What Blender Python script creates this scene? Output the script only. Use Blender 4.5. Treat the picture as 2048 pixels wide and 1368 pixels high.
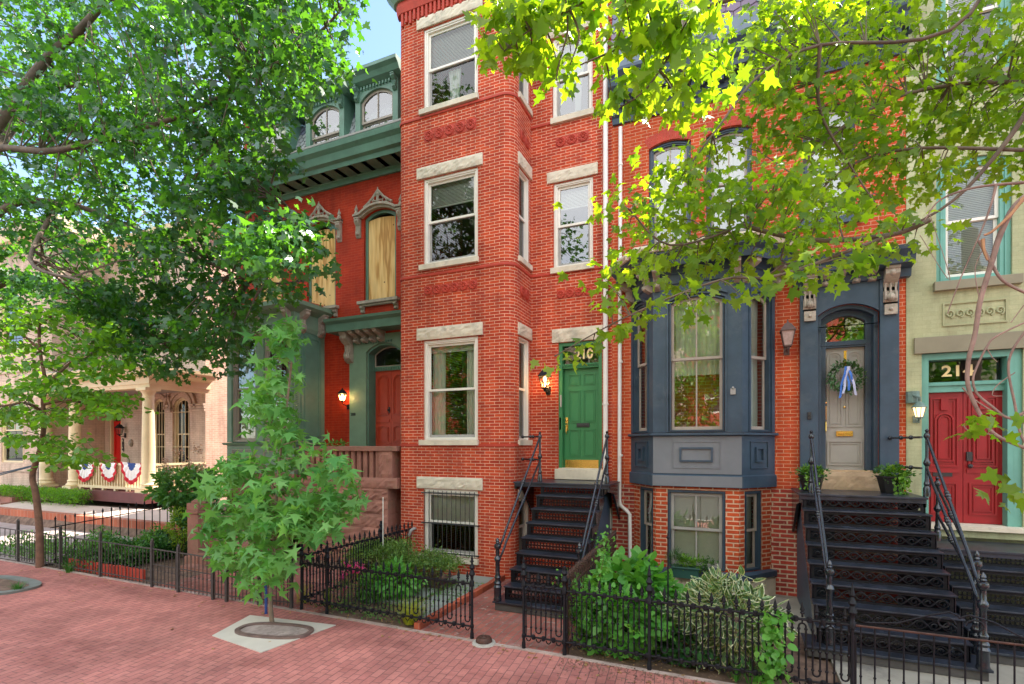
import bpy, math, random
import numpy as np
from mathutils import Vector, Matrix
random.seed(7); RNG = np.random.default_rng(11)
C = bpy.context.scene.collection
for o in list(bpy.data.objects): bpy.data.objects.remove(o)
# ------------------------------------------------------------------ camera, sky, sun, exposure
EYE = 2.6; FOC = 1028.0; YAW = math.radians(23.5); HZ = 890.0
scn = bpy.context.scene
cam = bpy.data.cameras.new('camera'); co = bpy.data.objects.new('camera', cam); C.objects.link(co)
co.location = (0, 0, EYE); co.rotation_euler = (math.radians(90), 0, YAW)
cam.sensor_width = 36; cam.lens = 36 * FOC / 2048; cam.shift_y = (HZ - 684) / 2048
cam.clip_start = 0.05; cam.clip_end = 900
scn.camera = co
SUN_AZ = math.radians(60); SUN_EL = math.radians(54)     # azimuth measured from +X towards +Y
w = bpy.data.worlds.new('World'); scn.world = w; w.use_nodes = True
nt = w.node_tree; nt.nodes.clear()
N = nt.nodes.new; L = nt.links.new
out = N('ShaderNodeOutputWorld'); bg = N('ShaderNodeBackground'); sky = N('ShaderNodeTexSky')
sky.sky_type = 'NISHITA'; sky.sun_disc = False; sky.sun_elevation = SUN_EL
sky.sun_rotation = math.radians(90) - SUN_AZ
sky.air_density = 1.0; sky.dust_density = 0.6; sky.ozone_density = 2.6
tc = N('ShaderNodeTexCoord'); mp = N('ShaderNodeMapping'); mp.inputs['Scale'].default_value = (1, 1, 2.2)
nz = N('ShaderNodeTexNoise'); nz.inputs['Scale'].default_value = 2.6; nz.inputs['Detail'].default_value = 8
nz.inputs['Roughness'].default_value = 0.55
L(tc.outputs['Generated'], mp.inputs['Vector']); L(mp.outputs[0], nz.inputs['Vector'])
cr = N('ShaderNodeValToRGB'); cr.color_ramp.elements[0].position = 0.52; cr.color_ramp.elements[1].position = 0.76
L(nz.outputs['Fac'], cr.inputs[0])
# bright cloud bank added behind the viewer, unseen, to light the shaded house fronts
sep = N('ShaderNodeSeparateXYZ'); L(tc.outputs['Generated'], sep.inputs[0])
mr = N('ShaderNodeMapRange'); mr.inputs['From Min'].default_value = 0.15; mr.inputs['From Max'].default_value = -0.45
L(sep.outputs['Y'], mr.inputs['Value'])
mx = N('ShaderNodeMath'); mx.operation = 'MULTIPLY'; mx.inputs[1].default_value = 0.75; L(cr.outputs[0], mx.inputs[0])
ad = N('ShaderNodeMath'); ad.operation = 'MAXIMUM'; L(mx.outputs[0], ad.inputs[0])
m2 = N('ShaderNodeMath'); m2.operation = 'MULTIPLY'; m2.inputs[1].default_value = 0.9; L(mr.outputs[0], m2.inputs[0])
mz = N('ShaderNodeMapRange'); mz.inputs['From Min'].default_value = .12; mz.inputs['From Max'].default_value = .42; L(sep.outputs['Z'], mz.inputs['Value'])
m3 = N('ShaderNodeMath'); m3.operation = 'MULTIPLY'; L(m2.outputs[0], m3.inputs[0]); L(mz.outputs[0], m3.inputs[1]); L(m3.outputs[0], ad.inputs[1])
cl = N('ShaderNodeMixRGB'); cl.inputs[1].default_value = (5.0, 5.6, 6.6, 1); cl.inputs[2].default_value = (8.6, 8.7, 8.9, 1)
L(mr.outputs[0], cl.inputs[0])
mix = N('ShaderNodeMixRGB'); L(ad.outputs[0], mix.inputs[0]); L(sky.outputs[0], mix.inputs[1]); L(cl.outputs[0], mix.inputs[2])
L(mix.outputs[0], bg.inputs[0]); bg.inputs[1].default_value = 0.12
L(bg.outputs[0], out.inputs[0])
sl = bpy.data.lights.new('sun', 'SUN'); sl.energy = 5.0; sl.angle = math.radians(0.5); sl.color = (1, 0.93, 0.82)
so = bpy.data.objects.new('sun', sl); C.objects.link(so); so.location = (20, 15, 30)
sd = Vector((math.cos(SUN_EL) * math.cos(SUN_AZ), math.cos(SUN_EL) * math.sin(SUN_AZ), math.sin(SUN_EL)))
so.rotation_euler = sd.to_track_quat('Z', 'Y').to_euler()
scn.view_settings.view_transform = 'Standard'; scn.view_settings.look = 'None'
scn.view_settings.exposure = 1.72; scn.view_settings.gamma = 1
# ------------------------------------------------------------------ survey helpers: photo measurements to metres
CT, ST = math.cos(YAW), math.sin(YAW)
def gx(px, Y):                       # X of the vertical line at photo column px on the plane at depth Y
    return Y * math.tan(math.atan((px - 1024) / FOC) - YAW)
def pt(px, py, Y):
    X = gx(px, Y); f = Y * CT - X * ST
    return Vector((X, Y, EYE - f * (py - HZ) / FOC))
def gz(px, py, Y): return pt(px, py, Y).z
def gr(px, py, Z=0.0):               # point on the level Z
    f = (EYE - Z) * FOC / (py - HZ); r = f * (px - 1024) / FOC
    return Vector((r * CT - f * ST, r * ST + f * CT, Z))
def gyx(px, X):                      # depth of column px on the side plane at X
    return X / math.tan(math.atan((px - 1024) / FOC) - YAW)
def proj(P):                         # arrays of points to photo columns / rows
    r = P[:, 0] * CT + P[:, 1] * ST; f = P[:, 1] * CT - P[:, 0] * ST; f = np.maximum(f, .05)
    return 1024 + FOC * r / f, HZ - FOC * (P[:, 2] - EYE) / f
def in_poly(x, y, poly):
    inside = np.zeros(len(x), bool); n = len(poly); j = n - 1
    for i in range(n):
        xi, yi = poly[i]; xj, yj = poly[j]
        c = ((yi > y) != (yj > y)) & (x < (xj - xi) * (y - yi) / (yj - yi + 1e-9) + xi)
        inside ^= c; j = i
    return inside
# ------------------------------------------------------------------ materials
def srgb(r, g, b):
    return tuple(((c / 255) / 12.92 if c / 255 <= .04045 else ((c / 255 + .055) / 1.055) ** 2.4) for c in (r, g, b)) + (1,)
def lin(c): return tuple(c) + (1,)
class NT:
    def __init__(s, name):
        s.m = bpy.data.materials.new(name); s.m.use_nodes = True; s.t = s.m.node_tree; s.b = s.t.nodes['Principled BSDF']
    def n(s, k, **kw):
        x = s.t.nodes.new('ShaderNode' + k)
        for a, v in kw.items(): setattr(x, a, v)
        return x
    def l(s, a, b): s.t.links.new(a, b)
    def noise(s, scale, detail=4, vec=None, rough=.55):
        x = s.n('TexNoise'); x.inputs['Scale'].default_value = scale; x.inputs['Detail'].default_value = detail; x.inputs['Roughness'].default_value = rough
        if vec is None:
            if not hasattr(s, 'tc'): s.tc = s.n('TexCoord')
            vec = s.tc.outputs['Object']
        s.l(vec, x.inputs['Vector']); return x
    def ramp(s, fac, stops):
        r = s.n('ValToRGB'); e = r.color_ramp.elements
        while len(e) < len(stops): e.new(.5)
        for q, (p, c) in zip(e, stops): q.position = p; q.color = c
        s.l(fac, r.inputs[0]); return r
    def mixc(s, fac, a, b, mode='MIX'):
        m = s.n('MixRGB', blend_type=mode)
        for i, v in enumerate((fac, a, b)):
            if hasattr(v, 'is_output') or hasattr(v, 'links'): s.l(v, m.inputs[i])
            elif i == 0: m.inputs[0].default_value = v
            else: m.inputs[i].default_value = v
        return m.outputs[0]
    def bump(s, h, st=.3, d=.01):
        b = s.n('Bump'); b.inputs['Strength'].default_value = st; b.inputs['Distance'].default_value = d
        s.l(h, b.inputs['Height']); s.l(b.outputs[0], s.b.inputs['Normal']); return b
    def set(s, **kw):
        for k, v in kw.items(): s.b.inputs[k.replace('_', ' ')].default_value = v
        return s
def paint(name, c, rough=.45, var=.12, scale=6, bump=.15, metal=0, spec=.5, dirt=None):
    t = NT(name); n = t.noise(scale, 6); n2 = t.noise(scale * 9, 3)
    lo = tuple(x * (1 - var) for x in c) + (1,); hi = tuple(min(1, x * (1 + var)) for x in c) + (1,)
    r = t.ramp(n.outputs['Fac'], [(.3, lo), (.7, hi)]); col = r.outputs[0]
    if dirt:
        d = t.noise(scale * .6, 9, rough=.75); dr = t.ramp(d.outputs['Fac'], [(.52, (0, 0, 0, 1)), (.68, (1, 1, 1, 1))])
        col = t.mixc(dr.outputs[0], col, lin(dirt))
    t.l(col, t.b.inputs['Base Color']); t.set(Roughness=rough, Metallic=metal); t.b.inputs['Specular IOR Level'].default_value = spec
    if bump: t.bump(n2.outputs['Fac'], bump, .004)
    return t.m
def brick(name, c1, c2, mortar, bw=.21, rh=.06, ms=.006, stain=None, painted=False, coord='UV', rot=0, off=.5, bump=.5, loc=(0, 0, 0), wob=.0, patch=None, smooth=.1):
    t = NT(name); t.tc = t.n('TexCoord'); m = t.n('Mapping'); t.l(t.tc.outputs[coord], m.inputs['Vector'])
    m.inputs['Rotation'].default_value = (0, 0, rot); m.inputs['Location'].default_value = loc
    v = m.outputs[0]
    if wob:
        nz = t.noise(7, 2, v); mm = t.n('Vector Math'.replace(' ', ''), operation='MULTIPLY_ADD') ; mm.inputs[1].default_value = (wob,) * 3
        t.l(nz.outputs['Color'], mm.inputs[0]); t.l(v, mm.inputs[2]); v = mm.outputs[0]
    b = t.n('TexBrick'); b.offset = off; t.l(v, b.inputs['Vector'])
    for k, x in (('Scale', 1), ('Mortar Size', ms), ('Mortar Smooth', smooth), ('Brick Width', bw), ('Row Height', rh), ('Bias', 0)): b.inputs[k].default_value = x
    b.inputs['Color1'].default_value = lin(c1); b.inputs['Color2'].default_value = lin(c2); b.inputs['Mortar'].default_value = lin(mortar)
    col = b.outputs['Color']
    n = t.noise(1.1, 7, v, .6); r = t.ramp(n.outputs['Fac'], [(.3, (.72, .72, .72, 1)), (.7, (1.16, 1.12, 1.1, 1))])
    col = t.mixc(1, col, r.outputs[0], 'MULTIPLY')
    ms_ = t.n('Mapping'); ms_.inputs['Scale'].default_value = (2.6, .22, 1) if coord == 'UV' else (1.4, .5, 1); t.l(v, ms_.inputs['Vector']); n5 = t.noise(1.0, 6, ms_.outputs[0], .65)
    r5 = t.ramp(n5.outputs['Fac'], [(.34, (.70, .66, .66, 1)), (.52, (1, 1, 1, 1)), (.75, (1.06, 1.05, 1.03, 1))]); col = t.mixc(1, col, r5.outputs[0], 'MULTIPLY')
    n3 = t.noise(38, 5, v, .7); r3 = t.ramp(n3.outputs['Fac'], [(.25, (.88, .88, .88, 1)), (.75, (1.08, 1.08, 1.08, 1))])
    col = t.mixc(1, col, r3.outputs[0], 'MULTIPLY')
    if stain:
        n2 = t.noise(2.3, 8, v, .7); r2 = t.ramp(n2.outputs['Fac'], [(.54, (0, 0, 0, 1)), (.72, (.8, .8, .8, 1))])
        col = t.mixc(r2.outputs[0], col, lin(stain))
    if patch:                        # (colour, threshold): older sandy mortar smeared over some bricks
        n4 = t.noise(9, 4, v, .6); r4 = t.ramp(n4.outputs['Fac'], [(patch[1], (0, 0, 0, 1)), (patch[1] + .06, (.75, .75, .75, 1))])
        col = t.mixc(r4.outputs[0], col, lin(patch[0]))
    t.l(col, t.b.inputs['Base Color']); t.set(Roughness=.85 if not painted else .65); t.b.inputs['Specular IOR Level'].default_value = .2
    inv = t.n('Math', operation='MULTIPLY_ADD'); inv.inputs[1].default_value = -1; inv.inputs[2].default_value = 1
    t.l(b.outputs['Fac'], inv.inputs[0]); ad = t.n('Math', operation='MULTIPLY_ADD'); ad.inputs[1].default_value = .35
    t.l(n3.outputs['Fac'], ad.inputs[0]); t.l(inv.outputs[0], ad.inputs[2]); t.bump(ad.outputs[0], bump, .006)
    return t.m
def glass(name, refl=.3, tint=(.9, .95, .93)):
    t = NT(name); t.t.nodes.remove(t.b); o = t.t.nodes['Material Output']
    tr = t.n('BsdfTransparent'); tr.inputs[0].default_value = lin(tint); gl = t.n('BsdfGlossy'); gl.inputs['Roughness'].default_value = .015
    n = t.noise(1.7, 2); b = t.n('Bump'); b.inputs['Strength'].default_value = .12; b.inputs['Distance'].default_value = .012
    t.l(n.outputs['Fac'], b.inputs['Height']); t.l(b.outputs[0], gl.inputs['Normal'])
    lw = t.n('LayerWeight'); lw.inputs[0].default_value = .38
    mr = t.n('MapRange'); mr.inputs['From Min'].default_value = .08; mr.inputs['To Min'].default_value = refl; mr.inputs['To Max'].default_value = .95; t.l(lw.outputs['Fresnel'], mr.inputs['Value'])
    mx = t.n('MixShader'); t.l(mr.outputs[0], mx.inputs[0]); t.l(tr.outputs[0], mx.inputs[1]); t.l(gl.outputs[0], mx.inputs[2]); t.l(mx.outputs[0], o.inputs[0])
    return t.m
def leafm(name, c1, c2, tr=.45, rough=.38, spec=.45, tcol=None):
    t = NT(name); a = t.n('Attribute', attribute_name='tint'); n = t.noise(1.3, 3)
    col = t.ramp(a.outputs['Fac'], [(0, lin(c1)), (1, lin(c2))]).outputs[0]
    r = t.ramp(n.outputs['Fac'], [(.3, (.78, .8, .78, 1)), (.7, (1.18, 1.16, 1.1, 1))]); col = t.mixc(1, col, r.outputs[0], 'MULTIPLY')
    t.l(col, t.b.inputs['Base Color']); t.set(Roughness=rough); t.b.inputs['Specular IOR Level'].default_value = spec
    o = t.t.nodes['Material Output']; x = t.n('BsdfTranslucent'); tc = tcol or (1.9, 1.7, .55)
    t.l(t.mixc(1, col, lin(tc), 'MULTIPLY'), x.inputs[0])
    mx = t.n('MixShader'); mx.inputs[0].default_value = tr; t.l(t.b.outputs[0], mx.inputs[1]); t.l(x.outputs[0], mx.inputs[2]); t.l(mx.outputs[0], o.inputs[0])
    return t.m
def emit(name, c, s):
    t = NT(name); t.b.inputs['Base Color'].default_value = lin(c); t.b.inputs['Emission Color'].default_value = lin(c); t.b.inputs['Emission Strength'].default_value = s
    return t.m
# ------------------------------------------------------------------ mesh builder
class MB:
    def __init__(s, M=None): s.v = []; s.f = []; s.uv = []; s.mi = []; s.M = M or Matrix(); s.m = 0; s.cuts = []
    def new(s): s.cuts.append((len(s.v), len(s.f)))
    def buildm(s, name, *a, **k):                    # one object for every piece begun with new()
        c = s.cuts + [(len(s.v), len(s.f))]; out_ = []
        for (v0, f0), (v1, f1) in zip(c, c[1:]):
            if f1 == f0: continue
            p = MB(); p.v = s.v[v0:v1]; p.f = [tuple(i - v0 for i in f) for f in s.f[f0:f1]]; p.uv = s.uv[f0:f1]; p.mi = s.mi[f0:f1]; out_.append(p.build(name, *a, **k))
        return out_
    def V(s, *p):
        q = s.M @ Vector(p); s.v.append((q.x, q.y, q.z)); return len(s.v) - 1
    def F(s, idx, uv=None): s.f.append(tuple(idx)); s.uv.append(uv); s.mi.append(s.m)
    def box(s, x0, x1, y0, y1, z0, z1):
        if x0 > x1: x0, x1 = x1, x0
        if y0 > y1: y0, y1 = y1, y0
        if z0 > z1: z0, z1 = z1, z0
        a = [s.V(x, y, z) for z in (z0, z1) for x, y in ((x0, y0), (x1, y0), (x1, y1), (x0, y1))]
        for q, ax in (((0, 3, 2, 1), 'xy'), ((4, 5, 6, 7), 'xy'), ((0, 1, 5, 4), 'xz'), ((2, 3, 7, 6), 'xz'), ((1, 2, 6, 5), 'yz'), ((3, 0, 4, 7), 'yz')):
            pts = [((x0, x1)[i % 4 in (1, 2)], (y0, y1)[i % 4 in (2, 3)], (z0, z1)[i > 3]) for i in q]
            s.F([a[i] for i in q], [(p['xyz'.index(ax[0])], p['xyz'.index(ax[1])]) for p in pts])
    def prism(s, poly, y0, y1):                      # poly in x,z extruded in y
        n = len(poly); a = [s.V(x, y0, z) for x, z in poly]; b = [s.V(x, y1, z) for x, z in poly]
        s.F(a, [(x, z) for x, z in poly]); s.F(b[::-1], [(x, z) for x, z in poly][::-1])
        for i in range(n): j = (i + 1) % n; s.F((a[j], a[i], b[i], b[j]), [(poly[j][0], y0), (poly[i][0], y0), (poly[i][0], y1), (poly[j][0], y1)])
    def plan(s, poly, z0, z1):                       # poly in x,y extruded in z
        n = len(poly); a = [s.V(x, y, z0) for x, y in poly]; b = [s.V(x, y, z1) for x, y in poly]
        s.F(a[::-1], [tuple(p) for p in poly][::-1]); s.F(b, [tuple(p) for p in poly]); u = 0
        for i in range(n):
            j = (i + 1) % n; d = math.dist(poly[i], poly[j]); s.F((a[i], a[j], b[j], b[i]), [(u, z0), (u + d, z0), (u + d, z1), (u, z1)]); u += d
    def sweep(s, path, prof, closed=False):          # path in x,y ; prof = [(out, z)] out is to the right of travel
        n = len(path); rings = []
        for i, p in enumerate(path):
            p = Vector(p); a = Vector(path[i - 1]) if (i or closed) else None; b = Vector(path[(i + 1) % n]) if (i < n - 1 or closed) else None
            d1 = (p - a).normalized() if a is not None else (b - p).normalized(); d2 = (b - p).normalized() if b is not None else d1
            n1 = Vector((d1.y, -d1.x)); n2 = Vector((d2.y, -d2.x)); m = (n1 + n2); m = m / max(.3, m.length) if m.length else n1
            k = 1 / max(.35, m.dot(n1)); rings.append([s.V(p.x + m.x * o * k, p.y + m.y * o * k, z) for o, z in prof])
        for i in range(n if closed else n - 1):
            r, q = rings[i], rings[(i + 1) % n]
            for j in range(len(prof)): k = (j + 1) % len(prof); s.F((r[j], q[j], q[k], r[k]))
        if not closed: s.F(rings[0]); s.F(rings[-1][::-1])
    def tube(s, pts, r, n=6, cap=True):
        pts = [Vector(p) for p in pts]; rr = r if isinstance(r, (list, tuple)) else [r] * len(pts); prev = None; t0 = None
        for i, p in enumerate(pts):
            t = (pts[min(i + 1, len(pts) - 1)] - pts[max(i - 1, 0)]); t = t.normalized() if t.length > 1e-9 else Vector((0, 0, 1))
            if t0 is None: u = t.orthogonal().normalized()
            else: u = (u - t * u.dot(t)); u = u.normalized() if u.length > 1e-6 else t.orthogonal().normalized()
            t0 = t; w_ = t.cross(u); ring = [s.V(*(p + (u * math.cos(2 * math.pi * k / n) + w_ * math.sin(2 * math.pi * k / n)) * rr[i])) for k in range(n)]
            if prev:
                for k in range(n): s.F((prev[k], prev[(k + 1) % n], ring[(k + 1) % n], ring[k]))
            elif cap: s.F(ring[::-1])
            prev = ring
        if cap: s.F(prev)
    def lathe(s, c, prof, n=12):                     # prof = [(r, z)] about vertical axis at c
        prev = None
        for r, z in prof:
            ring = [s.V(c[0] + r * math.cos(2 * math.pi * k / n), c[1] + r * math.sin(2 * math.pi * k / n), c[2] + z) for k in range(n)]
            if prev:
                for k in range(n): s.F((prev[k], prev[(k + 1) % n], ring[(k + 1) % n], ring[k]))
            else: s.F(ring[::-1])
            prev = ring
        s.F(prev)
    def ball(s, c, r, n=8, sz=1): s.lathe(c, [(r * math.sin(math.pi * i / 6) + 1e-4, -r * sz * math.cos(math.pi * i / 6)) for i in range(7)], n)
    def build(s, name, mat, parent=None, smooth=False, bevel=0, auto=None):
        me = bpy.data.meshes.new(name); me.from_pydata(s.v, [], s.f)
        for x in (mat if isinstance(mat, (list, tuple)) else [mat]): me.materials.append(x)
        if any(s.uv):
            uv = me.uv_layers.new(name='UVMap').data; k = 0
            for f, u in zip(s.f, s.uv):
                for i in range(len(f)):
                    if u: uv[k].uv = u[i]
                    k += 1
        me.polygons.foreach_set('material_index', s.mi)
        if smooth: me.polygons.foreach_set('use_smooth', [True] * len(s.f)); me.set_sharp_from_angle(angle=math.radians(smooth if smooth is not True else 50))
        me.update(); o = bpy.data.objects.new(name, me); C.objects.link(o)
        if parent: o.parent = parent
        if bevel:
            b = o.modifiers.new('bevel', 'BEVEL'); b.width = bevel; b.segments = 2; b.limit_method = 'ANGLE'; b.angle_limit = math.radians(40)
        return o
def tag(o, label, cat, group=None, kind=None):
    o['label'] = label; o['category'] = cat
    if group: o['group'] = group
    if kind: o['kind'] = kind
    return o
def thing(name, label, cat, group=None, loc=(0, 0, 0)):
    o = bpy.data.objects.new(name, None); o.empty_display_size = .2; C.objects.link(o); o.location = loc
    return tag(o, label, cat, group)
class Rooted:                                        # parts keep world coordinates although their Empty stands at the base
    pass
def settle(root, loc):
    """move a finished Empty to the thing's base while its parts stay where they are"""
    root.location = loc
    for ch in root.children: ch.location = ch.location - Vector(loc)
def face(P0, d):                                     # local frame on a wall: x along, y inward, z up
    d = Vector(d).normalized(); return Matrix(((d.x, -d.y, 0, P0[0]), (d.y, d.x, 0, P0[1]), (0, 0, 1, 0), (0, 0, 0, 1)))
def arch_pts(u0, u1, zt, rise, n=10):                # left spring -> right spring of a segmental arch whose crown is at zt
    w_ = (u1 - u0) / 2; c = (u0 + u1) / 2; rise = min(rise, w_ * .999); R = (w_ * w_ + rise * rise) / (2 * rise); a = math.asin(w_ / R)
    if rise > w_ * .98: a = math.pi / 2
    return [(c + R * math.sin(-a + 2 * a * i / n), zt - R + R * math.cos(-a + 2 * a * i / n)) for i in range(n + 1)]
def wall(mb, P0, P1, z0, z1, ops=(), depth=.12, u0=0.0):
    """brick wall from P0 to P1 (outside on the right of travel) with real openings and reveals; ops=(a,b,za,zb,rise)"""
    Ln = math.dist(P0, P1); M = mb.M; mb.M = M @ face(P0, (P1[0] - P0[0], P1[1] - P0[1]))
    us = sorted({0, Ln} | {round(v, 4) for o in ops for v in o[:2]}); zs = sorted({z0, z1} | {round(v, 4) for o in ops for v in o[2:4]})
    for i in range(len(us) - 1):
        for j in range(len(zs) - 1):
            a, b, c, d = us[i], us[i + 1], zs[j], zs[j + 1]; mu, mz = (a + b) / 2, (c + d) / 2
            if any(o[0] < mu < o[1] and o[2] < mz < o[3] for o in ops): continue
            mb.F([mb.V(a, 0, c), mb.V(b, 0, c), mb.V(b, 0, d), mb.V(a, 0, d)], [(u0 + a, c), (u0 + b, c), (u0 + b, d), (u0 + a, d)])
    for a, b, c, d, rise in ops:
        top = arch_pts(a, b, d, rise) if rise else [(a, d), (b, d)]
        if rise:
            k = len(top) // 2
            for half, cor in ((top[:k + 1], (a, d)), (top[k:], (b, d))):
                poly = [cor] + (half[::-1] if cor[0] == a else half[::-1])
                mb.F([mb.V(x, 0, z) for x, z in poly], [(u0 + x, z) for x, z in poly])
        loop = [(a, c)] + top + [(b, c)]; L_ = 0
        for p, q in zip(loop, loop[1:] + loop[:1]):
            dd = math.dist(p, q); mb.F([mb.V(p[0], 0, p[1]), mb.V(q[0], 0, q[1]), mb.V(q[0], depth, q[1]), mb.V(p[0], depth, p[1])],
                 [(p[1], 0), (q[1], 0), (q[1], depth), (p[1], depth)] if abs(p[0] - q[0]) < 1e-4 else [(p[0], 0), (q[0], 0), (q[0], depth), (p[0], depth)])
    mb.M = M; return u0 + Ln
# ------------------------------------------------------------------ leaves
def mirror(h): return h + [(-x, y) for x, y in h[::-1] if abs(x) > 1e-6]
T_MAPLE = mirror([(0, 0), (.13, -.05), (.36, -.14), (.34, .06), (.62, .20), (.48, .34), (.30, .36), (.20, .44), (.27, .66), (.10, .70), (0, 1.02)])
T_OAK = mirror([(0, 0), (.30, -.05), (.22, .18), (.46, .38), (.18, .42), (.20, .72), (0, 1.0)])
T_STAR = mirror([(0, .1), (.16, .04), (.62, -.22), (.30, .20), (.80, .40), (.22, .46), (0, 1.12)])
T_OVAL = mirror([(0, 0), (.17, .2), (.24, .45), (.16, .75), (0, 1)])
T_BROAD = mirror([(0, -.02), (.26, -.04), (.42, .22), (.38, .52), (.2, .82), (0, 1)])
T_BLADE = mirror([(0, 0), (.035, .3), (.03, .7), (0, 1)])
def leaves(name, P, S, D, T, mats, parent=None, up=.55, fold=.42, droop=.32, tint=None, rim=None):
    """P positions, S sizes, D tip directions; one polygon (or a rimmed pair) per leaf, gently folded along its midrib"""
    n = len(P); D = D / np.linalg.norm(D, axis=1)[:, None]
    U = np.array([0, 0, up]) + RNG.normal(0, .38, (n, 3)); U -= D * (U * D).sum(1)[:, None]; U /= np.linalg.norm(U, axis=1)[:, None]
    R = np.cross(D, U); T = np.array(T); 
    if rim: inner = T * [rim, 1] ; inner[:, 1] = .5 + (T[:, 1] - .5) * rim
    rings = [T] if not rim else [inner, T]
    allv = []
    fold = fold * RNG.uniform(.4, 1.6, n)[:, None]
    for q in rings:
        x, y = q[:, 0][None], q[:, 1][None]; z = -fold * np.abs(x) * 1.2 - droop * y * y + (0.01 if q is not T and rim else 0)
        allv.append(P[:, None] + S[:, None, None] * (R[:, None] * x[..., None] + D[:, None] * y[..., None] + U[:, None] * z[..., None]))
    V = np.concatenate(allv, 1); k = len(T); nv = V.shape[1]; V = V.reshape(-1, 3)
    base = (np.arange(n) * nv)[:, None]
    if not rim:
        loops = (base + np.arange(k)[None]).ravel(); starts = np.arange(n) * k; tot = np.full(n, k); mi = np.zeros(n, int)
    else:
        per = np.arange(k).tolist(); st = [0]; cnt = [k]; m_ = [0]
        for i in range(k):
            j = (i + 1) % k; st.append(len(per)); per += [i, j, j + k, i + k]; cnt.append(4); m_.append(1)
        loops = (base + np.array(per)[None]).ravel(); starts = (np.arange(n)[:, None] * len(per) + np.array(st)[None]).ravel(); tot = np.tile(cnt, n); mi = np.tile(m_, n)
    me = bpy.data.meshes.new(name); me.vertices.add(len(V)); me.vertices.foreach_set('co', V.astype(np.float32).ravel())
    me.loops.add(len(loops)); me.loops.foreach_set('vertex_index', loops.astype(np.int32)); me.polygons.add(len(starts))
    me.polygons.foreach_set('loop_start', starts.astype(np.int32)); me.polygons.foreach_set('material_index', mi.astype(np.int32))
    for m in (mats if isinstance(mats, list) else [mats]): me.materials.append(m)
    t = tint if tint is not None else RNG.random(n)
    a = me.attributes.new('tint', 'FLOAT', 'POINT'); a.data.foreach_set('value', np.repeat(t, nv).astype(np.float32))
    me.update(calc_edges=True); me.validate(); o = bpy.data.objects.new(name, me); C.objects.link(o)
    if parent: o.parent = parent
    return o
def rdir(n): v = RNG.normal(0, 1, (n, 3)); return v / np.linalg.norm(v, axis=1)[:, None]
def blob(n, c, r, hollow=.45, noise=.25, zmin=None):
    """points spread through a lumpy ellipsoid, denser towards its skin"""
    v = rdir(n); k = RNG.uniform(hollow, 1, n) ** .6
    ph = np.sin(v[:, 0] * 5 + c[0] * 3) * np.cos(v[:, 1] * 6 + c[1]) + np.sin(v[:, 2] * 7 + c[2] * 2)
    p = v * (k * (1 + noise * ph * .6))[:, None] * np.array(r) + np.array(c)
    if zmin is not None: m = p[:, 2] > zmin; p = p[m]; v = v[m]
    return p, v
# ------------------------------------------------------------------ shared materials
M_BRICK = brick('pressed red brick', (.60, .078, .026), (.42, .046, .022), (.76, .44, .31), ms=.0058, rh=.0605, stain=(.30, .05, .035))
M_BRICK2 = brick('orange red brick', (.58, .10, .03), (.50, .065, .022), (.66, .32, .19), ms=.006, rh=.062, stain=(.48, .08, .05), loc=(.07, .02, 0))
M_OLD = brick('old rough brick', (.52, .075, .045), (.30, .05, .04), (.60, .42, .31), ms=.014, rh=.077, bw=.225, smooth=.4, wob=.012, patch=((.62, .38, .27), .66), bump=.9)
M_RED = brick('red painted brick', (.50, .042, .013), (.42, .030, .011), (.50, .085, .04), ms=.004, rh=.064, painted=True, stain=(.30, .03, .02), patch=((.62, .22, .15), .715), bump=.35)
M_OLIVE = brick('pale green painted brick', (.47, .49, .29), (.43, .45, .26), (.41, .43, .25), ms=.005, rh=.066, painted=True, bump=.35)
M_PINK = brick('cream painted brick', (.70, .55, .42), (.64, .49, .37), (.52, .36, .29), ms=.006, rh=.07, painted=True, bump=.5)
M_SAND = brick('tan side brick', (.66, .44, .33), (.56, .36, .27), (.72, .55, .44), ms=.008, rh=.07, stain=(.55, .33, .24))
M_STONE = paint('cream sandstone', (.66, .58, .45), .9, .16, 3, .9, dirt=(.42, .38, .31))
M_BROWN = paint('brownstone', (.30, .135, .10), .9, .25, 2.5, 1.0, dirt=(.20, .13, .08))
M_TC = paint('red terracotta', (.44, .045, .022), .7, .15, 5, .3)
M_WHITE = paint('cream white window paint', (.80, .75, .66), .4, .05, 4, .05)
M_GREYS = paint('grey sash paint', (.34, .32, .30), .45, .08, 5, .05)
M_TAUPE = paint('taupe sash paint', (.36, .30, .25), .5, .1, 5, .1)
M_BLUE = paint('slate blue trim paint', (.036, .064, .098), .45, .2, 3, .3, dirt=(.065, .09, .12))
M_BLUEG = paint('faded blue grey paint', (.165, .175, .195), .5, .12, 2, .15)
M_GREEN = paint('sage green trim paint', (.105, .215, .155), .45, .14, 3, .15, dirt=(.08, .15, .11))
M_GREENL = paint('light sage trim paint', (.17, .27, .185), .5, .12, 3, .15)
M_GDOOR = paint('bright green door paint', (.036, .195, .07), .35, .06, 4, .05)
M_RDOOR = paint('orange red door paint', (.50, .055, .025), .4, .1, 4, .1)
M_CDOOR = paint('crimson door paint', (.31, .008, .012), .4, .16, 3, .15)
M_TDOOR = paint('taupe door paint', (.36, .335, .30), .4, .06, 4, .08)
M_TEAL = paint('teal trim paint', (.14, .36, .29), .5, .1, 3, .1)
M_TAN = paint('tan painted stone', (.25, .225, .15), .7, .1, 4, .3)
M_BRKT = paint('weathered bracket paint', (.38, .325, .26), .7, .22, 9, .5, dirt=(.25, .2, .16))
M_CREAM = paint('cream porch paint', (.74, .60, .36), .5, .06, 3, .1)
M_GUT = paint('cream gutter paint', (.66, .60, .47), .4, .08, 3, .1)
M_PIPE = paint('white downpipe paint', (.78, .74, .70), .35, .06, 3, .05)
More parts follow.
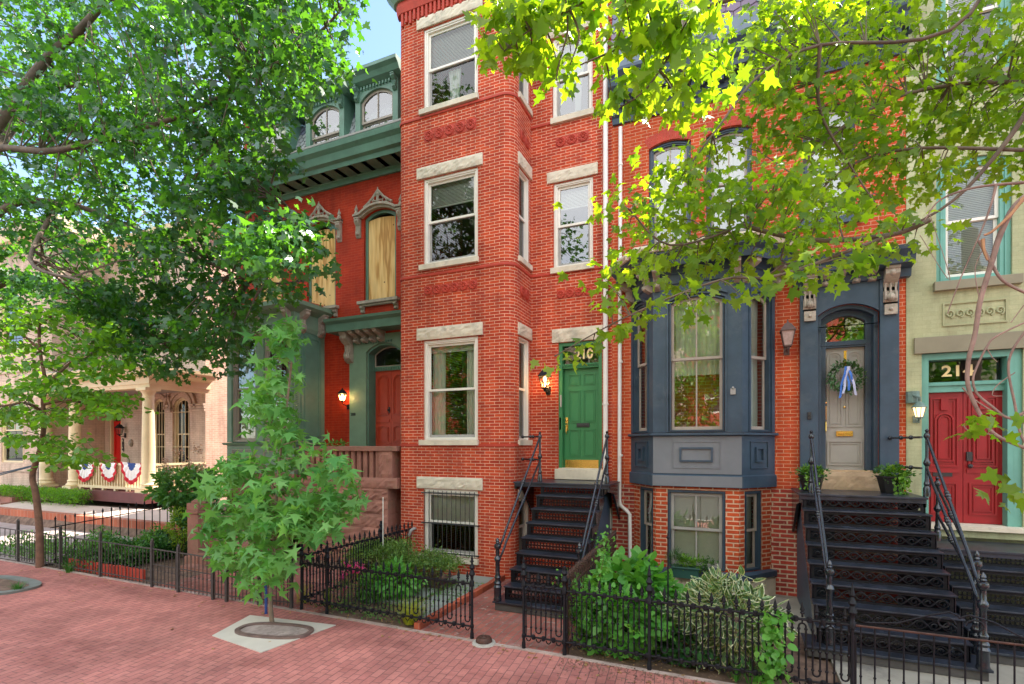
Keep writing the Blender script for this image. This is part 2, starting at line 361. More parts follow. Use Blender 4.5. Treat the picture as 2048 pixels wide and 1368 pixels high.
M_IRON = paint('glossy black iron', (.014, .016, .022), .17, .3, 8, .2, spec=.8)
M_IRONW = paint('worn black iron tread', (.022, .027, .040), .33, .5, 5, .3, dirt=(.05, .06, .085))
M_RUST = paint('rusting iron', (.07, .028, .017), .7, .4, 14, .5, dirt=(.03, .02, .018))
M_IRONM = paint('matt black iron', (.006, .006, .009), .5, .4, 12, .4, spec=.3)
M_BRASS = paint('brass', (.85, .55, .16), .22, .06, 5, 0, metal=1)
M_DARK = paint('dark metal', (.03, .03, .032), .4, .1, 8, .1)
M_SLATE = paint('slate', (.17, .14, .19), .6, .35, 1.6, .3)
M_ROOM = paint('room plaster', (.20, .145, .085), .9, .5, .7, 0)
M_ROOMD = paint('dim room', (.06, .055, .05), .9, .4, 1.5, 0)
M_BLIND = paint('white blind', (.72, .70, .62), .6, .04, 3, 0)
M_CURT = paint('sheer curtain', (.72, .72, .64), .8, .08, 2, 0)
M_CONC = paint('concrete', (.42, .39, .34), .85, .18, 2, .4, dirt=(.28, .25, .21))
M_METERG = paint('grey green meter box', (.34, .36, .30), .5, .12, 6, .2, dirt=(.38, .20, .08))
G_CLR = glass('window glass', .10); G_SKY = glass('old bright glass', .24); G_DK = glass('screened glass', .10, (.55, .57, .56))
def ply():
    t = NT('plywood'); tcn = t.n('TexCoord'); m = t.n('Mapping'); m.inputs['Scale'].default_value = (9, 9, 1.1); t.l(tcn.outputs['Object'], m.inputs[0])
    n = t.noise(1.2, 5, m.outputs[0], .6); w_ = t.n('TexWave', wave_type='RINGS'); w_.inputs['Scale'].default_value = .55; w_.inputs['Distortion'].default_value = 9; w_.inputs['Detail'].default_value = 3; t.l(m.outputs[0], w_.inputs['Vector'])
    r = t.ramp(w_.outputs['Fac'], [(0, (.50, .25, .07, 1)), (.35, (.74, .45, .16, 1)), (1, (.84, .58, .26, 1))])
    v = t.n('TexVoronoi'); v.inputs['Scale'].default_value = 3.2; t.l(t.n('TexCoord').outputs['Object'], v.inputs[0]); kr = t.ramp(v.outputs['Distance'], [(.05, (.18, .09, .04, 1)), (.075, (1, 1, 1, 1))])
    c = t.mixc(1, r.outputs[0], kr.outputs[0], 'MULTIPLY'); r2 = t.ramp(n.outputs['Fac'], [(.3, (.85, .82, .78, 1)), (.7, (1.1, 1.08, 1.0, 1))]); t.l(t.mixc(1, c, r2.outputs[0], 'MULTIPLY'), t.b.inputs['Base Color']); t.set(Roughness=.7); return t.m
M_PLY = ply()
M_FLAME = emit('lamp glow', (1, .52, .16), 7); M_LGLASS = emit('lamp glass lit', (1, .60, .28), 1.1); M_CLEARL = paint('dusty lamp glass', (.42, .30, .27), .15, .3, 12, 0)
M_GOLD = paint('gold leaf figures', (.88, .66, .32), .4, .05, 4, 0); M_BLACKP = paint('black paint', (.01, .01, .01), .5, .1, 4, 0)
# ------------------------------------------------------------------ joinery helpers
def outl(a, b, z0, z1, rise=0): return [(a, z0)] + (arch_pts(a, b, z1, rise, 10) if rise else [(a, z1), (b, z1)]) + [(b, z0)]
def ring(mb, O, I, y0, y1):
    n = len(O); f = [[mb.V(x, y, z) for x, z in q] for q in (O, I) for y in (y0, y1)]   # O-front O-back I-front I-back
    of, ob, jf, jb = f
    for i in range(n):
        j = (i + 1) % n; mb.F((of[i], of[j], jf[j], jf[i])); mb.F((ob[j], ob[i], jb[i], jb[j])); mb.F((of[j], of[i], ob[i], ob[j])); mb.F((jf[i], jf[j], jb[j], jb[i]))
def ringr(mb, a, b, z0, z1, t, y0, y1, rise=0, tb=None):
    tb = t if tb is None else tb; k = max(.02, rise - t * .25) if rise else 0
    ring(mb, outl(a, b, z0, z1, rise), outl(a + t, b - t, z0 + tb, z1 - t, k), y0, y1)
def sheet(mb, a, b, z0, z1, y, rise=0): o = outl(a, b, z0, z1, rise)[::-1]; mb.F([mb.V(x, y, z) for x, z in o], [tuple(q) for q in o])
def sidep(mb, poly, x0, x1):                         # profile in (y,z) extruded along x
    M = mb.M; mb.M = M @ Matrix(((0, 1, 0, 0), (1, 0, 0, 0), (0, 0, 1, 0), (0, 0, 0, 1))); mb.prism(poly, x0, x1); mb.M = M
def rough(mb, x0, x1, y0, y1, z0, z1, amp=.02, n=(16, 5)):
    nx, nz = n; g = [[None] * (nz + 1) for _ in range(nx + 1)]
    for i in range(nx + 1):
        for j in range(nz + 1):
            e = i in (0, nx) or j in (0, nz)
            g[i][j] = mb.V(x0 + (x1 - x0) * i / nx, y0 - (0 if e else random.uniform(.1, 1) * amp), z0 + (z1 - z0) * j / nz)
    for i in range(nx):
        for j in range(nz): mb.F((g[i][j], g[i + 1][j], g[i + 1][j + 1], g[i][j + 1]))
    a = [mb.V(x0, y1, z0), mb.V(x1, y1, z0), mb.V(x1, y1, z1), mb.V(x0, y1, z1)]
    mb.F([g[i][nz] for i in range(nx + 1)] + [a[2], a[3]]); mb.F([g[i][0] for i in range(nx, -1, -1)] + [a[0], a[1]])
    mb.F([g[0][j] for j in range(nz + 1)] + [a[3], a[0]]); mb.F([g[nx][j] for j in range(nz, -1, -1)] + [a[1], a[2]])
def curtain(mb, x0, x1, z0, z1, y, waves=7, amp=.02, taper=0, side=0):
    n = waves * 4; m = 8; g = []
    for j in range(m + 1):
        t = j / m; k = 1 - taper * math.sin(min(1, t * 1.15) * math.pi / 2) if taper else 1; w_ = (x1 - x0) * k; xs = x0 + ((x1 - x0) - w_) * side
        g.append([mb.V(xs + w_ * i / n, y + amp * math.sin(i * math.pi / 2) + amp * .3 * math.sin(i * 2.3 + j), z1 - (z1 - z0) * t) for i in range(n + 1)])
    for j in range(m):
        for i in range(n): mb.F((g[j][i], g[j + 1][i], g[j + 1][i + 1], g[j][i + 1]))
def slats(mb, x0, x1, z0, z1, y, p=.028):
    z = z1
    while z > z0: mb.F([mb.V(x0, y - .008, z - .013), mb.V(x1, y - .008, z - .013), mb.V(x1, y + .008, z + .014), mb.V(x0, y + .008, z + .014)]); z -= p
    mb.box(x0, x1, y - .012, y + .012, z0 - .02, z0)
def sash(house, M, a, b, z0, z1, rise=0, fr=M_WHITE, sm=None, sl_=None, t=.07, st=.04, zm=None, mun=0, glass_=None, glass2=None, y=.03, blind=0, curt=None, label=None, lean=0):
    """double-hung window: casing, two sashes, panes, dressing; all in the wall's local frame"""
    sm = sm or fr; sl_ = sl_ or sm; glass_ = glass_ or G_CLR; glass2 = glass2 or glass_; zm = zm or (z0 + z1) / 2
    q = MB(M); ringr(q, a, b, z0, z1, t, y, y + .10, rise, t * .6)
    q2 = t * .45; ringr(q, a + q2, b - q2, z0, z1 - q2, .018, y - .018, y, rise * .93 if rise else 0, .0)
    w = q.build('window', fr, house, bevel=.003)
    if label: w['label'] = label
    A, B, Z0, Z1 = a + t, b - t, z0 + t * .6, z1 - t; r2 = max(.02, rise - t * .25) if rise else 0
    q = MB(M); ring(q, outl(A, B, zm - .02, Z1, r2), outl(A + st, B - st, zm + .025, Z1 - st, max(.015, r2 - st * .3) if r2 else 0), y + .045, y + .075)
    for i in range(mun): x = A + (B - A) * (i + 1) / (mun + 1); q.box(x - .012, x + .012, y + .046, y + .073, zm + .02, Z1 - st * .6)
    u = q.build('sash', sm, w)
    q = MB(M); ringr(q, A + .004, B - .004, Z0, zm + .018, st, y + .077, y + .099, 0, st * 1.3)
    for i in range(mun): x = A + (B - A) * (i + 1) / (mun + 1); q.box(x - .012, x + .012, y + .079, y + .098, Z0 + st, zm)
    q.build('sash', sl_, w)
    q = MB(M); sheet(q, A + st * .5, B - st * .5, zm, Z1 - st * .5, y + .062, max(.015, r2 - st * .2) if r2 else 0); q.build('pane', glass_, w)
    q = MB(M); sheet(q, A + st * .5, B - st * .5, Z0 + st * .5, zm, y + .088); q.build('pane', glass2, w)
    if blind: q = MB(M); slats(q, A, B, Z1 - (Z1 - Z0) * blind, Z1, y + .15); q.build('blind', M_BLIND, w)
    for c in (curt or []):
        q = MB(M); curtain(q, A + (B - A) * c[0], A + (B - A) * c[1], Z0 + (Z1 - Z0) * c[2], Z0 + (Z1 - Z0) * c[3], y + .2, c[4] if len(c) > 4 else 6, .015, c[5] if len(c) > 5 else 0, c[6] if len(c) > 6 else 0)
        q.build('curtain', M_CURT, w, smooth=True)
    return w
def lintel(house, M, a, b, z0, z1, out=.035, mat_=None, amp=.022, name='lintel'):
    q = MB(M); rough(q, a, b, -out, .10, z0, z1, amp, (int((b - a) / .07) + 2, 5)); return q.build(name, mat_ or M_STONE, house)
def sill(house, M, a, b, z0, z1, out=.06, mat_=None):
    q = MB(M); q.box(a, b, -out, .12, z0, z1); return q.build('sill', mat_ or M_STONE, house, bevel=.008)
def tile(mb, x, z, s):
    mb.box(x - s / 2 + .006, x + s / 2 - .006, -.004, .03, z - s / 2 + .006, z + s / 2 - .006)
    for r, rr in ((.36, .022), (.22, .018)):
        mb.tube([(x + r * s * math.cos(t * math.pi / 6), -.008, z + r * s * math.sin(t * math.pi / 6)) for t in range(13)], rr, 5, False)
    for k in range(8):
        a = k * math.pi / 4; mb.ball((x + .29 * s * math.cos(a), -.018, z + .29 * s * math.sin(a)), .018, 5)
    mb.ball((x, -.01, z), .03, 6)
def console(mb, x, wd, z1, z0, out, back=0):         # carved scroll bracket
    mb.new()
    h = z1 - z0; p = [(back, z0), (-.12 * out, z0), (-.42 * out, z0 + .08 * h), (-.5 * out, z0 + .26 * h), (-.36 * out, z0 + .42 * h), (-.42 * out, z0 + .6 * h), (-.74 * out, z0 + .68 * h), (-1.0 * out, z0 + .8 * h), (-1.0 * out, z0 + .93 * h), (-1.1 * out, z0 + .94 * h), (-1.1 * out, z1), (back, z1)]
    sidep(mb, p, x - wd / 2, x + wd / 2)
    for f in (-.36, 0, .36): sidep(mb, [(-.2 * out, z0 + .12 * h), (-.52 * out - .012, z0 + .14 * h), (-.56 * out - .012, z0 + .27 * h), (-.4 * out - .012, z0 + .42 * h), (-.46 * out - .012, z0 + .6 * h), (-.2 * out, z0 + .6 * h)], x + f * wd - wd * .07, x + f * wd + wd * .07)
    mb.ball((x, -.52 * out, z0 + .2 * h), wd * .34, 7); mb.ball((x, -.9 * out, z0 + .84 * h), wd * .3, 7)
def panel(mb, a, b, z0, z1, y=-.012, rise=0, t=.022):
    ringr(mb, a, b, z0, z1, t, y, 0, rise); ringr(mb, a + t * 2, b - t * 2, z0 + t * 2, z1 - t * 2, t * .6, y * .7, 0, max(.02, rise - t) if rise else 0)
def digits(txt, M, size, x, y, z, mat_, parent, name='house_number', ext=.003, bold=.0, sx=1):
    cu = bpy.data.curves.new(name, 'FONT'); cu.body = txt; cu.size = size; cu.extrude = ext; cu.align_x = 'CENTER'; cu.align_y = 'CENTER'; cu.offset = bold
    tmp = bpy.data.objects.new('tmp', cu); C.objects.link(tmp); dg = bpy.context.evaluated_depsgraph_get(); me = bpy.data.meshes.new_from_object(tmp.evaluated_get(dg)); bpy.data.objects.remove(tmp)
    me.transform(M @ Matrix.Translation((x, y, z)) @ Matrix.Rotation(math.pi / 2, 4, 'X') @ Matrix.Diagonal((sx, 1, 1, 1))); me.materials.clear(); me.materials.append(mat_)
    o = bpy.data.objects.new(name, me); C.objects.link(o); o.parent = parent; return o
def shell(house, x0, x1, yf, yb, z1, mat_, z0=-.6, room=M_ROOM, rd=1.6):
    q = MB(); q.box(x0 + .02, x1 - .02, yb, yb + .2, z0, z1); q.box(x0, x0 + .12, yf + .15, yb, z0, z1 - .02); q.box(x1 - .12, x1, yf + .15, yb, z0, z1 - .02)
    q.build('rear_wall', mat_, house); q = MB(); q.box(x0 + .13, x1 - .13, yf + rd, yf + rd + .1, z0, z1 - .1)
    for z in (-.1, 2.05, 5.4, 8.6): 
        if z < z1 - .5: q.box(x0 + .13, x1 - .13, yf + .35, yf + rd - .01, z - .12, z)
    q.build('interior_wall', room, house)
Y2, Y1 = 10.0, 9.05
# ================================================================== 210: the tall pressed-brick house in the middle
H = thing('row_house', 'tall red brick house with cream stone lintels, square projecting bay and green door', 'house', 'row houses along the street')
XL = gx(797, Y1); XC = gx(1062, Y2); XR = gx(1224, Y2); XB0 = XL
Z210 = 12.35
def span(p0, p1, Y, X0): return gx(p0, Y) - X0, gx(p1, Y) - X0
fl = [(gz(847, 59.5, Y1), gz(847, 221, Y1)), (gz(848, 359, Y1), gz(848, 531, Y1)), (gz(847, 682, Y1), gz(847, 880, Y1)), (gz(847, 977, Y1), gz(957, 1118, Y1))]
opsB = [(gx(847, Y1) - XL, gx(956, Y1) - XL, zb, zt, 0) for zt, zb in fl]
R = .24; pts = [(XL, Y2 + .1), (XL, Y1 + .12)] + [(XL + .12 - .12 * math.cos(t * math.pi / 8), Y1 + .12 - .12 * math.sin(t * math.pi / 8)) for t in range(1, 4)] + [(XL + .12, Y1)]
arc = [(XC - R + R * math.sin(t * math.pi / 12), Y1 + R - R * math.cos(t * math.pi / 12)) for t in range(0, 7)]
q = MB(); u = 0
for a, b in zip(pts, pts[1:]): u = wall(q, a, b, -.4, Z210, (), .1, u)
u = wall(q, (XL + .12, Y1), arc[0], -.4, Z210, [(o[0] - .12, o[1] - .12) + o[2:] for o in opsB], .13, u)
for a, b in zip(arc, arc[1:]): u = wall(q, a, b, -.4, Z210, (), .1, u)
sw = (.06, Y2 - Y1 - R - .09); u = wall(q, arc[-1], (XC, Y2), -.4, Z210, [(sw[0], sw[1], zb, zt, 0) for zt, zb in fl[:3]] + [(sw[0], sw[1], .35, 1.55, 0)], .13, u)
r3 = (gx(1105, Y2) - XC, gx(1185, Y2) - XC, gz(1106, 239, Y2), gz(1106, 79, Y2)); r2_ = (gx(1107, Y2) - XC, gx(1186, Y2) - XC, gz(1107, 537, Y2), gz(1107, 368, Y2))
dr = (gx(1117, Y2) - XC, gx(1204, Y2) - XC, gz(1160, 940, Y2), gz(1117, 686, Y2))
wall(q, (XC, Y2), (XR, Y2), -.4, Z210, [r3 + (0,), r2_ + (0,), dr + (0,)], .16, u)
q.build('wall', M_BRICK, H)
q = MB()                                             # belt courses that follow the bay
path = pts + arc[0:] + [(XC, Y2), (XR, Y2)]
for py, hgt, o, k in ((gz(800, 246, Y1), .055, .018, -1), (gz(800, 556, Y1), .055, .014, 99), (gz(1062, 254, Y2), .055, .018, 0)): q.new(); q.sweep(path[1:][:k] if k else path[-2:], [(-.02, py - hgt), (o, py - hgt), (o * 1.4, py - hgt * .3), (o * .6, py), (-.02, py)])
q.new(); q.sweep(path[1:-1], [(-.02, gz(800, 890, Y1) - .03), (.014, gz(800, 890, Y1) - .03), (.014, gz(800, 890, Y1) + .02), (-.02, gz(800, 890, Y1) + .02)])
q.buildm('belt_course', M_TC, H, smooth=60)
MF = face((XL, Y1), (1, 0)); MS = face(arc[-1], (0, 1)); MR = face((XC, Y2), (1, 0))
zlin = [gz(835, 38, Y1) - gz(835, 59, Y1), gz(835, 335, Y1) - gz(835, 357, Y1), gz(835, 657, Y1) - gz(835, 681, Y1), gz(835, 951, Y1) - gz(835, 974, Y1)]
la, lb = gx(835, Y1) - XL, gx(966, Y1) - XL; sa, sb = gx(840.5, Y1) - XL, gx(958, Y1) - XL
kw = [dict(blind=.42, curt=[(.35, .62, 0, .5, 4, .3, .5)], glass2=G_CLR), dict(blind=.28), dict(blind=.07, curt=[(0, .28, 0, 1, 4), (.74, 1, 0, 1, 4)]), dict(blind=.5)]
for i, (zt, zb) in enumerate(fl):
    sash(H, MF, opsB[i][0], opsB[i][1], zb, zt, sl_=M_GREYS, t=.085, st=.045, **kw[i])
    lintel(H, MF, la, lb, zt + .012, zt + max(.22, zlin[i]) + .01); sill(H, MF, sa, sb, zb - .11, zb - .002, .07)
    if i < 3:
        sash(H, MS, sw[0], sw[1], zb, zt, sl_=M_GREYS, t=.05, st=.035, curt=[(0, 1, 0, .98, 6)] if i else None); lintel(H, MS, sw[0] - .06, sw[1] + .075, zt + .012, zt + .25); sill(H, MS, sw[0] - .05, sw[1] + .07, zb - .11, zb - .002, .05)
sash(H, MS, sw[0], sw[1], .35, 1.55, t=.05, st=.035); lintel(H, MS, sw[0] - .06, sw[1] + .075, 1.56, 1.80)
for r, bl in ((r3, dict(blind=.1, curt=[(.15, .9, 0, 1, 9, .75, .6)])), (r2_, dict(blind=.25))):
    sash(H, MR, r[0], r[1], r[2], r[3], sl_=M_GREYS, t=.075, st=.045, glass_=G_SKY, **bl)
    lintel(H, MR, gx(1095, Y2) - XC, gx(1196, Y2) - XC, r[3] + .012, r[3] + .235); sill(H, MR, gx(1102, Y2) - XC, gx(1189, Y2) - XC, r[2] - .12, r[2] - .002, .06)
lintel(H, MR, gx(1105, Y2) - XC, gx(1208, Y2) - XC, dr[3] + .006, dr[3] + .28)
for (p0, p1, py, k) in ((848, 953, 275, 5), (848, 955, 583, 6)):   # terracotta rosette panels
    a, b = gx(p0, Y1) - XL, gx(p1, Y1) - XL; z = gz(p0, py, Y1); s = (b - a) / k; q = MB(MF)
    for i in range(k): tile(q, a + s * (i + .5), z, s)
    q.build('rosette_panel', M_TC, H, smooth=60)
for (p0, p1, py, k) in ((1111, 1178, 287, 3), (1113, 1186, 590, 4)):
    a, b = gx(p0, Y2) - XC, gx(p1, Y2) - XC; z = gz(p0, py, Y2); s = (b - a) / k; q = MB(MR)
    for i in range(k): tile(q, a + s * (i + .5), z, s)
    q.build('rosette_panel', M_TC, H, smooth=60)
for py in (287, 590):
    z = gz(1111, py, Y2); q = MB(MS)
    for i in range(2): tile(q, sw[0] + .16 + .25 * i, z, .24)
    q.build('rosette_panel', M_TC, H, smooth=60)
q = MB(); zc = gz(800, 60, Y1)                         # corbelled brick frieze and green cornice above
for i in range(26):
    x = XL + .1 + i * .1; 
    if x < XC - .2: q.box(x, x + .05, Y1 - .05, Y1 + .02, zc + .02 + .05 * (i % 2), zc + .3)
q.sweep(path[1:], [(-.02, zc + .28), (.06, zc + .28), (.09, zc + .4), (.09, zc + .5), (-.02, zc + .5)]); q.build('corbel_course', M_TC, H)
q = MB(); q.sweep(path[1:], [(0, zc + .5), (.14, zc + .5), (.22, zc + .6), (.3, zc + .7), (.34, zc + .78), (0, zc + .8)]); q.build('cornice', M_GREENL, H)
q = MB(); q.plan([(p[0], p[1]) for p in path] + [(XR, 19), (XL, 19)], Z210 - .06, Z210 + .05); q.build('roof', M_DARK, H)
shell(H, XL, XR, Y2, 19, Z210, M_BRICK)
# door
a, b, zb, zt = dr; q = MB(MR); ztr = gz(1160, 735, Y2)
ringr(q, a, b, zb, zt, .075, .02, .20, 0, .0); q.box(a + .07, b - .07, .05, .2, ztr, ztr + .09)
for i in range(22): x = a + .09 + i * (b - a - .18) / 21; q.box(x - .01, x + .01, .03, .05, ztr + .03, ztr + .055)
q.box(a + .02, b - .02, .025, .06, ztr + .06, ztr + .085); q.build('door_frame', M_GDOOR, H, bevel=.004)
q = MB(MR); sheet(q, a + .075, b - .075, ztr + .09, zt - .07, .12); tp = q.build('transom_pane', G_CLR, H); digits('210', MR, .27, (a + b) / 2 + .05, .108, (ztr + .09 + zt - .07) / 2, M_GOLD, tp, bold=.006, sx=.95)
A, B = a + .08, b - .08; q = MB(MR); q.box(A, B, .14, .19, zb + .02, ztr); w_ = (B - A)
Hh = ztr - zb
dq = MB(MR @ Matrix.Translation((0, .14, 0)))
for z0, z1 in ((.13, .40), (.465, .785), (.835, .945)):
    for s0, s1 in ((.13, .465), (.545, .88)): panel(dq, A + w_ * s0, A + w_ * s1, zb + Hh * z0, zb + Hh * z1, -.014, t=.016)
d = q.build('door', M_GDOOR, H); dq.build('door_panel', M_GDOOR, d)
q = MB(MR); q.box(A + .02, B - .01, .128, .142, zb + .02, zb + .20); q.build('kick_plate', M_BRASS, d)
q = MB(MR); zh = zb + Hh * .47; q.box(A + .03, A + .085, .12, .14, zh - .02, zh + .1); q.box(A + .03, A + .085, .12, .14, zh - .17, zh - .05); q.tube([(A + .057, .12, zh - .05), (A + .057, .07, zh - .07), (A + .057, .07, zh - .2), (A + .057, .12, zh - .24)], .012); q.ball((A + .057, .1, zh + .04), .022)
q.box(A - .07, A - .03, .02, .03, zh - .16, zh + .1); q.build('handle', M_BRASS, d, bevel=.003)
q = MB(MR); zm_ = zb + Hh * .44; q.box(A + w_ * .36, A + w_ * .72, .118, .14, zm_ - .04, zm_ + .04); q.box(A + w_ * .4, A + w_ * .68, .11, .12, zm_ - .02, zm_ + .02); q.build('mail_slot', M_DARK, d, bevel=.004)
q = MB(MR); q.box(a + .03, a + .065, .0, .02, zb + Hh * .62, zb + Hh * .74); q.build('doorbell', M_GREYS, H, bevel=.004)
q = MB(MR); q.box(gx(1112, Y2) - XC, gx(1208, Y2) - XC, -.10, .2, gz(1160, 959, Y2), zb + .015); q.box(a, b, -.03, .2, zb + .015, zb + .035); q.build('doorstep', M_STONE, H, bevel=.01)
HOUSE210 = H
# ================================================================== 208: red painted house with green trim and mansard
Y8 = 10.2; X8L = gx(478, Y8); X8R = XL
H = thing('row_house', 'red painted brick house with sage green trim, boarded upper windows and patterned slate mansard', 'house', 'row houses along the street')
zc0 = gz(795, 345, Y8)
wz = (gz(733, 604, Y8), gz(733, 424, Y8)); wpx = [(728, 792), (617, 668), (513, 556)]
ww = gx(792, Y8) - gx(728, Y8); cs = [(gx(a, Y8) + gx(b, Y8)) / 2 for a, b in wpx]; cs[2] = 2 * cs[1] - cs[0]
ops = [(c - ww / 2 - X8L, c + ww / 2 - X8L, wz[0], wz[1], .16) for c in cs]
D0, D1 = gx(734, Y8) , gx(797, Y8 + .1) + .18; zdb = gz(765, 893, Y8) ; zdt = gz(765, 686, Y8)
D1 = min(D1, X8R - .12)
ops.append((D0 - X8L, D1 - X8L, zdb, zdt, .2))
q = MB(); wall(q, (X8L, Y8), (X8R + .05, Y8), -.4, zc0 + .1, ops, .3); q.build('wall', M_RED, H)
M8 = face((X8L, Y8), (1, 0))
for o in ops[:3]:
    q = MB(M8); ringr(q, o[0], o[1], o[2], o[3], .075, .06, .16, .16, .02); w = q.build('window', M_GREEN, H, bevel=.003); w['label'] = 'arched window boarded up with yellow plywood'
    q = MB(M8); ol = outl(o[0] + .07, o[1] - .07, o[2] + .01, o[3] - .16, .05); q.prism(ol, .09, .105); q.build('plywood_board', M_PLY, w)
    a, b, z0, z1 = o[:4]; q = MB(M8)                  # carved hood
    hp = arch_pts(a - .06, b + .06, z1 + .13, .17, 12); hi = arch_pts(a - .02, b + .02, z1 + .01, .16, 12)
    pl = [(x, z) for x, z in hp]; base = [(x, z) for x, z in hi]
    L_ = [(a - .24, z1 - .06)] + pl + [(b + .24, z1 - .06)]; I_ = [(a - .24, z1 - .15)] + base + [(b + .24, z1 - .15)]
    for k in range(len(L_) - 1):
        for (y0, f0, f1) in ((-.09, 0, 1), (-.15, .45, .9)):
            c0 = [(I_[k][0] + (L_[k][0] - I_[k][0]) * f, I_[k][1] + (L_[k][1] - I_[k][1]) * f) for f in (f0, f1)]; c1 = [(I_[k + 1][0] + (L_[k + 1][0] - I_[k + 1][0]) * f, I_[k + 1][1] + (L_[k + 1][1] - I_[k + 1][1]) * f) for f in (f0, f1)]
            q.prism([c0[0], c1[0], c1[1], c0[1]], y0, .02)
    c = (a + b) / 2                                   # pierced crest: scrolls rising to a palmette
    for s in (-1, 1):
        for k, (dx, rr) in enumerate(((.07, .065), (.19, .055), (.29, .04))):
            zz = z1 + .19 - .03 * k + (.05 if k == 0 else 0); q.tube([(c + s * dx + rr * math.cos(t * .6), -.08, zz + rr * math.sin(t * .6)) for t in range(10)], .016, 5)
        q.tube([(c + s * .42, -.08, z1 + .08), (c + s * .3, -.08, z1 + .15), (c + s * .17, -.08, z1 + .25), (c + s * .06, -.08, z1 + .37), (c, -.08, z1 + .46)], [.03, .03, .028, .028, .012], 6)
        q.lathe((c + s * (b - a + .36) / 2, -.07, z1 - .06), [(.05, 0), (.055, .05), (.03, .09), (.05, .13), (.02, .2), (.004, .26)], 7)
        console(q, c + s * (b - a + .30) / 2, .13, z1 - .14, z1 - .62, .12, .02)
    q.ball((c, -.08, z1 + .33), .05, 7); q.tube([(c, -.08, z1 + .15), (c, -.08, z1 + .5)], [.04, .01], 6)
    q.build('window_hood', M_BRKT, H, smooth=40)
    q = MB(M8); q.box(a - .12, b + .12, -.13, .1, z0 - .07, z0); q.box(a - .07, b + .07, -.08, .1, z0 - .12, z0 - .072); console(q, a - .02, .1, z0 - .12, z0 - .27, .1, .02); console(q, b + .02, .1, z0 - .12, z0 - .27, .1, .02); q.build('sill', M_BRKT, H)
zt8 = gz(797, 247, 9.5)                                # roof cornice
q = MB(); q.sweep([(X8L - .05, Y8), (X8R, Y8)], [(-.05, zc0), (.06, zc0), (.08, zc0 + .12), (.12, zc0 + .16), (.12, zc0 + .28), (.16, zc0 + .32), (.16, zc0 + .52), (.0, zc0 + .56), (-.05, zc0 + .56)])
q.sweep([(X8L - .05, Y8), (X8R, Y8)], [(-.05, zt8 - .50), (.52, zt8 - .50), (.54, zt8 - .40), (.62, zt8 - .36), (.66, zt8 - .20), (.74, zt8 - .12), (.76, zt8), (-.05, zt8 + .02)])
for i in range(50): x = X8L + .06 + i * .118; (q.box(x, x + .06, Y8 - .18, Y8 - .15, zc0 + .36, zc0 + .5) if x < X8R - .05 else None)
c8 = q.build('cornice', M_GREEN, H, bevel=.004)
q = MB(M8); x = .15
while x < X8R - X8L: console(q, x, .13, zt8 - .50, zc0 + .54, .46, .02); x += .42
q.buildm('bracket', M_BRKT, c8, smooth=40)
q = MB(); q.box(X8L - .04, X8R - .02, Y8 - .75, Y8 - .2, zt8 + .02, zt8 + .07); q.build('gutter', M_GREYS, c8)
def slate_roof(name, parent, x0, x1, y0, z0, y1, z1, mats, hexa=False, cols=.2, rows=.17, pat=None):
    """overlapping shaped slates laid up a sloping mansard"""
    L_ = math.hypot(y1 - y0, z1 - z0); dy, dz = (y1 - y0) / L_, (z1 - z0) / L_; ny, nz_ = -dz, dy; q = MB(); j = 0; s = -.04
    while s < L_:
        i = 0; x = x0 - (cols / 2 if j % 2 else 0)
        while x < x1:
            h = rows * 1.35; xs = [x + .006, x + cols - .006]; xs[0] = max(xs[0], x0); xs[1] = min(xs[1], x1)
            if xs[1] - xs[0] > .03:
                prof = [(0, .06), (.5, 0), (1, .06), (1, h), (0, h)] if not hexa else [(0, .08), (.28, 0), (.72, 0), (1, .08), (1, h), (0, h)]; ids = []
                for f, t in prof:
                    tt = s + t; o_ = .028 - .02 * t / h + random.uniform(0, .004); ids.append(q.V(xs[0] + (xs[1] - xs[0]) * f, y0 + dy * tt + ny * o_, z0 + dz * tt + nz_ * o_))
                q.m = (pat(i, j) if pat else random.randrange(len(mats))); q.F(ids)
                b_ = [q.V(*(Vector(q.v[k]) + Vector((0, -ny * .014, -nz_ * .014)))) for k in ids[:3 if not hexa else 4]]
                for k in range(len(b_) - 1): q.F((ids[k], b_[k], b_[k + 1], ids[k + 1]))
            x += cols; i += 1
        s += rows; j += 1
    q.m = 0; a = [q.V(x0, y0, z0), q.V(x1, y0, z0), q.V(x1, y1, z1), q.V(x0, y1, z1)]; q.F(a)
    return q.build(name, mats, parent)
SL = [paint('blue grey slate', (.14, .15, .21), .5, .25, 2, .2), paint('grey slate', (.30, .32, .33), .55, .2, 2, .2), paint('red slate', (.40, .13, .12), .6, .2, 2, .2), paint('purple slate', (.19, .13, .19), .5, .25, 2, .2)]
mz1 = zt8 + 2.25
slate_roof('mansard_roof', H, X8L, X8R - .02, Y8 - .18, zt8 + .03, Y8 + .5, mz1, SL[:3], hexa=True, cols=.15, rows=.125, pat=lambda i, j: 0 if j > 11 or (j < 3 and 0) else (2 if (i % 4 == 1 and j in (5, 6)) else (1 if 3 < j < 9 else 0)))
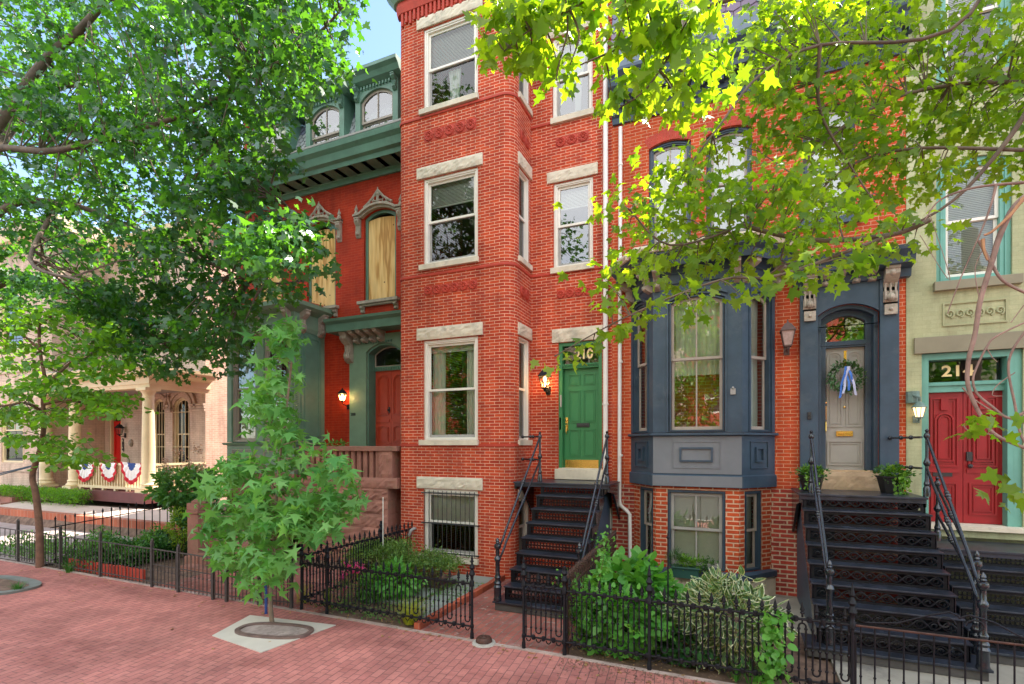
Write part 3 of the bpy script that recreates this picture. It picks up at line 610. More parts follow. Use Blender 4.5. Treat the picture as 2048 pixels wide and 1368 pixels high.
def dormer(parent, cx, w, zb, zt, yf, yb, col, arch=.22, label=None, hood=True):
    q = MB(face((cx - w / 2, yf), (1, 0))); t = .15; zi = zt - .42
    ring(q, outl(0, w, zb, zt - .3), [(t, zb)] + [(t, zi)] + [(w - t, zi)] + [(w - t, zb)], 0, .08) if not arch else None
    if arch:
        o = [(0, zb)] + [(w * i / 10, zt - .28) for i in range(11)] + [(w, zb)]; ii = [(t, zb)] + arch_pts(t, w - t, zi, arch, 10) + [(w - t, zb)]; ring(q, o, ii, 0, .10)
    q.box(0, .05, .1, yb - yf, zb, zt - .3); q.box(w - .05, w, .1, yb - yf, zb, zt - .3)
    sidep(q, [(-.02, zt - .3), (-.14, zt - .24), (-.2, zt - .14), (-.28, zt - .08), (-.28, zt), (yb - yf, zt + .02), (yb - yf, zt - .3)], -.14, w + .14)
    for i in range(12): x = .1 + i * (w - .2) / 11.5; q.box(x, x + .04, -.05, 0, zt - .38, zt - .31)
    for x in (.07, w - .07): console(q, x, .1, zt - .28, zt - .62, .14)
    d = q.build('dormer', col, parent)
    if label: d['label'] = label
    Mx = face((cx - w / 2, yf + .02), (1, 0)); q = MB(Mx); A, B = t, w - t; zm = zb + (zi - zb) * .45
    ring(q, outl(A, B, zm, zi, arch or .05), outl(A + .06, B - .06, zm + .05, zi - .06, max(.05, (arch or .05) - .03)), .04, .08); ringr(q, A, B, zb, zm + .03, .06, .085, .11)
    q.box((A + B) / 2 - .013, (A + B) / 2 + .013, .045, .075, zm + .02, zi - .03); q.box((A + B) / 2 - .013, (A + B) / 2 + .013, .09, .108, zb, zm); q.build('sash', M_TAUPE, d)
    q = MB(Mx); sheet(q, A, B, zm, zi - .02, .065, arch or .05); sheet(q, A, B, zb, zm, .1); q.build('pane', G_SKY, d)
    q = MB(Mx); q.box(A, B, .35, .37, zb, zi); q.build('interior', M_ROOMD, d); return d
zdo = zt8 + .06
for (p0, p1) in ((712, 797), (612, 690)):
    yf = Y8 - .2; w = gx(797, yf) - gx(712, yf); cx = (gx(p0, yf) + gx(p1, yf)) / 2; dormer(H, cx - .02, w, zdo, gz(715, 128, yf - .3) - .05, yf, Y8 + 1.2, M_GREEN)
cx2 = 2 * ((gx(612, Y8) + gx(690, Y8)) / 2) - (gx(712, Y8) + gx(797, Y8)) / 2; dormer(H, cx2, w, zdo, gz(715, 128, Y8 - .5) - .05, Y8 - .2, Y8 + 1.2, M_GREEN)
q = MB(); q.box(X8L, X8R - .02, Y8 + .5, 19, mz1 - .1, mz1 + .08); q.box(X8L, X8R - .02, Y8 + .42, Y8 + .55, mz1 - .1, mz1 + .1); q.build('roof', M_DARK, H)
shell(H, X8L, X8R - .01, Y8, 19, mz1 - .1, M_RED)
# door, transom, surround
q = MB(M8); a, b = D0 - X8L, D1 - X8L; ztr = gz(765, 742, Y8 + .25)
ringr(q, a - .002, b + .002, zdb, zdt + .002, .05, .005, .3, .2, 0); q.box(a, b, .22, .3, ztr, ztr + .1)
for i in range(14): x = a + .04 + i * (b - a - .08) / 13.; q.box(x - .012, x + .012, .2, .22, ztr + .03, ztr + .07)
q.build('door_frame', M_GREEN, H)
q = MB(M8); sheet(q, a + .05, b - .05, ztr + .1, zdt - .05, .26, .15); q.build('transom_pane', G_CLR, H)
q = MB(M8); ringr(q, a + .05, b - .05, ztr + .09, zdt - .04, .035, .24, .27, .16); q.build('transom_frame', M_TAUPE, H)
m = (a + b) / 2
for s0, s1 in ((a + .05, m - .004), (m + .004, b - .05)):
    q = MB(M8); q.box(s0, s1, .27, .32, zdb, ztr); d = q.build('door', M_RDOOR, H); q = MB(M8 @ Matrix.Translation((0, .27, 0))); ws = s1 - s0
    panel(q, s0 + ws * .14, s1 - ws * .14, zdb + .78, ztr - .1, -.02, ws * .33, t=.02); panel(q, s0 + ws * .14, s1 - ws * .14, zdb + .12, zdb + .52, -.02, .05, t=.02); q.box(s0 + ws * .1, s1 - ws * .1, -.02, 0, zdb + .6, zdb + .67); q.build('door_panel', M_RDOOR, d)
q = MB(M8); q.ball((m - .05, .22, zdb + .9), .03); q.box(m - .07, m - .03, .25, .27, zdb + .83, zdb + .98); q.build('handle', M_DARK, d)
q = MB(M8); SX = gx(701, Y8) - X8L; zh = gz(700, 722, Y8)  # flat green architrave with arched head
O = [(SX, zdb)] + [(SX + (b + .06 - SX) * i / 10, gz(765, 668, Y8)) for i in range(11)] + [(b + .06, zdb)]; I = outl(a, b, zdb, zdt, .2); ring(q, O, I, -.04, .0)
q.build('architrave', M_GREENL, H)
zk = gz(670, 640, Y8 - .4); q = MB(M8); x0 = gx(658, Y8 - .35) - X8L
q.sweep([(x0, 0), (X8R - X8L, 0)], [(-.0, zk - .3), (.44, zk - .3), (.46, zk - .12), (.54, zk - .06), (.56, zk), (0, zk + .05)]); zb_ = zk - .3
for i in range(16): x = SX + .12 + i * .075; (q.box(x, x + .04, -.06, -.04, zb_ - .28, zb_ - .22) if x < b else None)
hd = q.build('door_hood', M_GREEN, H)
q = MB(M8); console(q, SX + .03, .2, zb_, zb_ - .72, .32, .0); console(q, X8R - X8L - .08, .16, zb_, zb_ - .72, .32, .0)
for i in range(4): console(q, SX + .3 + i * .24, .12, zb_, zb_ - .26, .38, .0)
q.buildm('bracket', M_BRKT, hd, smooth=40)
digits('208', M8, .10, SX + .12, -.045, gz(705, 829, Y8), M_BLACKP, H, bold=.002)
# bay window of 208
YB = 9.2; bl, br_ = gx(454, YB), gx(588, YB); zs = gz(520, 886, YB); ztop = gz(620, 655, YB); b0 = [(bl, Y8), (bl, YB), (br_, YB), (br_ , Y8)]
q = MB(); q.plan([(bl, Y8), (bl, YB), (br_, YB), (br_, Y8)], -.3, zs - .75); q.build('bay_base', M_BROWN, H)
q = MB(); q.sweep(b0, [(-.1, zs - .75), (.0, zs - .75), (.0, zs - .06), (.06, zs - .05), (.09, zs), (-.1, zs + .02)])
q.sweep(b0, [(-.1, ztop), (.02, ztop), (.05, ztop + .1), (.05, ztop + .42), (.22, ztop + .5), (.3, ztop + .56), (.3, ztop + .66), (-.1, ztop + .7)])
wbay = br_ - bl; cols = [0, .16, wbay / 2 - .13, wbay / 2 + .13, wbay - .16, wbay]; Mb = face((bl, YB), (1, 0)); q.M = Mb
for i in (0, 2, 4): q.box(cols[i], cols[i + 1], 0, .16, zs + .02, ztop)
q.M = Matrix(); q.box(br_ - .10, br_, YB + .162, Y8, zs + .02, ztop); q.box(bl, bl + .08, YB + .162, Y8, zs + .02, ztop)
bay = q.build('bay_window', M_GREENL, H, bevel=.004)
q = MB(Mb); n = 46
for x in (wbay - .02,): 
    for i in range(n): z = zs + .1 + i * (ztop - zs - .2) / n; q.tube([(x, -.0, z), (x + .02, -.02, z + .03)], .012, 4)
q.M = face((br_, YB), (0, 1)); q.box(.2, .85, -.03, -.001, zs + .05, ztop - .02); ringr(q, .3, .78, zs + .15, ztop - .12, .03, -.045, -.03)
for i in range(n): z = zs + .1 + i * (ztop - zs - .2) / n; q.tube([(.05, -.01, z), (.12, -.02, z + .035)], .014, 4)
q.build('bay_pilaster', M_GREEN, bay)
q = MB(Mb); panel(q, .2, wbay / 2 - .15, zs - .62, zs - .16, -.02); panel(q, wbay / 2 + .15, wbay - .2, zs - .62, zs - .16, -.02); q.build('bay_panel', M_TAUPE, bay)
q = MB(Mb); console(q, wbay - .12, .15, ztop + .5, ztop - .05, .22); console(q, .12, .15, ztop + .5, ztop - .05, .22); console(q, wbay / 2, .15, ztop + .5, ztop - .05, .22)
q.M = face((br_, YB), (0, 1)); console(q, .2, .15, ztop + .5, ztop - .05, .24); console(q, .8, .15, ztop + .5, ztop - .05, .24); q.buildm('bracket', M_BRKT, bay, smooth=40)
for i in (1, 3): sash(H, Mb, cols[i], cols[i + 1], zs + .03, ztop, fr=M_TAUPE, t=.07, st=.04, y=.05, mun=0, glass_=G_SKY, curt=[(0, .4, 0, 1, 5), (.6, 1, 0, 1, 5)])
q = MB(); q.plan([(bl + .02, YB + .3), (br_ - .12, YB + .3), (br_ - .12, Y8 + .2), (bl + .1, Y8 + .2)], ztop + .1, ztop + .2); q.build('bay_ceiling', M_ROOMD, bay)
q = MB(); q.plan([(bl - .1, Y8), (bl + .1, YB), (br_ - .1, YB), (br_ + .1, Y8)], ztop + .7, ztop + .78); q.build('bay_roof', M_TC, bay)
# ================================================================== 212: orange brick, slate-blue bay, mansard
X2L, X2R = XR, gx(1812, Y2)
H = thing('row_house', 'orange red brick house with slate blue bay window, taupe door and purple slate mansard', 'house', 'row houses along the street')
M2 = face((X2L, Y2), (1, 0)); zcor = gz(1240, 250, Y2)
def sp(p0, p1): return gx(p0, Y2) - X2L, gx(p1, Y2) - X2L
wd_ = sp(1303, 1376)[1] - sp(1303, 1376)[0]; uz = (gz(1340, 486, Y2), gz(1310, 286, Y2))
uo = []
for p0, p1 in ((1303, 1376), (1417, 1499), (1608, 1708)): a, b = sp(p0, p1); c = (a + b) / 2; hw = max(wd_, .76) / 2; uo.append((c - hw, c + hw, uz[0], uz[1], .09))
dA, dB = sp(1634, 1757); zth = gz(1690, 944, Y2); zdt = gz(1640, 600, Y2) - .12; zgr = gz(1580, 978, Y2)
bw0, bw1 = sp(1262, 1550)
q = MB(); wall(q, (X2L, Y2), (X2R, Y2), zgr, zcor + .1, uo + [(dA, dB, zth, zdt, .16)], .2); q.build('wall', M_BRICK2, H)
q = MB(); wall(q, (X2L, Y2 + .004), (X2R, Y2 + .004), -.5, zgr, (), .1); q.M = M2; q.build('foundation_wall', M_OLD, H)
for o in uo:
    q = MB(M2); n = 16; ap = arch_pts(o[0] - .0, o[1] + .0, o[3], o[4], n); ap2 = arch_pts(o[0] - .09, o[1] + .09, o[3] + .20, o[4] + .03, n)
    for i in range(n): q.prism([(ap[i][0] + .004, ap[i][1]), (ap[i + 1][0] - .004, ap[i + 1][1]), (ap2[i + 1][0] - .004, ap2[i + 1][1]), (ap2[i][0] + .004, ap2[i][1])], -.006, .05)
    q.build('brick_arch', M_TC, H)
    sash(H, M2, o[0], o[1], o[2], o[3], o[4], fr=M_BLUE, sm=M_TAUPE, t=.08, st=.045, mun=1, glass_=G_SKY, y=.06, curt=[(0, 1, .0, .9, 9)])
    q = MB(M2); q.box(o[0] - .1, o[1] + .1, -.08, .1, o[2] - .12, o[2]); q.build('sill', M_BLUE, H, bevel=.006)
q = MB(); zt2 = gz(1220, 186, Y2 - .35) ; X2c = X2R
q.sweep([(X2L + .02, Y2), (X2c, Y2)], [(-.02, zcor), (.05, zcor), (.07, zcor + .1), (.12, zcor + .14), (.12, zcor + .3), (.34, zcor + .34), (.36, zcor + .44), (.42, zcor + .5), (.45, zcor + .62), (.52, zcor + .70), (.52, zcor + .76), (-.02, zcor + .8)])
x = .2; q.M = M2
while x < X2R - X2L: q.box(x, x + .07, -.24, -.12, zcor + .22, zcor + .335); x += .16
q.build('cornice', M_BLUE, H, bevel=.004); zr = zcor + .8
q = MB(); q.box(X2L + .02, X2R, Y2 - .28, Y2 - .02, zr, zr + .42); q.build('roof_apron', paint('lead blue flashing', (.15, .19, .24), .5, .15, 3, .1), H)
slate_roof('mansard_roof', H, X2L + .02, X2R, Y2 - .24, zr + .42, Y2 + .35, zr + 3.0, [SL[3], SL[0], SL[3]], cols=.24, rows=.17, hexa=False)
dc = [(gx(1285, Y2 - .3) + gx(1420, Y2 - .3)) / 2, (gx(1640, Y2 - .3) + gx(1500, Y2 - .3)) / 2 + .4]
for c in dc: dormer(H, c, 1.15, zr + .02, zr + 2.5, Y2 - .36, Y2 + .5, M_BLUE, arch=0.12)
q = MB(); q.box(X2L + .02, X2R, Y2 + .3, 19, zr + 2.95, zr + 3.1); q.build('roof', M_DARK, H)
shell(H, X2L + .01, X2R, Y2, 19, zr + 2.9, M_BRICK2)
# bay
YBF = 9.36; fa, fb = gx(1306, YBF), gx(1484, YBF); wa, wb = X2L + bw0, X2L + bw1; bp = [(wa, Y2), (fa, YBF), (fb, YBF), (wb, Y2)]
zsl = gz(1390, 866, YBF); zsk = gz(1390, 951, YBF); zsb = gz(1390, 974, YBF); zbt = gz(1400, 560, YBF); zat = gz(1390, 588, YBF)
q = MB(); q.sweep(bp, [(-.1, zsb), (.035, zsb), (.035, zsk), (.0, zsk + .02), (.0, zsl - .05), (.07, zsl - .04), (.07, zsl), (-.1, zsl + .01)])
q.plan(bp, zsb + .01, zsb + .04)
bay = q.build('bay_window', M_BLUE, H, bevel=.004)
q = MB(); faces_ = list(zip(bp, bp[1:])); wins = []
for k, (a, b) in enumerate(faces_):
    Ln = math.dist(a, b); e = (.10, Ln - .19) if k == 0 else ((.19, Ln - .10) if k == 2 else (sp(1338, 1447)[0] * 0 + gx(1337, YBF) - fa, gx(1450, YBF) - fa)); wins.append((a, b, e)); wall(q, a, b, zsl + .01, zbt + .1, [(e[0], e[1], zsl + .03, zat, .10)], .10)
q.build('bay_casing', M_BLUE, bay)
q = MB()                                               # pilaster mouldings and arched hood mould
for a, b, e in wins:
    q.M = face(a, (b[0] - a[0], b[1] - a[1])); ringr(q, e[0] - .03, e[1] + .03, zsl + .02, zat + .035, .03, -.02, 0, .11, 0); Ln = math.dist(a, b)
    ap = arch_pts(e[0] - .04, e[1] + .04, zat + .06, .11, 10)
    for p, r in zip(ap, ap[1:]): q.prism([p, r, (r[0], r[1] + .05), (p[0], p[1] + .05)], -.055, -.021)
q.build('bay_moulding', M_BLUE, bay)
for i, (a, b, e) in enumerate(wins):
    sash(H, face(a, (b[0] - a[0], b[1] - a[1])), e[0] + .005, e[1] - .005, zsl + .035, zat - .005, .10, fr=M_BLUE if i != 1 else M_BLUE, sm=M_TAUPE, t=.035, st=.045, y=.02, mun=1 if i == 1 else 0, zm=gz(1390, 716, YBF), glass_=G_SKY, glass2=G_SKY, curt=[(0, 1, 0, 1, 12)] if i != 1 else [(0, 1, .42, 1, 10)])
for k, (a, b) in enumerate(faces_):                    # skirt panels
    Ln = math.dist(a, b); q = MB(face(a, (b[0] - a[0], b[1] - a[1]))); cx = Ln / 2; hw = .27 if k == 1 else .10; zc_ = (zsk + zsl) / 2 - .01
    if k == 1: q.box(.004, Ln - .004, -.012, .0, zsk + .03, zsl - .055)
    ringr(q, cx - hw - .12, cx + hw + .12, zc_ - .23, zc_ + .23, .012, -.022, -.0)
    o = q.build('skirt_panel', M_BLUEG if k == 1 else M_BLUE, bay); q = MB(q.M); ringr(q, cx - hw, cx + hw, zc_ - .12, zc_ + .13, .03, -.04, -.0); q.build('panel_moulding', M_BLUE, o)
    if k == 1: q = MB(q.M); q.box(.0, Ln, -.046, -.036, zsb + .01, zsk - .006); q.build('skirt_band', M_BLUEG, bay)
q = MB(); zg = gz(1505, 466, 9.0)                      # entablature, gutter
hw_ = [(-.1, zbt - .02), (.03, zbt - .02), (.05, zbt + .12), (.08, zbt + .14), (.08, zbt + .34), (.30, zg - .32), (.33, zg - .2), (.42, zg - .14), (.42, zg - .10), (-.1, zg - .08)]
q.sweep(bp, hw_); q.build('bay_cornice', M_BLUE, bay)
q = MB(); q.sweep(bp, [(.30, zg - .10), (.46, zg - .10), (.50, zg - .04), (.50, zg), (.46, zg), (.44, zg - .05), (.30, zg - .05)])
for k, (a, b) in enumerate(faces_):
    q.M = face(a, (b[0] - a[0], b[1] - a[1])); Ln = math.dist(a, b); x = .05
    while x < Ln: q.box(x, x + .02, -.51, -.44, zg - .11, zg + .01); x += .35
q.M = Matrix(); q.build('gutter', M_GUT, bay)
q = MB(); c0 = Vector(((wa + wb) / 2, Y2)); o2 = []
for p in bp: d_ = (Vector(p) - c0); o2.append(tuple(c0 + d_ * 1.32) if p[1] < Y2 else (c0.x + (p[0] - c0.x) * 1.3, Y2))
a = [q.V(x, y, zg - .06) for x, y in o2] + [q.V(c0.x - .9, Y2, zg + .16), q.V(c0.x + .9, Y2, zg + .16)]; q.F((a[0], a[1], a[4])); q.F((a[1], a[2], a[5], a[4])); q.F((a[2], a[3], a[5])); q.build('bay_roof', M_GREYS, bay)
q = MB()
for k, (a, b) in enumerate(faces_):
    q.M = face(a, (b[0] - a[0], b[1] - a[1])); Ln = math.dist(a, b)
    for x in (.07, Ln - .07): console(q, x, .11, zg - .3, zbt - .12, .27)
    if k == 1: console(q, Ln / 2, .11, zg - .3, zbt + .12, .25)
q.buildm('bracket', M_BRKT, bay, smooth=40)
q = MB(face(*[(fa, YBF), (1, 0)])); x = gx(1466, YBF) - fa; z = gz(1466, 783, YBF); q.box(x - .04, x + .04, -.03, 0, z - .05, z + .05); q.ball((x, -.04, z + .06), .02); q.build('latch_plate', M_GREYS, bay)
# basement under the bay
zw0, zw1 = gz(1390, 1145, YBF + .02), zsb; bb = [(wa + .06, Y2), (fa + .05, YBF + .04), (fb - .05, YBF + .04), (wb - .06, Y2)]
q = MB(); u = 0; bwin = []
for k, (a, b) in enumerate(zip(bb, bb[1:])):
    Ln = math.dist(a, b); e = (gx(1335, YBF + .04) - bb[1][0], gx(1451, YBF + .04) - bb[1][0]) if k == 1 else ((.22, Ln - .10) if k == 0 else (.14, Ln - .24)); bwin.append((a, b, e)); u = wall(q, a, b, .33, zsb + .01, [(e[0], e[1], .46, zsb - .06, 0)], .14, u)
q.build('basement_wall', brick('bay base brick', (.60, .10, .032), (.44, .06, .025), (.68, .42, .28), ms=.013, rh=.0735, bw=.215, smooth=.35, wob=.008, bump=.9, patch=((.62, .4, .3), .73)), H)
for i, (a, b, e) in enumerate(bwin): sash(H, face(a, (b[0] - a[0], b[1] - a[1])), e[0], e[1], .46, zsb - .06, fr=M_BLUE, sm=M_TAUPE if i != 1 else M_GREYS, t=.05, st=.05, y=.015, mun=1 if i == 1 else 0, glass_=G_SKY, glass2=G_CLR, blind=.97)
q = MB(); bs = [(wa - .0, Y2), (fa - .02, YBF - .03), (fb + .02, YBF - .03), (wb + .0, Y2)]; q.plan(bs, -.3, .335)
for k, (a, b) in enumerate(zip(bs, bs[1:])):
    q.M = face(a, (b[0] - a[0], b[1] - a[1])); Ln = math.dist(a, b); n = max(2, int(Ln / .22))
    for i in range(n): q.box(Ln * i / n + .006, Ln * (i + 1) / n - .006, -.02, .01, -.2, .30)
q.M = Matrix(); q.build('bay_plinth', M_STONE, H, bevel=.006)
q = MB(); q.sweep(bs, [(-.1, .337), (.04, .337), (.04, .43), (-.1, .455)]); q.build('sill', M_BLUE, H)
# entrance of 212
a, b = dA, dB; q = MB(M2); pa, pb = sp(1599, 1634), sp(1757, 1795); zent = gz(1690, 566, Y2 - .1)
for p in (pa, pb): q.box(p[0], p[1], -.10, -.0, -.3 if p is pa else zgr, zent)
O = [(pa[1], zdt - .35)] + [(pa[1] + (pb[0] - pa[1]) * i / 10, zent) for i in range(11)] + [(pb[0], zdt - .35)]; I = outl(a + .0, b - .0, zdt - .35, zdt, .16)
ring(q, O, I, -.07, 0); ringr(q, a - .0, b + .0, zth, zdt, .06, .02, .3, .16, 0); ringr(q, a + .06, b - .06, zth, zdt - .06, .09, .16, .3, .13, 0)
ztr = gz(1690, 695, Y2 + .2) ; q.box(a + .1, b - .1, .17, .3, ztr, ztr + .11); q.box(a + .08, b - .08, .15, .17, ztr + .03, ztr + .055)
en = q.build('door_surround', M_BLUE, H, bevel=.004)
q = MB(M2); q.sweep([(sp(1585, 0)[0], 0), (sp(1818, 1818)[1], 0)], [(0, zent), (.12, zent), (.14, zent + .12), (.34, zent + .16), (.36, zent + .26), (.44, zent + .34), (.46, zent + .40), (0, zent + .46)]); q.build('door_cornice', M_BLUE, en)
q = MB(M2)
for p in (pa, pb): c = (p[0] + p[1]) / 2 + (.01); console(q, c, .19, zent + .15, zent - .42, .26, -.10); q.box(c - .085, c + .085, -.15, -.1, zent - .58, zent - .42); q.ball((c, -.15, zent - .5), .03)
for i in range(4): console(q, pa[1] + (pb[0] - pa[1]) * (i + .5) / 4, .11, zent + .155, zent - .02, .28, 0)
q.buildm('bracket', M_BRKT, en, smooth=40)
A, B = a + .13, b - .13; q = MB(M2); sheet(q, A, B, ztr + .11, zdt - .12, .22, .10); q.build('transom_pane', G_SKY, H)
q = MB(M2); q.box(A, B, .24, .29, zth + .02, ztr); d = q.build('door', M_TDOOR, H); w_ = B - A; hD = ztr - zth
q = MB(M2 @ Matrix.Translation((0, .24, 0)))
for s0, s1 in ((.07, .46), (.54, .93)): panel(q, A + w_ * s0, A + w_ * s1, zth + hD * .36, ztr - .06, -.016, w_ * .19, t=.022); ringr(q, A + w_ * s0 + .055, A + w_ * s1 - .055, zth + hD * .36 + .06, ztr - .13, .012, -.01, 0, w_ * .11)
panel(q, A + w_ * .08, B - w_ * .08, zth + .10, zth + hD * .25, -.018, t=.024); q.box(A + .02, B - .02, -.012, 0, zth + .03, zth + .05); q.build('door_panel', M_TDOOR, d)
q = MB(M2); zc_ = zth + hD * .305; q.box(A + w_ * .3, A + w_ * .7, .215, .24, zc_ - .045, zc_ + .045); q.box(A + w_ * .34, A + w_ * .66, .205, .216, zc_ - .02, zc_ + .02)
q.build('mail_slot', M_BRASS, d, bevel=.004)
q = MB(M2); q.box(A + .005, A + .035, .21, .24, zth + hD * .42, zth + hD * .53); q.tube([(A + .02, .21, zth + hD * .42), (A + .02, .16, zth + hD * .4), (A + .02, .16, zth + hD * .33), (A + .02, .21, zth + hD * .31)], .013); q.ball((A + .02, .2, zth + hD * .56), .024); q.ball(((A + B) / 2, .225, zth + hD * .52), .018); q.build('handle', M_BRASS, d)
q = MB(M2); x = sp(1617, 1617)[0]; z = gz(1617, 832, Y2); q.box(x - .028, x + .028, -.13, -.1, z - .06, z + .06); q.ball((x, -.135, z), .014); q.build('doorbell', M_DARK, H, bevel=.004)
q = MB(M2); rough(q, a + .01, b + .03, -.16, .2, gz(1690, 980, Y2), zth, .012, (18, 5)); q.box(a + .08, b - .08, .0, .28, zth + .001, zth + .03); q.build('doorstep', paint('sandstone step', (.45, .31, .19), .85, .2, 4, .6), H)
q = MB(M2); q.box(pa[0] + .0, pa[1] + .25, -.04, .0, -.3, 1.6); q.build('cellar_door', M_BLUE, H)
# ================================================================== 214: pale green painted house at the right edge
X4L = X2R; X4R = X4L + 6.4; H = thing('row_house', 'pale green painted brick house with teal window trim and crimson double doors', 'house', 'row houses along the street')
M4 = face((X4L, Y2), (1, 0))
def s4(p): return gx(p, Y2) - X4L
wz4 = (gz(1875, 566, Y2), gz(1875, 325, Y2)); wa4, wb4 = s4(1872), s4(2024); zd0 = gz(1850, 1046, Y2); da, db = s4(1843), s4(2046); zd1 = gz(1845, 708, Y2)
o4 = [(wa4, wb4, wz4[0], wz4[1], .10), (da, db, zd0, zd1, 0), (wa4, wb4, wz4[1] + 1.2, wz4[1] + 3.3, .1), (wa4 + 2.6, wb4 + 2.6, wz4[0], wz4[1], .10), (wa4 + 2.6, wb4 + 2.6, zd0 + .8, zd1, 0), (wa4 + 2.6, wb4 + 2.6, wz4[1] + 1.2, wz4[1] + 3.3, .1)]
q = MB(); wall(q, (X4L, Y2 - .01), (X4R, Y2 - .01), -.5, 13, o4, .2); q.build('wall', M_OLIVE, H); shell(H, X4L + .01, X4R, Y2, 19, 12.9, M_OLIVE)
for k, o in enumerate((o4[0], o4[2], o4[3], o4[4], o4[5])): sash(H, M4, o[0], o[1], o[2], o[3], o[4], fr=M_TEAL, sm=M_WHITE, t=.13, st=.045, blind=.98 if k != 1 else .4, glass_=G_CLR); q = MB(M4); q.box(o[0] - .04, o[1] + .1, -.09, .1, o[2] - .14, o[2]); q.build('sill', M_TAN, H, bevel=.006)
q = MB(M4); q.box(s4(1827), db + .3, -.05, .12, zd1, gz(1827, 677, Y2)); q.build('lintel', M_TAN, H, bevel=.006)
q = MB(M4); pa4, pb4 = s4(1889), s4(2009); zp = gz(1889, 630, Y2); hp = .15; ringr(q, pa4 - .03, pb4 + .03, zp - hp - .03, zp + hp + .03, .025, -.03, .0)
n = 6
for i in range(n):
    cx = pa4 + (pb4 - pa4) * (i + .5) / n; r = (pb4 - pa4) / n * .46; q.tube([(cx + r * (1 - t / 22) * math.cos(t * .5 - 1.2), -.02, zp + r * 1.2 * (1 - t / 22) * math.sin(t * .5 - 1.2)) for t in range(18)], .014, 5)
q.build('scroll_panel', M_OLIVE, H)
q = MB(M4); ringr(q, da, db, zd0, zd1, .10, .03, .26, 0, 0); ztr = gz(1850, 786, Y2 + .15); q.box(da + .09, db - .09, .12, .26, ztr, ztr + .16); q.box(da + .08, db - .08, .09, .12, ztr + .1, ztr + .14); q.box(db - .17, db - .1, .02, .25, zd0, zd1 - .1); q.build('door_frame', M_TEAL, H, bevel=.004)
q = MB(M4); sheet(q, da + .1, db - .17, ztr + .16, zd1 - .1, .2); tp = q.build('transom_pane', G_DK, H); digits('214', M4, .24, s4(1925), .19, gz(1925, 742, Y2 + .18), M_GOLD, tp, bold=.005, sx=1.15)
a, b = da + .1, db - .17; m = (a + b) / 2
for k, (s0, s1) in enumerate(((a, m - .004), (m + .004, b))):
    q = MB(M4); q.box(s0, s1, .18, .24, zd0 + .01, ztr); d = q.build('door', M_CDOOR, H); ws = s1 - s0; q = MB(M4 @ Matrix.Translation((0, .18, 0))); hh = ztr - zd0
    panel(q, s0 + ws * .12, s1 - ws * .12, zd0 + hh * .43, ztr - .08, -.022, t=.024); panel(q, s0 + ws * .24, s1 - ws * .24, zd0 + hh * .47, ztr - .32, -.03, ws * .22, t=.022); q.box(s0 + ws * .4, s1 - ws * .4, -.035, 0, ztr - .28, ztr - .1)
    panel(q, s0 + ws * .14, s1 - ws * .14, zd0 + hh * .07, zd0 + hh * .31, -.022, t=.026); q.box(s0 + ws * .08, s1 - ws * .08, -.02, 0, zd0 + hh * .385, zd0 + hh * .41); q.build('door_panel', M_CDOOR, d)
    q = MB(M4)
    if k: q.box(s0 + .03, s0 + .1, .14, .18, zd0 + .98, zd0 + 1.12); q.ball((s0 + .07, .13, zd0 + .9), .035); q.build('handle', M_DARK, d)
    else: q.box(s0 + ws * .2, s0 + ws * .72, .165, .18, zd0 + .73, zd0 + .81); q.build('mail_slot', M_DARK, d)
q = MB(M4); q.box(da - .02, db + .2, -.2, .2, zd0 - .06, zd0 + .005); q.build('doorstep', M_STONE, H); q = MB(M4); q.box(da - .02, db + .2, -.14, .0, zd0 - .17, zd0 - .062); q.build('step_trim', M_OLIVE, H)
q = MB(); q.box(X4L, X4R, Y2 - .1, 19, 13.0, 13.2); q.build('roof', M_DARK, H)
# ================================================================== 204: cream villa with a columned porch, set back on the left
YW, YP = 12.8, 10.8; X0R = gx(411, YW); H = thing('row_house', 'cream pink house set back on the left with a columned porch and bright red door', 'house', 'row houses along the street')
XBR = gx(104, 11.0); zfl = gz(297, 985, YP); M0 = face((XBR, YW), (1, 0)); ztw = gz(411, 470, YW)
def s0(p): return gx(p, YW) - XBR
z_w0, z_w1 = zfl + .75, gz(360, 795, YW); o0 = [(s0(345), s0(379), zfl + .6, z_w1, .9 * (s0(379) - s0(345)) / 2), (s0(303), s0(330), zfl + .6, z_w1, .4), (s0(219), s0(243), zfl, gz(230, 812, YW), .4), (s0(165), s0(190), zfl + .2, z_w1 - .3, .4)]
u0_ = [(s0(355) - .1, s0(355) + .9, gz(380, 655, YW), gz(380, 575, YW), .4), (s0(280) - .4, s0(280) + .6, gz(380, 655, YW), gz(380, 575, YW), .4), (s0(200) - .4, s0(200) + .6, gz(380, 655, YW), gz(380, 575, YW), .4)]
q = MB(); wall(q, (XBR, YW), (X0R, YW), -.2, ztw, o0 + u0_, .22); q.build('wall', M_PINK, H)
q = MB(); wall(q, (X0R, YW), (X0R, YW + 9), -.2, ztw, (), .2); q.build('side_wall', M_SAND, H)
q = MB(M0)
for o in (o0[0], o0[1], o0[2]):                        # raised arch mouldings and impost bands
    c = (o[0] + o[1]) / 2; hw = (o[1] - o[0]) / 2; zc_ = o[3] - o[4]
    for e, y in ((.10, -.05), (.34, -.09)): 
        ring(q, [(c + (hw + e + .1) * math.cos(math.pi - t * math.pi / 12), zc_ + (hw + e + .1) * math.sin(t * math.pi / 12)) for t in range(13)], [(c + (hw + e) * math.cos(math.pi - t * math.pi / 12), zc_ + (hw + e) * math.sin(t * math.pi / 12)) for t in range(13)], y, .0)
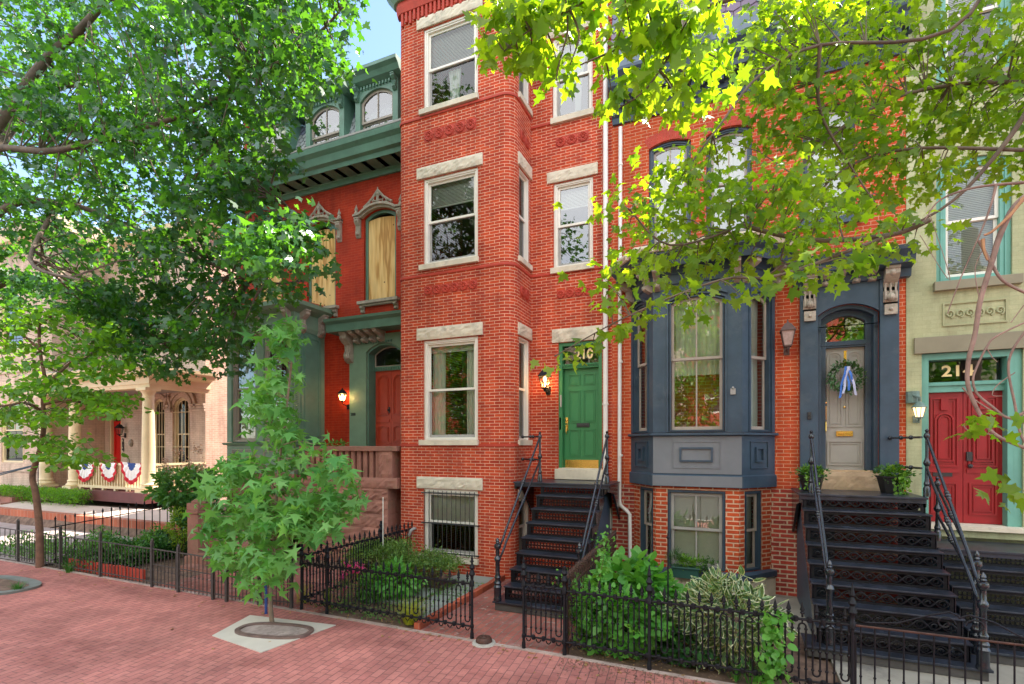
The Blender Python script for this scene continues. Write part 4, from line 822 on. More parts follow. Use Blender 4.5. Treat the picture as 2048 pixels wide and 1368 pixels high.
for s, e in ((o0[0][1] + .05, X0R - XBR), (o0[1][1] + .05, o0[0][0] - .05), (o0[2][1] + .08, o0[1][0] - .05)):
    for k in range(3): q.box(s, e, -.05 - .02 * k, 0, z_w1 - .55 + k * .1, z_w1 - .47 + k * .1)
q.build('arch_moulding', M_PINK, H)
for o in o0[:2] + o0[3:]:
    w = sash(H, M0, o[0], o[1], o[2], o[3], o[4], fr=M_CREAM, t=.07, st=.03, y=.08, glass_=G_DK); q = MB(M0); n = 5
    for i in range(n): x = o[0] + (o[1] - o[0]) * (i + .5) / n; q.tube([(x, .04, o[2]), (x, .04, o[3] - .12)], .013, 5)
    for z in (o[2] + .1, o[2] + .9, o[3] - .55): q.tube([(o[0], .035, z), (o[1], .035, z)], .014, 5)
    q.build('window_bars', M_CREAM, w)
for o in u0_: sash(H, M0, o[0], o[1], o[2], o[3], o[4], fr=M_CREAM, sm=M_DARK, t=.09, st=.04, y=.06, glass_=G_SKY)
o = o0[2]; q = MB(M0); ringr(q, o[0], o[1], o[2], o[3], .08, .02, .2, o[4] - .05, 0); q.build('door_frame', M_CREAM, H)
q = MB(M0); q.box(o[0] + .08, o[1] - .08, .12, .18, zfl, gz(230, 842, YW)); d = q.build('door', paint('vivid red door', (.62, .012, .01), .4, .08, 3, 0), H); q = MB(M0 @ Matrix.Translation((0, .12, 0))); zz = gz(230, 842, YW)
panel(q, o[0] + .18, o[1] - .18, zfl + .2, zfl + 1.0, -.02); panel(q, o[0] + .18, o[1] - .18, zfl + 1.15, zz - .15, -.02); q.build('door_panel', d.data.materials[0], d)
q = MB(M0); sheet(q, o[0] + .08, o[1] - .08, zz + .05, o[3] - .06, .14, .3); q.build('transom_pane', G_DK, H)
for i, ch in enumerate('204'): digits(ch, M0, .26, s0(247), -.02, gz(247, 882 + i * 8.5, YW), M_BLACKP, H, bold=.006)
q = MB(M0); q.ball((s0(264), -.04, gz(264, 886, YW)), .09, 8, 1.7); q.box(s0(258) - .05, s0(258) + .05, -.03, 0, gz(258, 922, YW) - .1, gz(258, 922, YW) + .1); q.build('door_plaque', M_BRKT, H)
# projecting bay at far left
q = MB(); XW0 = -31; wo = (gx(3, 11) - XW0, gx(47, 11) - XW0, gz(25, 925, 11), gz(25, 796, 11)); za = (wo[1] - wo[0]) / 2 * .96
uo_ = (gx(3, 11) - XW0 + .0, gx(47, 11) - XW0, gz(25, 700, 11), gz(25, 580, 11)); wall(q, (XW0, 11.0), (XBR, 11.0), -.2, ztw + 1.2, [wo + (za,), uo_ + (za,)], .2); wall(q, (XBR, 11.0), (XBR, YW), -.2, ztw + 1.2, (), .2); q.build('bay_wall', M_PINK, H)
Mb = face((XW0, 11.0), (1, 0)); sash(H, Mb, wo[0], wo[1], wo[2], wo[3], za, fr=M_CREAM, sm=M_CREAM, sl_=M_DARK, t=.12, st=.05, mun=1, y=.03, blind=0, curt=[(0, 1, .5, 1, 8)]); sash(H, Mb, *uo_, za, fr=M_CREAM, sm=M_DARK, t=.12, st=.05, mun=1, glass_=G_SKY)
q = MB(Mb); q.box(wo[0] - .15, XBR - XW0 + .02, -.06, .02, wo[2] - .35, wo[2] - .05); q.box(0, XBR - XW0 + .02, -.04, .02, wo[3] + 1.0, wo[3] + 1.2); q.build('stone_band', M_PINK, H)
q = MB(); q.sweep([(XW0, 11.0), (XBR, 11.0), (XBR, YW), (X0R, YW), (X0R, YW + 9)], [(-.1, ztw), (.1, ztw), (.14, ztw + .2), (.4, ztw + .3), (.46, ztw + .5), (-.1, ztw + .55)]); q.build('cornice', M_CREAM, H)
q = MB(); q.box(XW0, X0R, YW + .3, YW + 9, ztw + .5, ztw + .7); q.box(XW0, XBR, 11.2, YW + .5, ztw + .5, ztw + .7); q.build('roof', M_DARK, H)
q = MB(); q.box(XW0, X0R - .3, YW + 8.8, YW + 9, -.2, ztw); q.box(XW0, XW0 + .1, 11.2, YW + 9, -.2, ztw); q.box(XW0, X0R - .2, YW + 1.5, YW + 1.6, -.2, ztw - .1); q.build('rear_wall', M_ROOMD, H)
# porch
zp1 = gz(297, 776, YP); PX = gx(297, YP) + .22; PL = gx(88, YP) - .3; q = MB(); q.box(PL, PX + .1, YP - .32, YW - .01, zfl - .34, zfl); q.build('porch_floor', paint('dark red porch edge', (.12, .03, .028), .6, .2, 2, .2), H)
q = MB(); q.sweep([(PL - .2, YP - .1), (PX, YP - .1), (PX, YW - .01)], [(-.35, zp1), (.0, zp1), (.02, zp1 + .12), (.05, zp1 + .13), (.05, zp1 + .34), (.10, zp1 + .38), (.16, zp1 + .42), (.34, zp1 + .44), (.36, zp1 + .54), (.42, zp1 + .58), (.44, zp1 + .68), (-.35, zp1 + .7)]); q.build('porch_entablature', M_CREAM, H)
q = MB(); q.box(PL - .2, PX - .3, YP + .2, YW - .02, zp1 + .1, zp1 + .2); q.plan([(PL - .4, YP - .45), (PX + .42, YP - .45), (PX + .42, YW - .02), (PL - .4, YW - .02)], zp1 + .69, zp1 + .73); q.build('porch_roof', M_GREYS, H)
for px in (297, 150, 92):
    x = gx(px, YP); hgt = zp1 - zfl; q = MB(); q.box(x - .27, x + .27, YP - .27, YP + .27, zfl, zfl + .1); q.lathe((x, YP, zfl), [(.25, .1), (.27, .14), (.25, .19), (.22, .2), (.21, .24), (.235, .27), (.2, .31), (.19, .34), (.195, hgt * .35), (.165, hgt - .34), (.18, hgt - .33), (.18, hgt - .3), (.165, hgt - .29), (.17, hgt - .2), (.22, hgt - .12), (.23, hgt - .1)], 20); q.box(x - .25, x + .25, YP - .25, YP + .25, hgt + zfl - .1, hgt + zfl); q.build('porch_column', M_CREAM, H, smooth=40)
q = MB(); xa, xb = gx(150, YP) + .2, gx(297, YP) - .2; zr1, zr0 = gz(225, 926, YP), gz(225, 972, YP)
def balus(q, xa, xb, y, f=None):
    q.box(xa, xb, y - .05, y + .05, zr1 - .07, zr1); q.box(xa, xb, y - .05, y + .05, zr0 - .09, zr0); n = int((xb - xa) / .15)
    for i in range(n): x = xa + (xb - xa) * (i + .5) / n; q.box(x - .025, x + .025, y - .025, y + .025, zr0, zr1 - .07)
    for i in range(6): x = xa + (xb - xa) * (i + .3) / 5.6; q.box(x - .05, x + .05, y - .05, y + .05, zfl, zr0 - .09)
balus(q, xa, xb, YP); q.M = face((gx(297, YP), YP), (0, 1)); balus(q, .2, YW - YP, 0); q.build('porch_balustrade', M_CREAM, H)
q = MB()
for i in range(3): q.box(gx(92, YP) - 1.9 - .0, gx(92, YP) - .2, YP - .62 - .3 * i, YP - .32 - .3 * i, zfl - .9, zfl - .17 * (i + 1))
q.build('porch_steps', M_BROWN, H)
q = MB(); xs = gx(96, YP)
for dx in (-.35, .35): q.tube([(xs + dx * .2, YP - .3, zfl + .85), (xs - 1.6 + dx, YP - 2.4, zfl + .0)], .02, 6)
q.tube([(xs, YP - .3, zfl), (xs, YP - .3, zfl + .86)], .016); q.tube([(xs - .12 + .1 * math.cos(t * .6) * (1 - t / 20), YP - .3, zfl + .75 + .1 * math.sin(t * .6) * (1 - t / 20)) for t in range(16)], .009, 5); q.build('step_railing', M_BLUE, H)
# ================================================================== ground
def sheetxy(name, poly, z, m, kind='structure', label=None):
    q = MB(); zz = z if callable(z) else (lambda x, y: z); q.F([q.V(x, y, zz(x, y)) for x, y in poly], [tuple(p) for p in poly]); o = q.build(name, m)
    o['kind'] = kind
    if label: o['label'] = label
    return o
g = paint('asphalt and earth', (.08, .075, .07), .95, .25, .4, .6); sheetxy('ground', [(-150, -150), (150, -150), (150, 150), (-150, 150)], -.42, g)
FY = 6.07
M_WALK = brick('sidewalk brick', (.58, .235, .195), (.47, .18, .155), (.24, .12, .11), bw=.205, rh=.102, ms=.006, coord='Object', rot=math.radians(84), stain=(.34, .14, .12), smooth=.3, bump=.45, wob=.006, patch=((.26, .12, .10), .66))
M_PATH = brick('old path brick', (.46, .16, .12), (.34, .12, .10), (.27, .20, .16), bw=.215, rh=.105, ms=.009, coord='Object', rot=math.radians(88), stain=(.40, .25, .22), wob=.012, smooth=.5, bump=.9, patch=((.45, .36, .31), .62))
q = MB(); q.box(-40, 30, .0, FY + .02, -.3, 0); s = q.build('sidewalk', M_WALK); s['kind'] = 'structure'
q = MB(); q.box(-40, 30, -.18, -.004, -.3, .004); s = q.build('kerb', M_CONC); s['kind'] = 'structure'
q = MB(); q.box(-150, 150, -11, -.18, -.4, -.15); s = q.build('road', paint('street asphalt', (.055, .055, .056), .9, .2, 1.2, .5)); s['kind'] = 'structure'
q = MB(); q.box(-150, 150, -16, -11, -.4, -.01); s = q.build('far_pavement', M_CONC); s['kind'] = 'structure'
M_SOIL = paint('garden mulch', (.15, .090, .062), .95, .5, 6, 1.6, dirt=(.26, .17, .12))
q = MB(); nx, ny = 70, 26                              # planted front yards: a lumpy sheet that rises towards the villa
def gzt(x, y): 
    t = min(1, max(0, (y - FY - .1) / 3.6)); k = min(1, max(0, (-12.4 - x) / 2.2)); t = (.0 if y < FY + 3.1 else .62 + .22 * min(1, (y - FY - 3.1) / 1.4)); return .004 + .62 * k * t + .02 * math.sin(x * 3.1) * math.cos(y * 4.3) * (1 if y > FY + .1 else 0)
xs = np.linspace(-34, 9, nx + 1); ys = np.linspace(FY + .02, 13.4, ny + 1); G = [[q.V(x, y, gzt(x, y) - .03) for y in ys] for x in xs]
for i in range(nx):
    for j in range(ny): q.F((G[i][j], G[i + 1][j], G[i + 1][j + 1], G[i][j + 1]))
s = q.build('garden_soil', M_SOIL, smooth=True); s['kind'] = 'structure'
e0 = gr(848, 1252); e1 = gr(985, 1168); XE = (e0.x + e1.x) / 2; XRF = gr(1140, 1296).x
q = MB(); q.box(XE + .09, XRF - .03, FY + .022, Y2, -.2, .012); s = q.build('brick_path', M_PATH); s['kind'] = 'structure'
q = MB(); y = FY + .05
while y < Y1 - .05: q.box(XE - .045 + random.uniform(-.006, .006), XE + .05, y + .004, y + .196, -.1, .085 + random.uniform(-.008, .012)); y += .2
s = q.build('brick_edging', brick('edging brick', (.55, .14, .07), (.42, .10, .06), (.4, .3, .25), bw=.2, rh=.3, ms=.002, coord='Object', patch=((.45, .38, .33), .66)), bevel=.006); s['kind'] = 'structure'
M_FLAG = paint('green grey flagstone', (.30, .33, .29), .8, .14, 2.2, .3, dirt=(.22, .24, .22))
q = MB()
for x0, x1, ya, yb in ((XE - .62, XE - .10, FY + .42, 7.62), (XE - .62, XE - .12, 7.68, 8.5), (XE - 1.35, XE - .68, 7.35, 7.9), (XE - 1.3, XE - .7, 6.95, 7.28), (XE - .95, XE - .08, 8.54, Y1 - .03)): q.plan([(x0, ya), (x1, ya + .02), (x1 - .02, yb), (x0 + .02, yb - .03)], -.02, .03)
s = q.build('flagstone_path', M_FLAG, bevel=.006); s['kind'] = 'structure'
q = MB(); q.box(XRF + 3.0, 9, FY + .022, Y2, -.2, .012); q.box(XRF + 2.2, XRF + 3.02, 8.1, Y2, -.2, .010); s = q.build('concrete_path', paint('damp concrete', (.33, .30, .245), .6, .3, 1.3, .4, dirt=(.12, .11, .10))); s['kind'] = 'structure'
q = MB(); pl = [(-34, 9.34), (-12.4, 9.34), (-12.4, 10.9), (-17.2, 10.9), (-17.2, 10.35), (-34, 9.95)]; q.F([q.V(x, y, gzt(-20, y) + .035) for x, y in pl]); s = q.build('pale_path', paint('pale path', (.55, .43, .37), .9, .1, 2, .2)); s['kind'] = 'structure'
q = MB(); q.box(-34, -12.2, FY + 3.02, FY + 3.26, -.1, .45); s = q.build('garden_kerb', brick('low garden brick', (.5, .16, .09), (.42, .12, .07), (.5, .38, .3), coord='Object')); s['kind'] = 'structure'
ex = gr(650, 1170)                                    # brick yard between the 208 and 210 gates
q = MB(); q.box(gr(291, 1177).x, gr(560, 1230).x + .4, FY + .022, 8.3, -.2, .013); s = q.build('gate_path', M_PATH); s['kind'] = 'structure'
# ================================================================== cast iron stairs
def newel(q, x, y, z, h, s=1.0):
    q.lathe((x, y, z), [(.062 * s, 0), (.066 * s, .02), (.056 * s, .05), (.058 * s, .20), (.066 * s, .22), (.050 * s, .25), (.06 * s, .28), (.045 * s, .31), (.04 * s, .34), (.052 * s, .37), (.036 * s, .41), (.034 * s, h * .62), (.045 * s, h * .64), (.055 * s, h * .67), (.045 * s, h * .70), (.03 * s, h * .72), (.03 * s, h * .82), (.05 * s, h * .84), (.058 * s, h * .87), (.05 * s, h * .9), (.028 * s, h * .915), (.036 * s, h * .93), (.024 * s, h * .945), (.03 * s, h * .96), (.022 * s, h * .985), (.004, h * 1.01)], 14)
def collar(q, p, r=.032):
    p = Vector(p); q.ball(p, r, 8)
def stair(root, X0, X1, LX0, LX1, yl0, yl1, zl, ybot, n, zb, pat, cheeks=()):
    """landing from yl0 (wall) to yl1, then n treads down to ybot"""
    q = MB(); q.box(LX0, LX1, yl1 - .04, yl0, zl - .03, zl); q.box(LX0 + .02, LX1 - .02, yl1 - .02, yl1, zl - .09, zl - .03); q.build('landing', M_IRONW, root, bevel=.004)
    q = MB()
    for x in (LX0 + .03, LX1 - .03): q.new(); sidep(q, [(yl1, zl - .03), (yl1, zl - .14), (yl1 + .35, zl - .2), (yl0, zl - .75), (yl0, zl - .03)], x - .02, x + .02)
    q.buildm('landing_bracket', M_IRON, root)
    rise = (zl - zb) / n; run = (yl1 - ybot) / (n - 1) if n > 1 else .2
    for i in range(n):
        zt = zl - rise * (i + 1) if i < n - 1 else None; yf = yl1 - run * i
        zr0, zr1 = zl - rise * (i + 1) + .0, zl - rise * i - .03      # riser plane at yf
        q = MB(); q.box(X0, X1, yf, yf + .012, zr0, zr0 + .03); q.box(X0, X1, yf, yf + .012, zr1 - .03, zr1); q.box(X0, X0 + .05, yf, yf + .012, zr0 + .03, zr1 - .03); q.box(X1 - .05, X1, yf, yf + .012, zr0 + .03, zr1 - .03)
        a, b, c, d = X0 + .05, X1 - .05, zr0 + .03, zr1 - .03; h = d - c
        if pat == 'lattice':
            m = int((b - a) / (h * .42)); w_ = (b - a) / m
            for k in range(m):
                x = a + w_ * (k + .5)
                for zz in (c + h * .27, c + h * .73): q.tube([(x + (w_ * .5) * math.cos(t * math.pi / 4), yf + .004, zz + h * .27 * math.sin(t * math.pi / 4)) for t in range(9)], .0065, 4, False)
                q.box(x - .012, x + .012, yf, yf + .01, c + h * .44, c + h * .56)
        else:
            m = int((b - a) / .26); w_ = (b - a) / m
            for s_ in (0, math.pi): q.tube([(a + (b - a) * t / (m * 8), yf + .002, c + h * .5 + h * .42 * math.sin(t * math.pi / 4 + s_)) for t in range(m * 8 + 1)], .0085, 5)
            for k in range(m * 2):
                x = a + w_ * (k + .5) / 2; s_ = 1 if k % 2 else -1; q.tube([(x + .05 * (1 - t / 14) * math.cos(t * .7), yf - .004, c + h * .5 + s_ * h * .16 * 0 + .045 * (1 - t / 14) * math.sin(t * .7) * s_) for t in range(11)], .0075, 4)
        q.build('riser', M_IRONM, root)
        if zt is not None: q = MB(); q.box(X0 - .02, X1 + .02, yf - run - .035, yf + .012, zt - .022, zt); q.build('tread', M_IRONW, root, bevel=.004)
    q = MB(); q.box(X0 - .12, X1 + .12, ybot - run * .0 - .14, ybot + .3, .012, zb - .03); q.build('plinth', paint('stone plinth', (.07, .065, .06), .8, .3, 4, .5), root, bevel=.01)
    q = MB(); q.box(X0 - .15, X1 + .15, ybot - .17, ybot + .3, zb - .03, zb); q.build('base_plate', M_IRONW, root, bevel=.006)
    for x in cheeks: q = MB(); sidep(q, [(yl0, .0), (yl0, zl - .16), (yl1 - .05, zl - .3), (ybot + .45, zb + rise * 1.2), (ybot + .32, .02)], x - .012, x + .012); q.build('side_panel', M_BLUE, root)
    for x in (X0 - .0, X1 + .0):
        q = MB(); x0, x1 = x - .01, x + .01; up = [(yl1, zl - .02)]; 
        for i in range(n): yf = yl1 - run * i; up += [(yf, zl - rise * i - .025), (yf, zl - rise * (i + 1) - .02)] if i else [(yf, zl - rise - .02)]
        lo = [(yl1 - run * (n - 1), zb), (yl1 - run * (n - 1) + .16, zb), (yl1 + .12, zl - rise * 1.5), (yl1 + .12, zl - .02)]
        sidep(q, up + lo, x0, x1); q.build('stringer', M_IRON, root)
def rails(root, x, y1, z1, y0, z0, xt=None, h=.86, hn=1.08, lift=(.40, .84), s=1.0, side=1):
    """lower newel at (x,y0,z0), upper post at (x,y1,z1), two round rails that curl into the newel"""
    q = MB(); newel(q, x, y0, z0, hn, s); q.build('newel_post', M_IRON, root, smooth=35)
    q = MB(); q.lathe((x, y1, z1), [(.045, 0), (.045, .12), (.03, .15), (.04, .18), (.026, .22), (.022, h * .5), (.04, h * .53), (.045, h * .56), (.03, h * .6), (.02, h * .64), (.02, h * .95), (.034, h * .97), (.04, h), (.03, h + .03), (.015, h + .045), (.026, h + .075), (.004, h + .1)], 12); q.build('newel_post', M_IRON, root, smooth=35)
    for lf in lift:
        top = Vector((x, y1, z1 + lf)); lo = Vector((x, y0, z0 + lf * hn * 1.0)); zl_ = z0 + (hn * .67 if lf < .6 else hn * .87) - (.0); yk = y0 + .30
        mid = Vector((x, yk, top.z + (zl_ + .10 - top.z) * (y1 - yk) / (y1 - (y0 + .2)))); q = MB()
        pts_ = [top, mid, Vector((x, y0 + .2, zl_ + .08)), Vector((x, y0 + .12, zl_ + .015)), Vector((x, y0 + .02, zl_))]; q.tube(pts_, .0185, 10)
        m = top.lerp(mid, .52); dirv = (mid - top).normalized()
        for k in (-.05, 0, .05): q.ball(m + dirv * k, .03 if k else .036, 8)
        q.build('handrail', M_IRON, root, smooth=60)
S = thing('iron_stairs', 'narrow black cast iron stairs with pierced risers leading up to the green door', 'stairs', 'cast iron entrance stairs')
xa, xb = -3.34, -2.18; stair(S, xa, xb, XC + .02, XR + .18, Y2 - .01, 9.06, 1.90, 7.42, 8, .16, 'lattice', (xb - .05,))
rails(S, xa - .08, 9.2, 1.9, 7.30, .16, hn=.98, lift=(.40, .86)); rails(S, xb + .05, 9.2, 1.9, 7.42, .16, hn=.98)
q = MB()
for z in (1.9 + .42, 1.9 + .86):
    for x0, x1, y0, y1 in ((xa - .08, XC + .02, 9.2, 9.42), (xb + .05, XR - .08, 9.2, Y2 - .02)):
        a, b = Vector((x0, y0, z)), Vector((x1, y1, z)); q.tube([a, b], .017, 8); 
        for f in (.35, .5, .92): q.ball(a.lerp(b, f), .034, 8)
q.build('wall_rail', M_IRON, S, smooth=60)
S = thing('iron_stairs', 'wide black cast iron stairs with scrollwork risers leading up to the taupe door', 'stairs', 'cast iron entrance stairs')
xa, xb = .93, 2.42; stair(S, xa, xb, xa - .06, xb + .03, Y2 - .05, 8.86, 1.87, 7.36, 8, .15, 'scroll', (xa + .04, xb - .04))
rails(S, xa + .13, 9.0, 1.87, 7.34, .15, hn=1.03); rails(S, xb + .06, 9.0, 1.87, 7.2, .15, hn=1.05)
q = MB(); z = 1.87 + .84
for z in (1.87 + .40, 1.87 + .84): a, b = Vector((xb, 9.0, z)), Vector((xb - .18, Y2 - .1, z)); q.tube([a, b], .017, 8); [q.ball(a.lerp(b, f), .034, 8) for f in (.3, .6, .95)]
q.build('wall_rail', M_IRON, S, smooth=60)
S = thing('iron_stairs', 'black cast iron stairs with lattice risers below the crimson double doors', 'stairs', 'cast iron entrance stairs')
stair(S, 2.62, 4.6, 2.60, 4.6, Y2 - .16, 9.0, 1.16, 8.0, 5, .15, 'lattice', (4.5, 2.66)); rails(S, 2.60, 9.0, 1.16 + .1, 7.72, .15, h=.80, hn=1.2, lift=(.36, .76))
# ================================================================== brownstone stoop of 208
S = thing('brownstone_stoop', 'rough brownstone stoop with stone balustrade below the orange red door', 'stoop')
xr = XL - .02; PY = 9.05; xp0, xp1 = gx(757, PY), gx(792, PY); xp2 = gx(640, PY)
zcop = gz(700, 893, PY); zband = gz(760, 965, PY)
M_BS = paint('brownstone block', (.34, .15, .11), .92, .28, 3, 1.4, dirt=(.22, .15, .09))
q = MB(); n = 0
for (x0, x1) in ((gx(722, PY), gx(776, PY)), (xp2 - .6, gx(724, PY))):
    z = -.1
    while z < zband - .3: rough(q, x0 + .004, x1 - .004, PY, PY + .6, z + .006, min(z + .3, zband - .12), .05, (9, 5)); z += .3
q.build('stone_pier', M_BS, S)
q = MB(); rough(q, xp2 - .6, xr, PY - .03, PY + .5, zband - .12, zband + .10, .03, (40, 4)); q.box(xp2 - .6, xr, PY + .5, Y8 - .01, zband - .1, zband + .08); q.build('landing_slab', M_BS, S)
q = MB(); rough(q, xp0 - .0, xp1 - .1, PY + .0, PY + .3, zband + .10, zcop - .1, .04, (7, 7)); q.build('balustrade_post', M_BS, S)
x = xp2 - .5
k = 0
while x < xr - .05:
    if not (xp0 - .08 < x < xp1 - .02): q = MB(); rough(q, x, x + .10, PY + .04, PY + .2, zband + .10, zcop - .1, .02, (3, 6)); q.build('baluster', M_BS, S)
    x += .17; k += 1
q = MB(); q.box(xp2 - .6, xr, PY - .04, PY + .26, zcop - .1, zcop + .01); q.build('coping', M_BROWN, S, bevel=.012)
q = MB(); q.box(xp0 - .3, xr, Y8 - .35, Y8 - .05, -.2, zband - .1); q.build('cellar_door', M_RDOOR, S)
q = MB()
for i in range(8): q.box(xp2 - 2.0, xp2 - .62, PY + .3 - .28 * i - .28, PY + .8, zband - .23 * (i + 1) - .3, zband + .08 - .23 * (i + .0) - .2)
q.build('steps', M_BROWN, S)
p = gr(400, 1128); P = thing('stone_gatepost', 'squat brownstone gatepost with carved cap behind the young star-leaved tree', 'gatepost'); q = MB(); q.box(p.x - .17, p.x + .17, p.y - .17, p.y + .17, 0, 1.12); q.box(p.x - .21, p.x + .21, p.y - .21, p.y + .21, 0, .2); q.build('shaft', M_BROWN, P, bevel=.01)
q = MB(); q.box(p.x - .2, p.x + .2, p.y - .2, p.y + .2, 1.121, 1.18); q.box(p.x - .18, p.x + .18, p.y - .18, p.y + .18, 1.18, 1.34); q.lathe((p.x, p.y, 1.34), [(.2, 0), (.2, .05), (.1, .1), (.01, .12)], 4); q.build('cap', M_BROWN, P, bevel=.01)
# ================================================================== wall lanterns
def lantern(label, px, py, Y, h, lit, style=0, M=None, glassm=None, body=None):
    c = pt(px, py, Y); t = thing('wall_lantern', label, 'lantern', 'wall lanterns by the doors', (c.x, Y, c.z)); body = body or M_IRONM; y = -.22 if style != 2 else -.16
    w = h * .30; q = MB(); q.lathe((0, y, 0), [(w * .5, -h * .42), (w * .62, -h * .38), (w * .62, -h * .36)], 4 if style == 0 else 6)
    nn = 4 if style != 2 else 8; R_ = math.sqrt(2) if nn == 4 else 1; rot = Matrix.Translation((0, y, 0)) @ Matrix.Rotation(math.pi / 4 if nn == 4 else 0, 4, 'Z'); q = MB(rot)
    q.lathe((0, 0, 0), [(w * .55, -h * .40), (w * .62, -h * .37), (w * .62, -h * .34)], nn); q.lathe((0, 0, 0), [(w * 1.12, h * .14), (w * 1.15, h * .17), (w * .55, h * .38), (w * .5, h * .40), (w * .22, h * .44), (w * .1, h * .5), (.012, h * .56)], nn); q.ball((0, 0, -h * .44), w * .25, 6)
    for k in range(nn):
        a = 2 * math.pi * k / nn; q.tube([(w * .58 * math.cos(a), w * .58 * math.sin(a), -h * .35), (w * 1.0 * math.cos(a), w * 1.0 * math.sin(a), h * .15)], .007, 4)
    if style != 1: q.M = Matrix(); q.tube([(0, y, -h * .46), (0, y * .6, -h * .56), (0, -.02, -h * .46)], .012, 6); q.box(-.045, .045, -.03, 0, -h * .62, -h * .25)
    if style == 1: q.M = Matrix(); q.tube([(0, y, -h * .42), (0, y, -h * .6), (0, -.02, -h * .75)], .012, 6); q.box(-.03, .03, -.03, 0, -h * .95, -h * .6)
    if style == 2: q.M = Matrix(); q.tube([(0, y, h * .5), (0, y - .02, h * .66), (-.05, y + .04, h * .8), (-.05, -.02, h * .72)], .02, 8); q.lathe((-.05, -.03, h * .72), [(.09, -.09), (.09, .09)], 10)
    q.build('frame', body, t, smooth=30); q = MB(rot); q.lathe((0, 0, 0), [(w * .52, -h * .34), (w * .94, h * .14)], nn); q.build('glass', glassm or (M_LGLASS if lit == 2 else glass('lantern glass', .12)), t)
    if lit: q = MB(Matrix.Translation((0, y, 0))); q.lathe((0, 0, -h * .3), [(.012, 0), (.012, h * .2), (w * .20, h * .25), (w * .26, h * .34), (w * .14, h * .42), (.002, h * .48)], 8); q.build('bulb', M_FLAME, t); 
    if lit:
        l = bpy.data.lights.new('lantern_light', 'POINT'); l.energy = 3.5; l.color = (1, .55, .22); l.shadow_soft_size = .05; lo = bpy.data.objects.new('lantern_light', l); C.objects.link(lo); lo.parent = t; lo.location = (0, y, -h * .05)
    return t
lantern('black lantern glowing warm on the wall left of the green door', 1097, 762, Y2, .46, 1)
lantern('small lit lantern on the red wall left of the orange red door', 697, 793, Y8, .34, 1, 1)
lantern('unlit weathered lantern of dusty glass on brick beside the taupe door', 1573, 676, Y2, .48, 0, 0, glassm=M_CLEARL, body=paint('rusty brown lantern', (.10, .055, .045), .6, .3, 12, .3))
lantern('stubby verdigris lantern glowing on the pale green wall beside the crimson doors', 1832, 822, Y2, .30, 1, 2, glassm=M_LGLASS, body=paint('verdigris', (.16, .24, .21), .7, .3, 14, .3))
lantern('small black lantern on the cream wall right of the bright red door', 251, 860, YW, .5, 0, 0)
# ================================================================== pipes, meters, small fittings
def pipe(label, pts_, r, m, straps=()):
    t = thing('downpipe', label, 'downpipe', 'white downpipes between the brick houses', (pts_[-1][0], pts_[-1][1], max(0, pts_[-1][2]))); L0 = t.location
    q = MB(Matrix.Translation(-L0)); q.tube(pts_, r, 10); q.build('pipe', m, t, smooth=60); q = MB(Matrix.Translation(-L0))
    for z, x, y in straps: q.lathe((x, y, z), [(r * 1.25, -.02), (r * 1.25, .02)], 10); q.box(x - .012, x + .012, y, y + .08, z - .015, z + .015)
    q.build('strap', m, t)
yp = Y2 - .09; x1, x2 = gx(1211, yp), gx(1243, yp); z = gz(1226, 1010, yp)
pipe('square white downpipe running straight down beside the green door', [(x1, yp, 12.2), (x1, yp, .9)], .05, M_PIPE, [(k, x1, yp) for k in (1.5, 3.4, 5.3, 7.2, 9.2)])
pipe('white downpipe with an elbow near the ground beside the blue bay', [(x2 - .02, yp, zcor - .1), (x2 - .04, yp, z + .12), (x2 - .02, yp, z), (x2 + .10, yp - .02, z - .09), (x2 + .16, yp - .02, z - .16), (x2 + .17, yp - .02, .35), (x2 + .17, yp - .02, .02)], .037, M_PIPE, [(k, x2 - .02, yp) for k in (2.4, 4.2, 6.2, 8.0)])
mx_ = gx(1212, Y2); t = thing('electric_meter', 'grey electric meter box with round dials below the stair landing', 'meter', loc=(mx_, Y2 - .1, .55)); z0 = -.55
q = MB(Matrix.Translation((-mx_, -(Y2 - .1), z0))); zt_ = gz(1212, 1014, Y2); q.box(mx_ - .17, mx_ + .13, Y2 - .16, Y2, zt_ - .40, zt_); q.box(mx_ - .15, mx_ + .13, Y2 - .14, Y2, zt_ - .8, zt_ - .43); q.build('box', M_METERG, t, bevel=.01)
for zz in (zt_ - .2, zt_ - .62): q = MB(Matrix.Translation((-mx_, -(Y2 - .1), z0)) @ Matrix.Translation((mx_ - .02, Y2 - .16, zz)) @ Matrix.Rotation(math.pi / 2, 4, 'X')); q.lathe((0, 0, -.02), [(.105, 0), (.105, .03), (.085, .05), (.08, .11), (.05, .13), (.002, .135)], 16); q.build('dial', M_GREYS if zz > zt_ - .3 else M_GREYS, t, smooth=40)
q = MB(Matrix.Translation((-mx_, -(Y2 - .1), z0))); q.tube([(mx_ + .02, Y2 - .05, zt_), (mx_ + .05, Y2 - .05, zt_ + .25)], .03); q.build('conduit', M_METERG, t)
g_ = gr(968, 1287); t = thing('valve_cover', 'small round rusty iron valve cap set in the brick path', 'valve cover', loc=(g_.x, g_.y, .012)); q = MB(); q.lathe((0, 0, 0), [(.105, 0), (.11, .03), (.10, .06), (.085, .075), (.08, .07), (.04, .07), (.03, .085), (.002, .09)], 20); q.build('cap', M_RUST, t, smooth=35); q = MB(); q.lathe((0, 0, -.01), [(.16, .0), (.15, .02), (.1, .025)], 16); q.build('collar', M_CONC, t)
c = pt(826, 1062, Y1); t = thing('vent_pipe', 'bent grey pipe outlet on the brick wall left of the barred window', 'pipe', loc=(c.x, Y1, c.z)); q = MB(); q.tube([(.06, 0, .06), (.06, -.08, .06), (.03, -.12, .03), (.0, -.12, -.05), (-.03, -.12, -.08)], .03, 10); q.build('pipe', M_GREYS, t, smooth=60)
